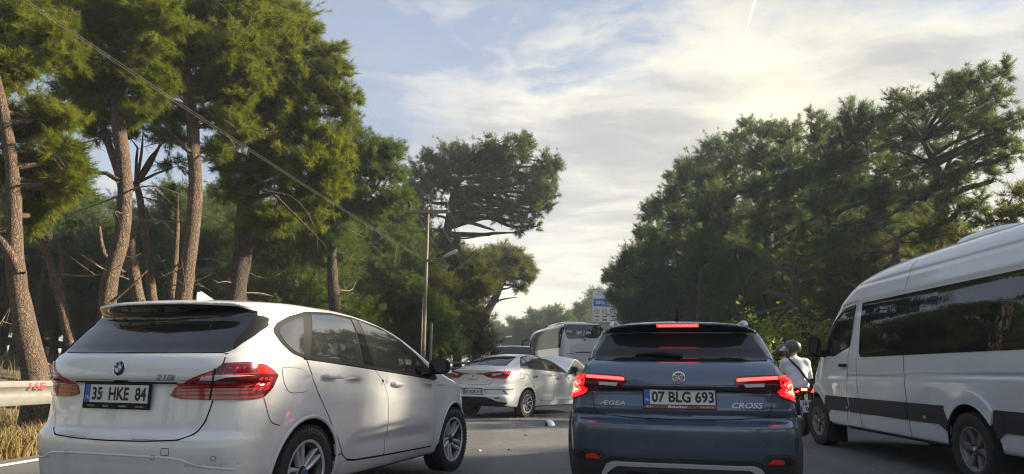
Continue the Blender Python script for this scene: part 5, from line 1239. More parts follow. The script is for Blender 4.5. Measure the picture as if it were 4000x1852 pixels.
# ================================================================ white compact MPV, left foreground
def build_mpv():
    b = body_compact_mpv(); on = On(b)
    car = thing('parked_car' if False else 'car', 'white compact family car nearest on the left, angled away with unlit red tail lamps', 'car', (-2.27, 5.44, .05), PI / 2 - RAD(18.1), 'cars queuing on the road')
    Wp = M['white']
    make_body(b, [Wp, M['under']], car)
    gaps = MB()
    # rear: tailgate, glass, spoiler wings
    tg = [(0, 1.128), (.30, 1.13), (.69, 1.135), (.70, 1.085), (.69, 1.045), (.645, .84), (.62, .72), (.575, .64), (.50, .608), (.25, .597), (0, .594)]
    tg = tg + [(-y, z) for y, z in tg[::-1][1:-1]]
    on.strip(tg, 'R', .016, .0015, closed=True, smooth=False, mb=gaps)
    on.panel('tailgate', tg, 'R', .004, Wp, car, fil=.03)
    gl = [(0, 1.136), (.69, 1.14), (.735, 1.215), (.735, 1.30), (.70, 1.375), (.60, 1.402), (.3, 1.412), (0, 1.414)]
    gl = gl + [(-y, z) for y, z in gl[::-1][1:-1]]
    g = on.panel('rear_window', gl, 'R', .006, M['glass'], car, fil=.04)
    for s in (-1, 1):
        on.panel('window_wing', [(s * .705, 1.155), (s * .745, 1.25), (s * .748, 1.33), (s * .72, 1.395), (s * .672, 1.40), (s * .69, 1.32), (s * .685, 1.22)], 'R', .010, M['trim'], car, fil=.02)
    us = [(0, 1.408), (.5, 1.404), (.69, 1.385), (.68, 1.43), (.6, 1.458), (.3, 1.469), (0, 1.471)]
    on.panel('spoiler_underside', us + [(-y, z) for y, z in us[::-1][1:-1]], 'R', .004, M['gloss_black'], car, res=.02)
    on.strip([(-.45, 1.31), (-.42, 1.325), (-.2, 1.33)], 'R', .012, .008, mb=gaps)
    for s, mo in ((-1, 'C'), (1, 'D')):
        c = lambda pts: on.corner([(p[0], s * abs(p[1]), p[2]) for p in pts], mo)
        lens = c([(-.78, .375, .868), (-.785, .40, .915), (-.784, .477, .958), (-.736, .665, 1.035), (-.709, .705, 1.074), (-.60, .80, 1.083), (-.473, .836, 1.066), (-.40, .85, 1.03), (-.36, .854, 1.0), (-.42, .86, .92), (-.498, .86, .862), (-.56, .83, .85), (-.722, .64, .846), (-.77, .45, .850)])
        tl = on.panel('tail_lamp', lens, mo, .010, M['red_dark'], car, res=.03, rim=.012, fil=.012)
        on.panel('lamp_upper', c([(-.70, .725, 1.066), (-.60, .80, 1.075), (-.473, .836, 1.058), (-.39, .85, 1.015), (-.38, .853, 1.004), (-.55, .83, 1.008), (-.715, .70, .998)]), mo, .0125, M['red_bright'], tl, fil=.006)
        on.panel('lamp_smoked_patch', c([(-.70, .728, 1.064), (-.60, .80, 1.071), (-.55, .817, 1.05), (-.55, .828, 1.018), (-.71, .705, 1.008)]), mo, .0137, M['red_dark'], tl, fil=.012)
        on.panel('reverse_lamp', c([(-.738, .58, .990), (-.72, .66, .999), (-.68, .72, 1.003), (-.56, .82, .999), (-.69, .715, .987), (-.72, .665, .972), (-.745, .57, .972)]), mo, .0130, M['clear'], tl, fil=.004)
        on.panel('lamp_inner_band', c([(-.77, .435, .94), (-.784, .49, .955), (-.745, .65, 1.02), (-.745, .65, 1.0), (-.77, .53, .968)]), mo, .0128, M['red_bright'], tl, fil=.004)
        for k, (z0, th) in enumerate(((.950, .010), (.928, .009), (.908, .009), (.888, .012))):
            on.panel('lamp_rib', c([(-.775, .42 - .01 * k, z0), (-.72, .66, z0 + .010), (-.60, .79, z0 + .012), (-.56, .826, z0 + .014), (-.56, .826, z0 + .014 - th), (-.60, .79, z0 + .010 - th), (-.72, .66, z0 + .008 - th), (-.775, .42 - .01 * k, z0 - th)]), mo, .0128, M['red'], tl)
        for k in range(3):
            on.panel('lamp_rib', c([(-.53 + .045 * k, .838, .985), (-.505 + .045 * k, .842, .985), (-.545 + .045 * k, .838, .91), (-.585 + .045 * k, .825, .90)]), mo, .0130, M['red_bright'], tl)
        on.panel('lamp_lower', c([(-.765, .46, .872), (-.722, .64, .868), (-.56, .83, .872), (-.50, .855, .878), (-.51, .855, .864), (-.57, .825, .855), (-.722, .64, .852), (-.765, .46, .856)]), mo, .0128, M['red'], tl)
        on.strip(c([(-.735, .665, 1.04), (-.73, .65, .95), (-.722, .632, .846)]), mo, .010, .0145, mb=gaps)
        on.strip([(-.498, .86), (-.455, .75), (-.41, .695), (-.335, .672)], 'S' if s < 0 else 'L', .006, .0015, mb=gaps)
    # bumper lines
    bl = [(-.80, .43), (-.62, .455), (-.5, .492), (-.25, .503), (0, .505), (.25, .503), (.5, .492), (.62, .455), (.80, .43)]
    on.strip(bl, 'R', .016, .001, .004).build('bumper_crease', Wp, car)
    lowp = [(-.56, .475), (-.45, .492), (0, .497), (.45, .492), (.56, .475), (.60, .40), (.5, .30), (-.5, .30), (-.60, .40)]
    on.panel('bumper_insert', lowp, 'R', .003, M['white_dirty'], car, fil=.03)
    on.strip([(-.455, .515), (-.405, .515), (-.405, .555), (-.455, .555)], 'R', .004, .001, closed=True, smooth=False, mb=gaps)
    for y in (-.72, -.35, .35, .72):
        on.strip([(y + .014 * cos(a), .50 + .014 * sin(a)) for a in np.linspace(0, 2 * PI, 14)], 'R', .003, .004, smooth=False, mb=gaps)
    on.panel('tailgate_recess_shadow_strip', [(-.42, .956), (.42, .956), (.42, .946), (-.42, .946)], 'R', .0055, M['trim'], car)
    on.panel('camera_button', [(-.07, .962), (.05, .962), (.04, .942), (-.06, .942)], 'R', .008, M['gloss_black'], car, fil=.006)
    # sides
    for mo in 'SL':
        dlo = [(-.325, 1.30), (-.265, 1.215), (-.175, 1.15), (-.05, 1.118), (.45, 1.085), (.95, 1.048), (1.65, .995), (2.19, .95), (2.27, .955), (2.22, 1.0), (1.95, 1.165), (1.62, 1.32), (1.30, 1.415), (.87, 1.475), (.5, 1.488), (.12, 1.468), (-.12, 1.415), (-.27, 1.355)]
        sw = on.panel('side_window_surround', dlo, mo, .004, M['trim'], car, fil=.03)
        on.panel('quarter_window', [(-.275, 1.298), (-.215, 1.21), (-.14, 1.163), (-.065, 1.143), (-.05, 1.143), (.045, 1.425), (-.11, 1.38), (-.23, 1.335)], mo, .0065, M['glass_mirror'], car, fil=.03)
        on.panel('rear_door_window', [(.04, 1.138), (.45, 1.11), (.775, 1.083), (.765, 1.448), (.5, 1.463), (.165, 1.447)], mo, .0065, M['glass_mirror'], car, fil=.015)
        on.panel('front_door_window', [(.985, 1.067), (1.65, 1.015), (1.80, 1.185), (1.66, 1.262), (1.35, 1.375), (.905, 1.45)], mo, .0065, M['glass_mirror'], car, fil=.015)
        on.panel('mirror_corner_window', [(1.75, 1.005), (2.10, .972), (2.06, 1.02), (1.90, 1.12), (1.86, 1.145)], mo, .0065, M['glass'], car, fil=.015)
        on.panel('door_pillar_cover', [(.80, 1.082), (.965, 1.068), (.885, 1.452), (.79, 1.455)], mo, .0072, M['gloss_black'], car, fil=.006)
        on.strip([(-.05, 1.118), (.45, 1.083), (.95, 1.046), (1.65, .993), (2.19, .948)], mo, .020, .004, .006).build('window_sill_trim', M['trim'], sw)
        rd = [(-.02, 1.112), (0, 1.06), (.045, .96), (.097, .863), (.26, .63), (.46, .411), (.55, .362), (.68, .345), (1.16, .329), (1.165, .5), (1.139, .818), (1.10, .93), (.955, 1.04)]
        fd = [(.965, 1.04), (1.11, .93), (1.149, .818), (1.175, .5), (1.17, .329), (2.17, .308), (2.175, .45), (2.155, .7), (2.135, .86), (2.10, .955), (1.65, .985)]
        for nm, pts in (('rear_door', rd), ('front_door', fd)):
            on.panel(nm, pts, mo, .0035, Wp, car, res=.05, fil=.015); on.strip(pts, mo, .014, .0012, closed=True, smooth=False, mb=gaps)
        on.strip([(.34, .405), (.46, .411)], mo, .008, .0015, smooth=False, mb=gaps)
        on.strip([(2.17, .300), (1.16, .320), (.68, .336), (.55, .352)], mo, .012, .0012, smooth=False, mb=gaps)
        fl = [(-.31, 1.045), (-.29, 1.052), (-.10, 1.045), (-.05, 1.02), (-.04, .90), (-.07, .885), (-.2, .88), (-.26, .89), (-.30, .95)]
        on.panel('fuel_flap' if mo == 'S' else 'side_cover', fl, mo, .003, Wp, car, fil=.03) if mo == 'S' else None
        if mo == 'S': on.strip(fillet(fl, .03), mo, .007, .001, closed=True, smooth=False, mb=gaps)
        handle(on, .255, .992, mo, Wp, car); handle(on, 1.33, .918, mo, Wp, car)
        for ax in (0, 2.67): arch_lip(on, ax, .33, .382, 'wheel_arch_lip', Wp, car, mo, width=.028, h=.008, a0=-.05, a1=PI + .05)
    gaps.build('panel_gap', M['gap'], car, smooth=False)['kind'] = 'stuff'
    for s in (-1, 1): door_mirror(car, (1.98, s * 1.00, 1.075), s, M['trim'], size=(.12, .21, .15), glass='gloss_black')  # dark reflection is put into the mirror glass as black
    blade_fin(car, (-.02, 0, 1.545), .20, .075, .06, Wp)
    # badge
    B4 = rear_frame(on, 0, 1.035, RAD(-8)); 
    bd = MB().lathe([(0, .012), (.030, .011), (.042, .006), (.046, 0), (.046, -.01)], 40, 'Z'); bo = place(bd.v, bd.f, 'roundel_badge', M['ink'], car, B4)
    q = MB().lathe([(.0435, .006), (.046, .008), (.0478, .004), (.0478, -.006)], 40, 'Z'); place(q.v, q.f, 'badge_ring', M['chrome'], bo, B4)
    for k in range(4):
        vs = [(0, 0, .0132)] + [(.0265 * cos(a), .0265 * sin(a), .0128) for a in np.linspace(k * PI / 2, (k + 1) * PI / 2, 8)]
        place(vs, [(0, i, i + 1) for i in range(1, 8)], 'badge_quadrant', M['white_ink'] if k % 2 == 0 else M['badge_blue'], bo, B4)
    for i, ch in enumerate('BMW'):
        V, F = fit_text(ch, .011, .010, .02); a = RAD(48 - 48 * i); place(V, F, 'badge_letter', M['white_ink'], bo, B4 @ Matrix.Rotation(a, 4, 'Z') @ Matrix.Translation((0, .0355, .012)))
    V, F = fit_text('218i', .135, .034, .012, .004, shear=.25); on.stamp(V, F, 'model_lettering', 'R', (-.362, .985), M['ink_grey'], car, off=.005)
    # number plate
    P4 = rear_frame(on, .02, .868, 0) @ Matrix.Translation((0, .008, .022))
    pf = plate(car, 'number_plate', P4, .52, .112, '35  HKE  84', .445, .084, frame=.014, strip='trim', strip_h=.026)
    for tx, xx in (('ASYA', -.20), ('ELA', -.075), ('KAREN', .065), ('CİHAN', .20)): mark(pf, 'plate_frame_lettering', tx, .065 if len(tx) > 3 else .045, .012, 'gold_ink', P4, xx, -.077, .0056)
    q = MB().lathe([(0, .0), (.011, .0)], 16, 'Z'); place(q.v, q.f, 'plate_seal', M['badge_blue'], pf, P4 @ Matrix.Translation((-.118, .006, .0058)))
    for s, nm in ((-1, 'r'), (1, 'l')):
        wheel(car, 0, s * .79, .327, .218, .205, 'blade', text='BRIDGESTONE'); wheel(car, 2.67, s * .79, .327, .218, .205, 'blade', steer=RAD(-4), text='BRIDGESTONE')
    q = MB().tube([(-.86, .42, .29), (-.70, .42, .30)], .035, 14); q.build('exhaust_pipe', M['under'], car)
    return car

# ================================================================ dark blue hatchback, centre right
def build_hatch():
    b = body_hatch(); on = On(b)
    car = thing('car', 'dark blue metallic hatchback with glowing brake lamps and roof rails', 'car', (1.455, 6.2, -.02), PI / 2 - RAD(13.1), 'cars queuing on the road')
    Bp = M['blue']; make_body(b, [Bp, M['under']], car); gaps = MB()
    sym = lambda h: h + [(-y, z) for y, z in h[::-1] if abs(y) > 1e-6]
    tg = [(0, 1.188), (.35, 1.19), (.675, 1.197), (.69, 1.13), (.69, 1.08), (.668, .96), (.655, .86), (.635, .81), (.60, .787), (.35, .772), (0, .766)]
    tg = tg + [(-y, z) for y, z in tg[::-1][1:-1]]
    on.panel('tailgate', tg, 'R', .0035, Bp, car, fil=.02); on.strip(tg, 'R', .014, .001, closed=True, smooth=False, mb=gaps)
    gl = [(0, 1.196), (.35, 1.198), (.672, 1.205), (.650, 1.27), (.615, 1.34), (.575, 1.405), (.54, 1.412), (0, 1.420)]
    on.panel('rear_window', gl + [(-y, z) for y, z in gl[::-1][1:-1]], 'R', .0055, M['glass_soft'], car, fil=.02)
    bandp = [(0, 1.412), (.54, 1.404), (.585, 1.40), (.66, 1.235), (.705, 1.215), (.70, 1.26), (.665, 1.36), (.62, 1.445), (.54, 1.485), (.3, 1.512), (0, 1.517)]
    on.panel('spoiler_underside', bandp + [(-y, z) for y, z in bandp[::-1][1:-1]], 'R', .004, M['gloss_black'], car, res=.025)
    for s in (-1, 1): on.strip([(s * .70, 1.215), (s * .685, 1.29), (s * .652, 1.375), (s * .605, 1.452)], 'R', .010, .005, .004).build('window_edge_trim', M['chrome'], car)
    br = on.panel('high_brake_lamp', [(-.165, 1.477), (.165, 1.477), (.165, 1.494), (-.165, 1.494)], 'R', .010, M['brake_high'], car, res=.02, fil=.005)
    for k in range(9): on.panel('lamp_cell', [(-.155 + .0345 * k, 1.480), (-.155 + .0345 * k + .028, 1.480), (-.155 + .0345 * k + .028, 1.491), (-.155 + .0345 * k, 1.491)], 'R', .0115, M['brake_high_cell'], br, res=.02)
    # black band above the plate
    on.panel('tailgate_band', sym([(0, 1.0), (.40, 1.0), (.62, .992), (.655, .985), (.64, .955), (.58, .955), (.40, .968), (0, .972)])[:-1], 'R', .006, M['gloss_black'], car, res=.03)
    on.panel('tailgate_button', [(-.06, .985), (.06, .985), (.05, .968), (-.05, .968)], 'R', .010, M['trim'], car, fil=.005)
    low = [(0, .795), (.35, .80), (.63, .815), (.60, .79), (.35, .775), (0, .769)]
    # lamps
    for s, mo in ((-1, 'C'), (1, 'D')):
        q = lambda pts: [(s * y, z) for y, z in pts]
        c = lambda pts: on.corner([(p[0], s * abs(p[1]), p[2]) for p in pts], mo)
        lens = c([(-.80, .385, 1.035), (-.80, .41, 1.075), (-.79, .44, 1.088), (-.69, .69, 1.098), (-.56, .785, 1.098), (-.50, .83, 1.04), (-.46, .852, .97), (-.44, .86, .915), (-.47, .85, .885), (-.55, .81, .895), (-.63, .725, .925), (-.665, .68, .96), (-.70, .64, .982), (-.79, .45, .992)])
        tl = on.panel('tail_lamp', lens, mo, .008, M['red_dark'], car, res=.03, rim=.012, fil=.02)
        on.panel('lamp_bar', c([(-.80, .412, 1.066), (-.79, .44, 1.071), (-.69, .70, 1.087), (-.69, .70, 1.066), (-.79, .44, 1.050), (-.80, .412, 1.048)]), mo, .011, M['brake'], tl, fil=.006)
        on.panel('reverse_lamp', c([(-.79, .46, 1.030), (-.74, .60, 1.036), (-.74, .595, 1.012), (-.79, .47, 1.008)]), mo, .011, M['clear'], tl, fil=.006)
        on.panel('lamp_glow', c([(-.69, .70, 1.090), (-.57, .778, 1.090), (-.51, .822, 1.035), (-.475, .845, .975), (-.46, .85, .925), (-.49, .84, .895), (-.56, .80, .905), (-.635, .72, .935), (-.675, .695, .99)]), mo, .010, M['brake_soft'], tl, fil=.012)
        core = [(-.665, .715, 1.035), (-.60, .762, 1.055), (-.54, .808, 1.02), (-.50, .835, .975), (-.485, .842, .94), (-.52, .828, .928), (-.575, .79, .938), (-.62, .745, .965)]
        cr = on.panel('brake_lamp', c(core), mo, .0115, M['brake'], tl, fil=.012)
        on.panel('brake_lamp_core', c([(-.64, .735, 1.018), (-.59, .77, 1.033), (-.545, .805, 1.0), (-.515, .828, .96), (-.525, .825, .945), (-.57, .793, .955), (-.61, .755, .98)]), mo, .013, M['brake_hot'], tl, fil=.012)
        on.strip(c([(-.63, .742, 1.075), (-.555, .797, 1.045), (-.50, .835, .985), (-.475, .848, .93)]), mo, .012, .0118, .002).build('lamp_outline', M['brake'], tl)
        on.strip(c([(-.69, .697, 1.095), (-.68, .69, 1.02), (-.66, .69, .96)]), mo, .008, .012, mb=gaps)
        # bumper: reflector pod
        pod = q([(.56, .485), (.60, .525), (.70, .535), (.79, .525), (.845, .49), (.86, .43), (.84, .36), (.62, .36), (.56, .42), (.50, .455)])
        on.panel('reflector_pod', pod, 'R', .010, M['cladding'], car, fil=.02)
        rf = on.panel('reflector_recess', q([(.60, .475), (.635, .508), (.76, .508), (.81, .478), (.78, .455), (.63, .455)]), 'R', .0125, M['gloss_black'], car, fil=.012)
        on.panel('rear_reflector', q([(.60, .466), (.635, .498), (.70, .498), (.72, .485), (.715, .462)]), 'R', .015, M['red_bright'], rf, fil=.006)
    on.strip([(-.86, .60), (-.80, .675), (-.70, .705), (-.5, .722), (0, .712), (.5, .722), (.70, .705), (.80, .675), (.86, .60)], 'R', .006, .001, mb=MB())
    cl = [(0, .470), (.5, .470), (.56, .445), (.62, .43), (.85, .42), (.85, .30), (.5, .27), (0, .27)]
    on.panel('bumper_cladding', cl + [(-y, z) for y, z in cl[::-1][1:-1]], 'R', .006, M['cladding'], car, res=.05, fil=.02)
    on.strip([(-.60, .455), (-.52, .489), (0, .492), (.52, .489), (.60, .455)], 'R', .016, .006, .008, smooth=False).build('bumper_rib', M['cladding'], car)
    sk = [(0, .455), (.515, .450), (.56, .43), (.60, .36), (.585, .33), (.55, .37), (.50, .41), (.47, .425), (0, .432)]
    on.panel('skid_plate_edge', sk + [(-y, z) for y, z in sk[::-1][1:-1]], 'R', .022, M['skid'], car, fil=.012, rim=.0)
    on.panel('skid_plate', [(-.49, .428), (.49, .428), (.55, .34), (.5, .27), (-.5, .27), (-.55, .34)], 'R', .014, M['cladding'], car, fil=.01, bulge=(.012, .03))
    for k in range(4):
        y0 = -.42 + .218 * k; on.panel('skid_plate_slot', [(y0, .355), (y0 + .02, .395), (y0 + .165, .395), (y0 + .185, .355), (y0 + .165, .33), (y0 + .02, .33)], 'R', .030, M['trim'], car, fil=.012)
    for y in (-.62, -.25, .25, .62): on.strip([(y + .014 * cos(a), .60 + .014 * sin(a)) for a in np.linspace(0, 2 * PI, 14)], 'R', .003, .0015, smooth=False, mb=gaps)
    # sides
    for mo in 'SL':
        dlo = [(-.22, 1.235), (-.1, 1.145), (.3, 1.115), (1.2, 1.08), (2.05, 1.03), (1.9, 1.16), (1.55, 1.32), (1.1, 1.42), (.5, 1.455), (.15, 1.435), (-.1, 1.35)]
        on.panel('side_window_surround', dlo, mo, .004, M['trim'], car, fil=.02)
        on.panel('rear_door_window', [(.0, 1.155), (.8, 1.115), (.76, 1.425), (.3, 1.42), (.08, 1.37)], mo, .006, M['glass'], car, fil=.02)
        on.panel('front_door_window', [(.9, 1.11), (1.85, 1.06), (1.75, 1.2), (1.35, 1.35), (.85, 1.42)], mo, .006, M['glass'], car, fil=.02)
        for nm, pts in (('rear_door', [(.05, 1.12), (.12, .9), (.42, .48), (.5, .36), (1.08, .35), (1.1, .9), (.95, 1.07)]), ('front_door', [(.96, 1.07), (1.11, .9), (1.09, .35), (2.1, .33), (2.12, .9), (2.0, 1.01)])):
            on.panel(nm, pts, mo, .0035, Bp, car, res=.06, fil=.02); on.strip(pts, mo, .012, .001, closed=True, smooth=False, mb=gaps)
        handle(on, .30, .985, mo, Bp, car); handle(on, 1.30, .96, mo, Bp, car)
        for ax in (0, 2.64): arch_lip(on, ax, .345, .425, 'wheel_arch_cladding', M['cladding'], car, mo, width=.085, h=.022, a0=-.2, a1=PI + .2)
        on.strip([(.42, .30), (1.3, .285), (2.2, .30)], mo, .11, .01, .014).build('sill_cladding', M['cladding'], car)
    gaps.build('panel_gap', M['gap'], car, smooth=False)['kind'] = 'stuff'
    for s in (-1, 1):
        P, N = on.cast('T', [(x, s * (.545 if x < 1 else .54)) for x in (-.32, -.26, -.1, .4, .9, 1.1, 1.16)])
        pts = [tuple(p + np.array((0, 0, dz))) for p, dz in zip(P, (.0, .032, .042, .046, .042, .03, .0))]
        MB().tube(pts, [.018, .020, .018, .016, .018, .020, .016], 8).build('roof_rail', M['alloy'], car)
        door_mirror(car, (1.95, s * .985, 1.075), s, M['gloss_black'], size=(.12, .2, .15))
    a4, _ = on.cast('T', [(-.30, 0)]); p = a4[0]
    m = MB(); m.tube([(p[0], 0, p[2] - .01), (p[0] - .02, 0, p[2] + .03)], [.035, .012], 12); m.tube([(p[0] - .02, 0, p[2] + .03), (p[0] - .06, 0, p[2] + .125)], [.006, .003], 6); m.build('roof_antenna', M['trim'], car)
    # wiper
    P, N = on.cast('R', [(.0, 1.222), (.10, 1.232), (.2, 1.238), (.30, 1.235), (.335, 1.226)])
    MB().tube(P + N * np.array([[.02], [.026], [.024], [.02], [.016]]), [.020, .020, .014, .010, .006], 8).build('rear_wiper', M['trim'], car)
    P, N = on.cast('R', [(-.03, 1.221), (.02, 1.222), (.06, 1.228)]); MB().tube(P + N * .022, [.016, .026, .018], 10).build('wiper_pivot', M['trim'], car)
    # seats seen as dark shapes are left to the smoked glass; badges
    B4 = rear_frame(on, .004, 1.072, RAD(-6))
    q = MB().lathe([(0, .010), (.038, .009), (.040, .004), (.041, -.01)], 40, 'Z'); bo = place(q.v, q.f, 'round_badge', M['badge_red'], car, B4)
    q = MB().lathe([(.037, .010), (.041, .0145), (.0465, .013), (.050, .006), (.051, -.008), (.040, -.008)], 40, 'Z'); place(q.v, q.f, 'badge_ring', M['chrome'], bo, B4)
    V, F = fit_text('FIAT', .058, .042, .004); place(V, F, 'badge_letters', M['silver_letter'], bo, B4 @ Matrix.Translation((0, 0, .0115)))
    V, F = fit_text('ÆGEA', .20, .030, .0, .004, shear=.15); on.stamp(V, F, 'model_lettering', 'R', (.508, .876), M['silver_letter'], car, off=.004)
    V, F = fit_text('CROSS', .225, .040, .015, .005, shear=.3); on.stamp(V, F, 'trim_lettering', 'R', (-.482, .873), M['silver_letter'], car, off=.004)
    P4 = rear_frame(on, .006, .92, RAD(-7)) @ Matrix.Translation((0, .008, .016))
    pf = plate(car, 'number_plate', P4, .52, .112, '07 BLG 693', .455, .084, frame=.010, strip='brown_strip', strip_h=.024)
    mark(pf, 'dealer_lettering', 'Bilaller', .145, .017, 'white_ink', P4, -.01, -.072, .0056, .02)
    mark(pf, 'dealer_lettering', 'Opar', .032, .012, 'white_ink', P4, -.205, -.071, .0056); mark(pf, 'dealer_lettering', '0242 259 67 67', .10, .010, 'white_ink', P4, .20, -.072, .0056, .01)
    q = MB().lathe([(.004, 0), (.0075, 0)], 14, 'Z'); place(q.v, q.f, 'dealer_emblem', M['white_ink'], pf, P4 @ Matrix.Translation((-.235, -.071, .0056)))
    for s in (-1, 1):
        wheel(car, 0, s * .785, .34, .218, .215, 'five'); wheel(car, 2.64, s * .785, .34, .218, .215, 'five', steer=RAD(-6))
    return car

# ================================================================ crashed white saloon
def build_sedan():
    b = body_sedan(); on = On(b)
    Tx0 = b.T
    car = thing('car', 'white saloon standing across the lane with a crumpled raised bonnet', 'car', (-.33, 17.65, 0), PI / 2 - RAD(34.4), 'cars queuing on the road')
    Wp = M['white']; make_body(b, [Wp, M['under']], car); gaps = MB()
    sym = lambda h: h + [(-y, z) for y, z in h[::-1][1:-1]]
    tg = sym([(0, 1.115), (.45, 1.118), (.70, 1.115), (.74, 1.07), (.66, 1.055), (.56, .96), (.50, .90), (.47, .80), (.42, .77), (0, .757)])
    on.panel('boot_lid', tg, 'R', .003, Wp, car, fil=.02); on.strip(tg, 'R', .018, .001, closed=True, smooth=False, mb=gaps)
    gl = [(-.60, .60), (-.60, -.60), (-.45, -.625), (-.02, -.57), (.10, -.53), (.13, -.3), (.14, 0), (.13, .3), (.10, .53), (-.02, .57), (-.45, .625)]
    gl = [(-.655, 0), (-.64, -.40), (-.575, -.60), (-.53, -.63), (-.35, -.625), (-.06, -.575), (.02, -.52), (.06, -.3), (.075, 0), (.06, .3), (.02, .52), (-.06, .575), (-.35, .625), (-.53, .63), (-.575, .60), (-.64, .40)]
    on.panel('rear_window', gl, 'T', .005, M['glass'], car, fil=.03)
    for s, mo in ((-1, 'C'), (1, 'D')):
        c = lambda pts: on.corner([(p[0], s * abs(p[1]), p[2]) for p in pts], mo)
        lens = c([(-1.02, .09, 1.012), (-1.0, .30, 1.022), (-.96, .45, 1.045), (-.90, .62, 1.06), (-.82, .75, 1.062), (-.70, .80, 1.066), (-.61, .815, 1.06), (-.66, .81, .98), (-.755, .805, .905), (-.85, .70, .900), (-.91, .50, .905), (-.94, .40, .93), (-.98, .28, .985), (-1.01, .09, 1.0)])
        tl = on.panel('tail_lamp', lens, mo, .009, M['red_dark'], car, res=.03, fil=.006)
        on.panel('lamp_glow', c([(-1.01, .11, 1.008), (-1.0, .30, 1.015), (-.93, .53, 1.03), (-.93, .53, 1.012), (-1.0, .30, 1.0), (-1.01, .11, 1.002)]), mo, .0115, M['red_bright'], tl)
        on.panel('reverse_lamp', c([(-.93, .52, 1.015), (-.86, .66, 1.03), (-.80, .735, 1.02), (-.86, .66, .985), (-.92, .50, .96)]), mo, .0115, M['clear'], tl, fil=.008)
        on.panel('lamp_upper', c([(-.84, .70, 1.052), (-.70, .80, 1.056), (-.63, .81, 1.05), (-.67, .81, .99), (-.77, .785, .99), (-.80, .745, 1.03)]), mo, .0115, M['red_bright'], tl, fil=.008)
        on.panel('lamp_lower', c([(-.93, .45, .93), (-.86, .67, .955), (-.77, .78, .965), (-.70, .806, .95), (-.755, .80, .915), (-.85, .69, .912), (-.91, .50, .915)]), mo, .0112, M['red'], tl, fil=.008)
        q = lambda pts: [(s * y, z) for y, z in pts]
        on.strip(q([(.34, .648), (.60, .650), (.72, .645), (.78, .60), (.82, .53)]), 'R', .022, .0015, mb=gaps)
        on.panel('rear_reflector', q([(.55, .475), (.70, .478), (.72, .470), (.66, .445), (.58, .445)]), 'R', .006, M['red'], car, fil=.006)
    on.strip(sym([(0, .675), (.22, .672), (.30, .655), (.36, .57), (.42, .54), (0, .53)]), 'R', .012, .001, closed=True, smooth=False, mb=gaps)
    on.panel('bumper_lower', sym([(0, .485), (.38, .478), (.48, .44), (.60, .385), (.80, .36), (.75, .30), (0, .30)]), 'R', .006, M['trim'], car, res=.05)
    for mo in 'SL':
        dlo = [(-.175, 1.15), (.22, 1.132), (1.16, 1.085), (2.08, 1.035), (2.0, 1.10), (1.62, 1.302), (1.30, 1.405), (.93, 1.452), (.45, 1.452), (.12, 1.408), (-.04, 1.32)]
        on.panel('side_window_surround', dlo, mo, .004, M['trim'], car, fil=.02)
        on.panel('quarter_window', [(-.14, 1.157), (.195, 1.147), (.115, 1.375), (.03, 1.34)], mo, .006, M['glass_mirror'], car, fil=.01)
        on.panel('rear_door_window', [(.245, 1.146), (.965, 1.106), (.84, 1.432), (.45, 1.432), (.15, 1.393)], mo, .006, M['glass_mirror'], car, fil=.01)
        on.panel('front_door_window', [(1.15, 1.097), (1.98, 1.055), (1.90, 1.13), (1.6, 1.288), (1.28, 1.388), (.945, 1.432)], mo, .006, M['glass_mirror'], car, fil=.01)
        on.strip([(-.17, 1.148), (.22, 1.13), (1.16, 1.083), (2.08, 1.033)], mo, .018, .004, .004).build('window_sill_trim', M['chrome'], car)
        for nm, pts in (('rear_door', [(-.10, 1.13), (.0, 1.02), (.098, .913), (.30, .63), (.50, .42), (.60, .372), (1.235, .365), (1.20, .72), (1.12, 1.075)]), ('front_door', [(1.13, 1.075), (1.21, .72), (1.245, .365), (2.16, .355), (2.2, .7), (2.12, 1.02)])):
            on.panel(nm, pts, mo, .0035, Wp, car, res=.06, fil=.02); on.strip(pts, mo, .016, .001, closed=True, smooth=False, mb=gaps)
        handle(on, .33, .945, mo, M['chrome'], car, L=.2); handle(on, 1.39, .90, mo, M['chrome'], car, L=.2)
        for ax in (0, 2.71): arch_lip(on, ax, .325, .385, 'wheel_arch_lip', Wp, car, mo, width=.028, h=.008, a0=-.05, a1=PI + .05)
        on.strip(fillet([(-.30, 1.02), (-.10, 1.02), (-.12, .90), (-.28, .90)], .03), mo, .008, .001, closed=True, smooth=False, mb=gaps)
    gaps.build('panel_gap', M['gap'], car, smooth=False)['kind'] = 'stuff'
    # bonnet folded up like a tent, torn mirror
    n, mrows = 13, 9; vs = []
    for i in range(n):
        u = i / (n - 1); x = 2.12 + 1.42 * u
        for j in range(mrows):
            v = -1 + 2 * j / (mrows - 1); hw = .74 - .10 * u
            rise = 1.10 + (.40 * min(u / .38, 1) if u < .38 else .40 - .26 * ((u - .38) / .62) ** 1.3)
            z = rise - .10 * v * v + .015 * sin(9 * u + 3 * v) - .05 * max(0, -v - .3) * sin(PI * u)
            vs.append((x - .06 * v * v, -v * hw, z))
    fs = [(i * mrows + j, (i + 1) * mrows + j, (i + 1) * mrows + j + 1, i * mrows + j + 1) for i in range(n - 1) for j in range(mrows - 1)]
    k = len(vs); vs += [(x, y, z - .018) for x, y, z in vs]
    fs += [tuple(q + k for q in f[::-1]) for f in fs]
    rim = [i * mrows for i in range(n)] + [(n - 1) * mrows + j for j in range(1, mrows)] + [i * mrows + mrows - 1 for i in range(n - 2, -1, -1)] + [j for j in range(mrows - 2, 0, -1)]
    fs += [(rim[i], rim[(i + 1) % len(rim)], rim[(i + 1) % len(rim)] + k, rim[i] + k) for i in range(len(rim))]
    MB().put(vs, fs).build('bonnet', Wp, car, sharp=28, label='crumpled bonnet folded upwards')
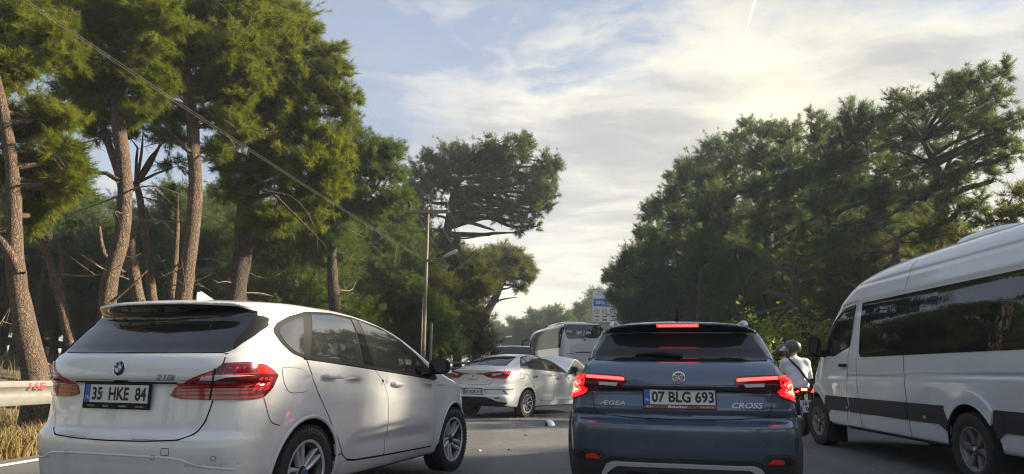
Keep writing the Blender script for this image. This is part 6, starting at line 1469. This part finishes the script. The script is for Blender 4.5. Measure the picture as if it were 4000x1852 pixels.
    door_mirror(car, (2.02, -1.02, 1.12), -1, M['trim'], size=(.11, .20, .16), glass='gloss_black')
    m = MB(); rr = random.Random(4)
    for _ in range(7): m.tube([(1.98, -1.0, 1.10), (1.95 + rr.uniform(-.05, .05), -1.05, 1.05 + rr.uniform(-.03, .08)), (2.02 + rr.uniform(-.1, .2), -1.06 + rr.uniform(-.05, .05), .98 + rr.uniform(-.06, .1))], .008, 5)
    m.build('mirror_wiring', M['trim'], car, label='torn mirror wiring')
    door_mirror(car, (2.02, 1.0, 1.12), 1, M['trim'], size=(.11, .20, .16))
    B4 = rear_frame(on, 0, .99, RAD(-5)); d = MB()
    o_, i_ = [(0, .062), (.040, 0), (0, -.062), (-.040, 0)], [(0, .034), (.019, 0), (0, -.034), (-.019, 0)]
    vs = [(x, y, .004) for x, y in o_] + [((x + a) / 2, (y + c) / 2, .016) for (x, y), (a, c) in zip(o_, i_)] + [(x, y, .004) for x, y in i_]
    place(vs, [(i, (i + 1) % 4, 4 + (i + 1) % 4, 4 + i) for i in range(4)] + [(4 + i, 4 + (i + 1) % 4, 8 + (i + 1) % 4, 8 + i) for i in range(4)], 'diamond_badge', M['chrome'], car, B4)
    V, F = fit_text('MEGANE', .28, .028, .02, .004); on.stamp(V, F, 'model_lettering', 'R', (0, .875), M['ink_grey'], car, off=.004)
    on.panel('trim_badge', [(-.33, .848), (-.42, .848), (-.42, .832), (-.33, .832)], 'R', .005, M['ink_grey'], car)
    P4 = rear_frame(on, 0, .598, 0) @ Matrix.Translation((0, 0, .012))
    plate(car, 'number_plate', P4, .52, .112, '07 AOK 611', .45, .080, frame=.008)
    for s in (-1, 1):
        wheel(car, 0, s * .80, .318, .205, .205, 'ten'); wheel(car, 2.71, s * .80, .318, .205, .205, 'ten', steer=RAD(8))
    return car

# ================================================================ white minibus, right
def build_van():
    b = body_van(); on = On(b)
    van = thing('minibus', 'white high roofed minibus at the right with a long dark side window', 'minibus', (5.60, 7.27, 0), PI / 2 - .047)
    Wp = M['white_dirty']; make_body(b, [Wp, M['under']], van, under=.4); gaps = MB()
    for mo in 'LS':
        on.panel('side_window', [(2.40, 2.05), (2.41, 1.36), (2.36, 1.31), (-1.34, 1.322), (-1.40, 1.36), (-1.40, 2.0), (-1.34, 2.05)], mo, .006, M['glass'], van, res=.08, fil=.04)
        ds = on.panel('cab_door_surround', [(2.585, 2.06), (2.62, 2.07), (3.05, 2.02), (3.30, 1.86), (3.60, 1.60), (3.80, 1.42), (3.86, 1.36), (3.25, 1.335), (2.72, 1.46), (2.64, 1.70)], mo, .004, M['trim'], van, fil=.03)
        on.panel('cab_window', [(2.63, 2.03), (3.02, 1.98), (3.26, 1.79), (3.34, 1.70), (3.22, 1.375), (2.76, 1.475), (2.68, 1.70)], mo, .0065, M['glass'], van, fil=.03)
        on.panel('cab_front_window', [(3.38, 1.68), (3.60, 1.49), (3.74, 1.39), (3.30, 1.365)], mo, .0065, M['glass'], van, fil=.02)
        on.strip([(2.60, 2.03), (2.95, 2.0), (3.15, 1.90)], mo, .05, .010, .012).build('wind_deflector', M['gloss_black'], van)
        cd = [(2.545, 2.085), (2.56, 1.92), (2.66, 1.62), (2.76, 1.36), (2.80, 1.10), (2.84, .9), (2.96, .36), (3.62, .36), (3.72, .62), (3.80, .95), (3.90, 1.32), (3.62, 1.62), (3.30, 1.90), (3.02, 2.06)]
        on.panel('cab_door', cd, mo, .0025, Wp, van, res=.08, fil=.03); on.strip(cd, mo, .016, .0012, closed=True, smooth=False, mb=gaps)
        for x0, z0, z1 in ((1.195, 1.31, .36), (2.50, 1.30, .36)): on.strip([(x0, z0), (x0, (z0 + z1) / 2), (x0, z1)], mo, .012, .0015, smooth=False, mb=gaps)
        on.strip([(1.20, 2.10), (1.16, 2.3), (1.10, 2.46)], mo, .010, .0015, mb=gaps)
        # grey protective band with the arches rising out of it
        for nm, x0, x1 in (('side_moulding', .42, 1.185), ('side_moulding', 1.205, 2.80), ('side_moulding', 2.86, 3.57), ('side_moulding', -1.5, -.50)):
            on.panel(nm, [(x0, .565), (x1, .565), (x1, .765), (x0, .765)], mo, .014, M['cladding'], van, res=.07, fil=.02, rim=.0)
        for ax in (-.03, 4.07):
            outer = [(ax + .545 * cos(a), .37 + .565 * sin(a)) for a in np.linspace(.72, PI - .72, 16)]
            inner = [(ax + .435 * cos(a), .37 + .432 * sin(a)) for a in np.linspace(PI - .6, .6, 16)]
            on.panel('wheel_arch_flare', outer + inner, mo, .026, M['white'] if ax < 1 else M['white'], van, res=.05, rim=0.)
            arch_lip(on, ax, .37, .437, 'wheel_arch_lip', M['trim'], van, mo, width=.03, h=.012, a0=-.1, a1=PI + .1)
            for sg in (-1, 1):
                pts = [(ax + sg * .55, .565), (ax + sg * .55, .765), (ax + sg * .43, .765), (ax + sg * .385, .60), (ax + sg * .43, .50)]
                on.panel('side_moulding', pts, mo, .016, M['cladding'], van, res=.06, rim=0.)
        for x0 in (.80, 2.87, -1.1): on.panel('side_marker', [(x0 - .035, .605), (x0 + .035, .605), (x0 + .035, .64), (x0 - .035, .64)], mo, .020, M['orange'], van, fil=.008)
        sg = 1 if mo == 'L' else -1
        P, N = on.cast(mo, [(2.90, 1.20)]); p = P[0]
        on.panel('handle_recess', [(2.90 + .075 * cos(a), 1.20 + .075 * sin(a)) for a in np.linspace(0, 2 * PI, 20)[:-1]], mo, .004, Wp, van)
        MB().box((2.89, p[1] + sg * .03, 1.205), (.22, .03, .045), bevel=.012).build('door_handle', M['trim'], van)
        MB().box((p[0] - 3.35, sg * .90, .22), (.03, .30, .36), bevel=.01).build('mud_flap', M['trim'], van); MB().box((3.58, sg * .86, .24), (.03, .26, .30), bevel=.01).build('mud_flap', M['trim'], van)
        on.strip([(2.9, .355), (1.2, .35), (.45, .35)], mo, .05, .004, .01).build('sill_strip', M['trim'], van)
        # mirror: tall double glass on an arm
        dm = door_mirror(van, (3.62, sg * 1.10, 1.49), sg, M['trim'], size=(.12, .185, .33), glass='gloss_black', arm=False)
        MB().box((3.593, sg * 1.10, 1.405), (.006, .16, .012)).build('mirror_divider', M['trim'], dm)
        MB().tube([(3.68, sg * 1.04, 1.42), (3.64, sg * .98, 1.39), (3.56, sg * .92, 1.40)], [.05, .06, .07], 8).build('mirror_arm', M['trim'], dm)
    ws = [(-.80, 1.36), (-.72, 1.75), (-.66, 2.0), (-.5, 2.08), (.5, 2.08), (.66, 2.0), (.72, 1.75), (.80, 1.36), (.5, 1.29), (-.5, 1.29)]
    on.panel('windscreen', ws, 'F', .004, M['glass'], van, res=.08, fil=.05)
    on.panel('grille', [(-.45, .75), (.45, .75), (.5, .98), (-.5, .98)], 'F', .006, M['trim'], van, res=.08, fil=.05)
    for s in (-1, 1): on.panel('headlamp', [(s * .52, .80), (s * .80, .84), (s * .83, 1.08), (s * .62, 1.05), (s * .52, .92)], 'F', .006, M['clear'], van, fil=.04)
    gaps.build('panel_gap', M['gap'], van, smooth=False)['kind'] = 'stuff'
    m = MB(); vs = []                                           # roof pod
    def pod(x, y, z): 
        q = (np.abs((x - .55) / .62) ** 3 + np.abs(y / .42) ** 3 + np.abs((z - 2.56) / .17) ** 2.5) ** (1 / 2.7); return (q - 1) * .15
    P, Q, N = field_mesh(pod, ((-.2, 1.3), (-.6, .6), (2.3, 2.85)), .04); mesh_obj('roof_air_unit', P, Q, Wp, van, True, N)
    for s in (-1, 1):
        wheel(van, -.03, s * .88, .36, .215, .225, 'six', rim_mat='alloy_dirty'); wheel(van, 4.07, s * .86, .36, .215, .225, 'six', rim_mat='alloy_dirty', steer=RAD(3))
    return van

# ================================================================ coach in the distance
def build_coach():
    Wz = curve([(.2, 1.15), (.5, 1.22), (1.5, 1.24), (2.3, 1.235), (2.9, 1.19), (3.35, 1.10), (3.6, .95)])
    Rz = curve([(.2, .12), (.6, .0), (1.2, -.02), (2.2, 0), (2.8, .06), (3.4, .18), (3.7, .25)])
    Tx = curve([(-.5, 3.44), (0, 3.46), (.6, 3.50), (6.5, 3.50), (7.6, 3.42), (8.3, 3.2), (9, 2.8)])
    b = Body(lambda x, z: Wz(z) + 0 * x, lambda ay, z: Rz(z) + .10 * ay ** 3, lambda ay, z: np.interp(z, [.3, 1, 2, 3.5], [8.9, 8.95, 8.8, 8.2]) - .25 * ay ** 3, lambda x, ay: Tx(x) - .05 * ay ** 3,
             lambda x: .32 + 0 * x, k_sr=.22, k_sf=.3, k_st=.22, k_rt=.12, arches=((2.5, .5, .6, .7), (7.0, .5, .6, .7)), bounds=((-.2, 9.1), (-1.35, 1.35), (.2, 3.62)), h=.09)
    on = On(b); bus = thing('coach', 'white tourist coach far ahead with a dark rear window', 'coach', (3.70, 36, 0), PI / 2 + RAD(10))
    make_body(b, [M['white'], M['under']], bus, under=.45)
    rw = on.panel('rear_window', [(.97, 3.40), (-.99, 3.40), (-.97, 3.0), (-.90, 2.78), (-.78, 2.72), (0, 2.70), (.74, 2.66), (.86, 2.72), (.94, 3.0)], 'R', .012, M['glass'], bus, res=.12, fil=.06)
    for mo in 'LS':
        on.panel('side_window', [(.22, 3.26), (.22, 2.28), (.30, 2.22), (7.2, 2.22), (8.0, 2.22), (8.25, 2.5), (7.9, 3.0), (7.4, 3.28)], mo, .015, M['coach_glass'], bus, res=.2, fil=.08)
        on.panel('side_vent_door', [(.5, 1.8), (2.0, 1.8), (2.0, .9), (.5, .9)], mo, .01, M['silver'], bus, res=.2, fil=.05)
        MB().tube([(8.55, (1.2 if mo == 'L' else -1.2), 2.95), (8.95, (1.42 if mo == 'L' else -1.42), 2.9), (8.95, (1.45 if mo == 'L' else -1.45), 2.45)], [.05, .06, .09], 8).build('mirror_arm', M['trim'], bus)
    gaps = MB(); on.strip([(.42, 1.975), (.3, 2.0), (-.6, 2.01), (-.7, 2.01)], 'R', .05, .012, smooth=False, mb=gaps); on.strip([(1.0, 1.92), (.7, 1.93), (.45, 1.97)], 'R', .02, .012, mb=gaps)
    on.strip([(1.05, 2.25), (1.14, 2.24)], 'R', .02, .01, mb=gaps); on.strip([(.02, 2.62), (-.10, 2.62)], 'R', .07, .012, smooth=False, mb=gaps); on.strip([(-1.0, 1.1), (0, 1.08), (1.0, 1.1)], 'R', .03, .01, mb=gaps)
    gaps.build('panel_gap', M['gap'], bus, smooth=False)['kind'] = 'stuff'
    def pod(x, y, z):
        q = (np.abs((x - 3.4) / 2.1) ** 4 + np.abs(y / .85) ** 4 + np.abs((z - 3.48) / .20) ** 2.5) ** (1 / 3.); return (q - 1) * .2
    P, Q, N = field_mesh(pod, ((1, 5.8), (-1, 1), (3.2, 3.8)), .08); mesh_obj('roof_air_unit', P, Q, M['silver'], bus, True, N)
    for nm, tx, y, z, w_, h_, mt in (('fleet_number', 'Z852', .74, 3.05, .30, .11, 'white_ink'), ('operator_lettering', 'zem', .24, 2.98, .30, .15, 'white_ink'), ('operator_lettering', 'em', -.25, 2.98, .27, .14, 'white_ink'), ('operator_letter', 'z', -.03, 2.985, .13, .17, 'gold_ink')):
        V, F = fit_text(tx, w_, h_, .02, shear=.2 if nm != 'fleet_number' else 0); on.stamp(V, F, nm, 'R', (y, z), M[mt], bus, off=.02)
    R4 = rear_frame(on, -.03, 2.765); q = MB().lathe([(.085, .02), (.10, .03), (.108, .02)], 28, 'Z'); st = place(q.v, q.f, 'star_badge', M['chrome'], bus, R4)
    for k in range(3):
        a = PI / 2 + 2 * PI * k / 3; place([(cos(a) * .1, sin(a) * .1, .025), (cos(a + 1.05) * .018, sin(a + 1.05) * .018, .025), (0, 0, .035), (cos(a - 1.05) * .018, sin(a - 1.05) * .018, .025)], [(0, 1, 2), (0, 2, 3)], 'star_arm', M['chrome'], st, R4)
    for s in (-1, 1):
        for z0, mt in ((1.55, 'red'), (1.36, 'orange'), (1.18, 'red_dark')): on.panel('tail_lamp', [(s * 1.0, z0), (s * 1.14, z0), (s * 1.14, z0 + .15), (s * 1.0, z0 + .15)], 'R', .015, M[mt], bus, fil=.04)
        for x0 in (2.5, 7.0): wheel(bus, x0, s * 1.02, .5, .29, .3, 'six', rim_mat='alloy_dirty')
    plate(bus, 'number_plate', rear_frame(on, 0, .75) @ Matrix.Translation((0, 0, .02)), .52, .112, '07 AZ 852', .44, .08) if False else None
    return bus

# ================================================================ dark people carrier behind the saloon: only its roof shows
def build_mpv_far():
    W0 = curve([(.2, .80), (.5, .90), (.9, .93), (1.15, .90), (1.5, .82), (1.9, .70), (2.1, .58)])
    Tx = curve([(-1.3, 1.83), (-.9, 1.90), (-.2, 1.96), (.8, 1.97), (1.7, 1.90), (2.4, 1.62), (3.0, 1.28), (3.4, 1.12), (4.0, .98), (4.2, .7)])
    b = Body(lambda x, z: W0(z) - .05 * sstep(3, 4.1, x), lambda ay, z: np.interp(z, [.2, .5, 1.1, 1.9, 2.1], [-.95, -1.05, -1.02, -.78, -.65]) + .15 * ay ** 3, lambda ay, z: 4.05 - .3 * ay ** 2 - .1 * (z - .6) ** 2, lambda x, ay: Tx(x) - .06 * ay ** 2,
             lambda x: .25 + 0 * x, k_sr=.12, k_sf=.2, k_st=.14, k_rt=.08, arches=((0, .35, .4, .65), (3.0, .35, .4, .65)), bounds=((-1.2, 4.15), (-1, 1), (.15, 2.1)), h=.05)
    on = On(b); c = thing('car', 'black people carrier behind the white saloon with only its roof showing', 'car', (.10, 26.0, 0), PI / 2 - RAD(2), 'cars queuing on the road')
    pm = simple('black_paint', (.012, .015, .019), .25, coat=1.)
    make_body(b, [pm, M['under']], c)
    on.panel('rear_window', [(-.66, 1.25), (.66, 1.25), (.60, 1.72), (-.60, 1.72)], 'R', .006, M['glass'], c, res=.08, fil=.06)
    for s in (-1, 1):
        mo = 'S' if s < 0 else 'L'
        on.panel('side_window', [(-.7, 1.2), (2.6, 1.15), (2.2, 1.5), (1.7, 1.72), (-.6, 1.75)], mo, .006, M['glass'], c, res=.1, fil=.06)
        P, N = on.cast('T', [(x, s * .62) for x in (-.8, -.7, .5, 1.5, 1.6)]); MB().tube([tuple(p + np.array((0, 0, d))) for p, d in zip(P, (0, .05, .06, .05, 0))], .02, 8).build('roof_rail', M['trim'], c)
        on.panel('tail_lamp', [(s * .70, .85), (s * .86, .85), (s * .84, 1.25), (s * .72, 1.22)], 'R', .008, M['red'], c, fil=.03)
        door_mirror(c, (2.7, s * 1.03, 1.2), s, M['trim'], size=(.12, .22, .18))
        for x0 in (0, 3.0): wheel(c, x0, s * .82, .345, .215, .22, 'five')
    return c

CAR_MPV = build_mpv(); CAR_HATCH = build_hatch(); CAR_SEDAN = build_sedan(); VAN = build_van(); COACH = build_coach(); CAR_FAR = build_mpv_far()
# ---------------------------------------------------------------- motorcycle with two people
def cap(x, y, z, a, b, ra, rb):
    """tapered capsule"""
    a = np.array(a); b = np.array(b); d = b - a; t = np.clip(((x - a[0]) * d[0] + (y - a[1]) * d[1] + (z - a[2]) * d[2]) / (d @ d), 0, 1)
    return np.sqrt((x - a[0] - t * d[0]) ** 2 + (y - a[1] - t * d[1]) ** 2 + (z - a[2] - t * d[2]) ** 2) - (ra + (rb - ra) * t)
def ell(x, y, z, c, r):
    q = np.sqrt(((x - c[0]) / r[0]) ** 2 + ((y - c[1]) / r[1]) ** 2 + ((z - c[2]) / r[2]) ** 2); return (q - 1) * min(r)
def union(fs, k):
    d = fs[0]
    for f in fs[1:]: d = smin(d, f, k)
    return d
cloth_w = simple('white_cotton_shirt', (.62, .64, .68), .9, noise=.06, nscale=14, bump=.3)
cloth_d = simple('dark_jacket_cloth', (.018, .018, .022), .9, noise=.2, bump=.2)
jeans = simple('dark_trousers', (.022, .024, .034), .9, noise=.2)
skin = simple('skin', (.42, .25, .17), .6, noise=.06)
helm = simple('grey_helmet_shell', (.055, .053, .047), .35, coat=.5, noise=.3, nscale=9)

def rider(label, seat, lean, head_turn, shirt, reach, strap=False, peak=True, helm=helm):
    """seated person facing +x in its own frame; seat: local hip point on the machine"""
    t = thing('person', label, 'person', seat, 0)
    hip = np.array((0, 0, .10)); chest = np.array((.10 + lean * .45, 0, .42)); neck = np.array((.13 + lean * .75, 0, .62)); head = neck + np.array((.05, 0, .17))
    def torso(x, y, z):
        fs = [ell(x, y, z, hip + (.0, 0, .02), (.15, .185, .14)), ell(x, y, z, (hip + chest) / 2 + (-.01, 0, 0), (.135, .17, .17)), ell(x, y, z, chest + (-.01, 0, .0), (.145, .205, .19)), cap(x, y, z, chest + (0, -.14, .12), chest + (0, .14, .12), .075, .075), cap(x, y, z, chest + (.02, 0, .12), neck, .075, .06)]
        for s in (-1, 1):
            sh = chest + (0, s * .195, .115); el = sh + (.13, s * .085, -.25); fs += [cap(x, y, z, sh, el, .068, .052)]
        d = union(fs, .07)
        return d + .006 * np.sin(38 * z + 14 * y) * np.exp(-((x - hip[0] + .1) / .2) ** 2)
    P, Q, N = field_mesh(torso, ((-.3, .75), (-.5, .5), (-.12, .95)), .022, mirror=False); body = mesh_obj('shirt', P, Q, shirt, t, True, N)
    def bodyf(x, y, z):
        fs = [cap(x, y, z, neck + (0, 0, -.06), head + (-.02, 0, -.05), .055, .055), ell(x, y, z, head, (.10, .078, .115))]
        for s in (-1, 1):
            sh = chest + (0, s * .195, .115); el = sh + (.13, s * .085, -.25); ha = el + np.array(reach) * (1, s, 1); wr = ha
            fs += [cap(x, y, z, el + (-.02, 0, .03), wr, .046, .030), ell(x, y, z, wr + (.03, 0, 0), (.05, .036, .022))]
            for f in range(4): fs.append(cap(x, y, z, wr + (.06, (f - 1.5) * .019, .006), wr + (.105 - .006 * abs(f - 1.5), (f - 1.5) * .021, -.028), .0095, .008))
            fs.append(cap(x, y, z, wr + (.03, -s * .03, 0), wr + (.075, -s * .045, -.012), .011, .009))
        return union(fs, .02)
    P, Q, N = field_mesh(bodyf, ((-.2, 1.0), (-.52, .52), (.0, 1.05)), .015, mirror=False); mesh_obj('body', P, Q, skin, t, True, N)
    def legs(x, y, z):
        fs = [ell(x, y, z, hip + (0, 0, -.02), (.15, .18, .11))]
        for s in (-1, 1):
            h = hip + (.02, s * .09, -.02); kn = h + (.40, s * .10, -.06); an = kn + (-.10, s * .02, -.40)
            fs += [cap(x, y, z, h, kn, .088, .062), cap(x, y, z, kn, an, .06, .042), cap(x, y, z, an + (-.04, 0, -.04), an + (.15, 0, -.05), .045, .035)]
        return union(fs, .05)
    P, Q, N = field_mesh(legs, ((-.3, .75), (-.45, .45), (-.6, .35)), .024, mirror=False); mesh_obj('trousers', P, Q, jeans, t, True, N)
    # helmet with a peak, turned with the head
    hb = bpy.data.objects.new('helmet', None); link(hb, t); hb.location = tuple(head + (.005, 0, .025)); hb.rotation_euler = (0, RAD(10), head_turn)
    def shell(x, y, z):
        d = ell(x, y, z, (0, 0, 0), (.155, .128, .145)); opening = np.maximum(np.maximum(.055 - x, z - .03), -.16 - z); inner = ell(x, y, z, (0, 0, 0), (.125, .10, .115))
        return smax(np.maximum(smax(d, -(opening if False else np.maximum(np.maximum(.06 - x, z - .02), -9)), .02), -.105 - z), -inner, .01)
    P, Q, N = field_mesh(shell, ((-.2, .2), (-.17, .17), (-.15, .19)), .012, mirror=False); mesh_obj('helmet_shell', P, Q, helm, hb, True, N)
    if peak:
        m = MB(); vs = []
        for i in range(6):
            for j in range(9):
                a = RAD(-58 + 116 * j / 8); r_ = .135 + .020 * i * (.75 + .25 * cos(a)); vs.append((cos(a) * r_ * 1.06, sin(a) * r_ * .88, .065 - .014 * i - .03 * (abs(j - 4) / 4) ** 2))
        k = len(vs); fs = [(i * 9 + j, (i + 1) * 9 + j, (i + 1) * 9 + j + 1, i * 9 + j + 1) for i in range(5) for j in range(8)]; vs += [(x, y, z - .006) for x, y, z in vs]; fs += [tuple(q + k for q in f[::-1]) for f in fs]
        m.put(vs, fs).build('helmet_peak', simple('pale_helmet_peak', (.42, .41, .38), .35), hb)
    for k in range(3): MB().tube([(.11 * cos(a), (-.05 + .05 * k), .105 + .036 * sin(a) - .02 * abs(k - 1)) for a in np.linspace(.2, 2.9, 9)], .005, 4).build('helmet_stripe', M['trim'], hb)
    MB().tube([(.05, .11, -.06), (.06, .06, -.15), (.06, -.06, -.15), (.05, -.11, -.06)], .008, 5).build('chin_strap', M['trim'], hb)
    if strap:
        pts = [chest + (-.0, .14, .21), chest + (-.14, .09, .13), chest + (-.185, -.03, -.02), (hip + chest) / 2 + (-.165, -.12, -.03), hip + (-.14, -.19, .03)]
        MB().tube([tuple(p) for p in pts], .022, 6).build('shoulder_strap', M['trim'], t); MB().box(tuple(hip + (.05, -.22, .02)), (.20, .07, .15), None, .02).build('shoulder_bag', M['trim'], t)
    return t
def motorcycle():
    t = thing('motorcycle', 'dark motorcycle with a glowing red tail lamp between the hatchback and the minibus', 'motorcycle', (5.28, 13.6, 0), PI / 2 - RAD(6))
    for x, nm in ((-.68, 'wheel'), (.68, 'wheel')):
        w = bpy.data.objects.new('wheel', None); link(w, t); w.location = (x, 0, .30)
        MB().lathe([(.20, -.04), (.24, -.055), (.285, -.05), (.30, -.02), (.30, .02), (.285, .05), (.24, .055), (.20, .04)], 40, closed=True).build('tyre', M['rubber'], w)
        MB().lathe([(.19, -.035), (.21, -.04), (.21, .04), (.19, .035)], 36, closed=True).build('rim', M['alloy_dark'], w)
        for k in range(5): MB().tube([(.03 * cos(k * 1.2566), 0, .03 * sin(k * 1.2566)), (.20 * cos(k * 1.2566), 0, .20 * sin(k * 1.2566))], [.022, .014], 6).build('spoke', M['alloy_dark'], w)
        MB().lathe([(0, -.08), (.04, -.08), (.045, .08), (0, .08)], 16).build('hub', M['alloy'], w)
    body_m = simple('dark_red_motorcycle_paint', (.06, .008, .010), .25, coat=1.)
    def fair(x, y, z): return union([ell(x, y, z, (.05, 0, .55), (.42, .13, .14)), ell(x, y, z, (.30, 0, .78), (.24, .13, .14)), cap(x, y, z, (-.2, 0, .66), (-.86, 0, .77), .12, .055), ell(x, y, z, (.62, 0, .80), (.16, .13, .16))], .08)
    P, Q, N = field_mesh(fair, ((-1.1, .95), (-.35, .35), (.3, 1.1)), .03, mirror=False); mesh_obj('bodywork', P, Q, body_m, t, True, N)
    def seatf(x, y, z): return union([ell(x, y, z, (-.12, 0, .72), (.30, .15, .06)), ell(x, y, z, (-.55, 0, .78), (.30, .13, .055))], .06)
    P, Q, N = field_mesh(seatf, ((-1, .4), (-.3, .3), (.6, 1.)), .025, mirror=False); mesh_obj('seat', P, Q, M['trim'], t, True, N)
    MB().box((.05, 0, .38), (.40, .26, .26), None, .05).build('engine', M['alloy_dark'], t)
    for s in (-1, 1):
        MB().tube([(.68, s * .09, .30), (.52, s * .09, .85), (.48, s * .08, .98)], .024, 8).build('fork_leg', M['alloy_dark'], t)
        MB().tube([(.46, 0, 1.0), (.40, s * .22, 1.04), (.30, s * .37, 1.02)], .014, 8).build('handlebar', M['trim'], t)
        q = MB().tube([(.36, s * .30, 1.03), (.40, s * .38, 1.18)], .008, 6).build('mirror_stem', M['trim'], t); MB().box((.40, s * .40, 1.21), (.03, .13, .08), None, .012).build('mirror_head', M['trim'], q)
        MB().tube([(-.68, s * .09, .30), (-.1, s * .10, .42)], .022, 8).build('swing_arm', M['alloy_dark'], t)
        q = MB().tube([(-.86, s * .06, .74), (-.88, s * .16, .75)], .010, 6).build('indicator_stalk', M['trim'], t); MB().box((-.88, s * .19, .75), (.04, .07, .04), None, .012).build('indicator_lens', M['orange'], q)
        MB().tube([(-.80, s * .10, .84), (-.55, s * .15, .86), (-.40, s * .14, .84)], .012, 8).build('grab_rail', M['alloy'], t)
    MB().tube([(.2, -.14, .30), (-.3, -.16, .30), (-.85, -.19, .42)], [.03, .04, .055], 12).build('exhaust', M['alloy'], t)
    tl = MB().box((-.93, 0, .80), (.05, .22, .07), None, .015).build('tail_lamp', M['red'], t); MB().box((-.952, .02, .805), (.02, .10, .04), None, .006).build('brake_lamp', M['brake_hot'], tl)
    for s in (-1, 1): MB().tube([(-.94, s * .05, .79), (-.90, s * .15, .76)], [.016, .012], 6).build('lamp_wing', M['brake'], tl)
    MB().tube([(-.80, 0, .70), (-.98, 0, .42)], [.05, .03], 8).build('rear_mudguard', M['trim'], t)
    P4 = Matrix.Translation((-.99, -.02, .52)) @ Matrix(((0, 0, -1), (-1, 0, 0), (0, 1, 0))).to_4x4() @ Matrix.Rotation(RAD(-8), 4, 'X')
    root = MB().box((0, 0, 0), (.26, .21, .006)); m4 = np.array(P4); pf = mesh_obj('number_plate', np.array(root.v) @ m4[:3, :3].T + m4[:3, 3], root.f, M['plate'], t, False)
    glyphs('16 BM', .19, .066, pf, P4 @ Matrix.Translation((.015, .048, .005))); glyphs('087', .15, .066, pf, P4 @ Matrix.Translation((.03, -.045, .005)))
    q = MB().box((-.115, -.05, .004), (.024, .09, .002)); place(q.v, q.f, 'country_band', M['plate_blue'], pf, P4)
    return t
BIKE = motorcycle(); bm4 = Matrix.Translation(BIKE.location) @ Matrix.Rotation(PI / 2 - RAD(6), 4, 'Z')
def seat_on(p, o, rz=0.): o.location = bm4 @ Vector(p); o.rotation_euler = (0, 0, PI / 2 - RAD(6) + rz)
o = rider('motorcycle rider in dark jacket and helmet in front of the passenger', (0, 0, 0), .25, RAD(10), cloth_d, (.28, .02, -.02), peak=False, helm=simple('black_helmet_shell', (.012, .012, .013), .3, coat=.6)); seat_on((-.10, .02, .68), o)
o = rider('motorcycle passenger in white shirt with grey peaked helmet turned left', (0, 0, 0), .10, RAD(62), cloth_w, (.20, -.10, .0), strap=True); seat_on((-.60, 0, .74), o)

# ---------------------------------------------------------------- broken bits on the road
def shard():
    c = at(1381, 1066, 14.6); t = thing('mirror_housing', 'broken pale blue wing mirror cover lying on the road before the saloon', 'mirror housing', (c.x, c.y, 0), RAD(200))
    def f(x, y, z):
        d = smax(ell(x, y, z, (0, 0, .0), (.13, .10, .125)), -ell(x, y, z, (.07, .0, -.02), (.12, .085, .115)), .01); return np.maximum(d, -.0 - z)
    P, Q, N = field_mesh(f, ((-.16, .16), (-.13, .13), (-.02, .16)), .01, mirror=False); mesh_obj('cover', P, Q, paint('pale_blue_white_paint', (.52, .60, .66), dust=.3), t, True, N)
    MB().box((.03, .0, .035), (.06, .12, .05), None, .01).build('inner_bracket', M['trim'], t)
shard()
rr = random.Random(9); glassm = simple('broken_plastic', (.35, .37, .38), .4); dk = M['trim']
for k in range(34):
    u = rr.uniform(1200, 1420); v = rr.uniform(1030, 1062) if k > 12 else rr.uniform(1035, 1130); Yd = CAM_H * CAM_F / ((v * 1.5528 - 1453)) * 1.0
    p = at(u, v, Yd); s = rr.uniform(.015, .05); m = MB(); n = rr.choice((3, 4, 5)); an = sorted(rr.uniform(0, 6.28) for _ in range(n))
    m.prism([(cos(a) * s * rr.uniform(.6, 1.2), sin(a) * s * rr.uniform(.5, 1.)) for a in an], 0, rr.uniform(.006, .018), 'Z'); o = m.build('crash_debris', glassm if k % 3 else dk, None, smooth=False); o.location = (p.x, p.y, .001); o.rotation_euler = (rr.uniform(-.1, .1), rr.uniform(-.1, .1), rr.uniform(0, 6))
    tag(o, 'small broken plastic shard on the asphalt near the crashed saloon', 'debris', 'crash debris on the road')
# condensation trail high in the sky
a = Vector((at(1902, -8, 100) - Vector((0, 0, CAM_H))).normalized() * 5200); b_ = Vector((at(1877, 84, 100) - Vector((0, 0, CAM_H))).normalized() * 5600)
cm, ct, cb, co = material('condensation_trail'); cb.inputs['Base Color'].default_value = (.9, .9, .92, 1); cb.inputs['Roughness'].default_value = 1
tl_ = ct.add('ShaderNodeBsdfTranslucent', i_Color=(.95, .93, .92, 1)); mx = ct.add('ShaderNodeMixShader', i_0=.7); ct.l.new(cb.outputs[0], mx.inputs[1]); ct.l.new(tl_.outputs[0], mx.inputs[2]); ct.l.new(mx.outputs[0], co.inputs[0])
o = MB().tube([a, a.lerp(b_, .3), a.lerp(b_, .7), b_], [9.5, 8.5, 6.5, 2.5], 8).build('contrail', cm); tag(o, 'thin white condensation trail at the top of the sky', 'contrail')
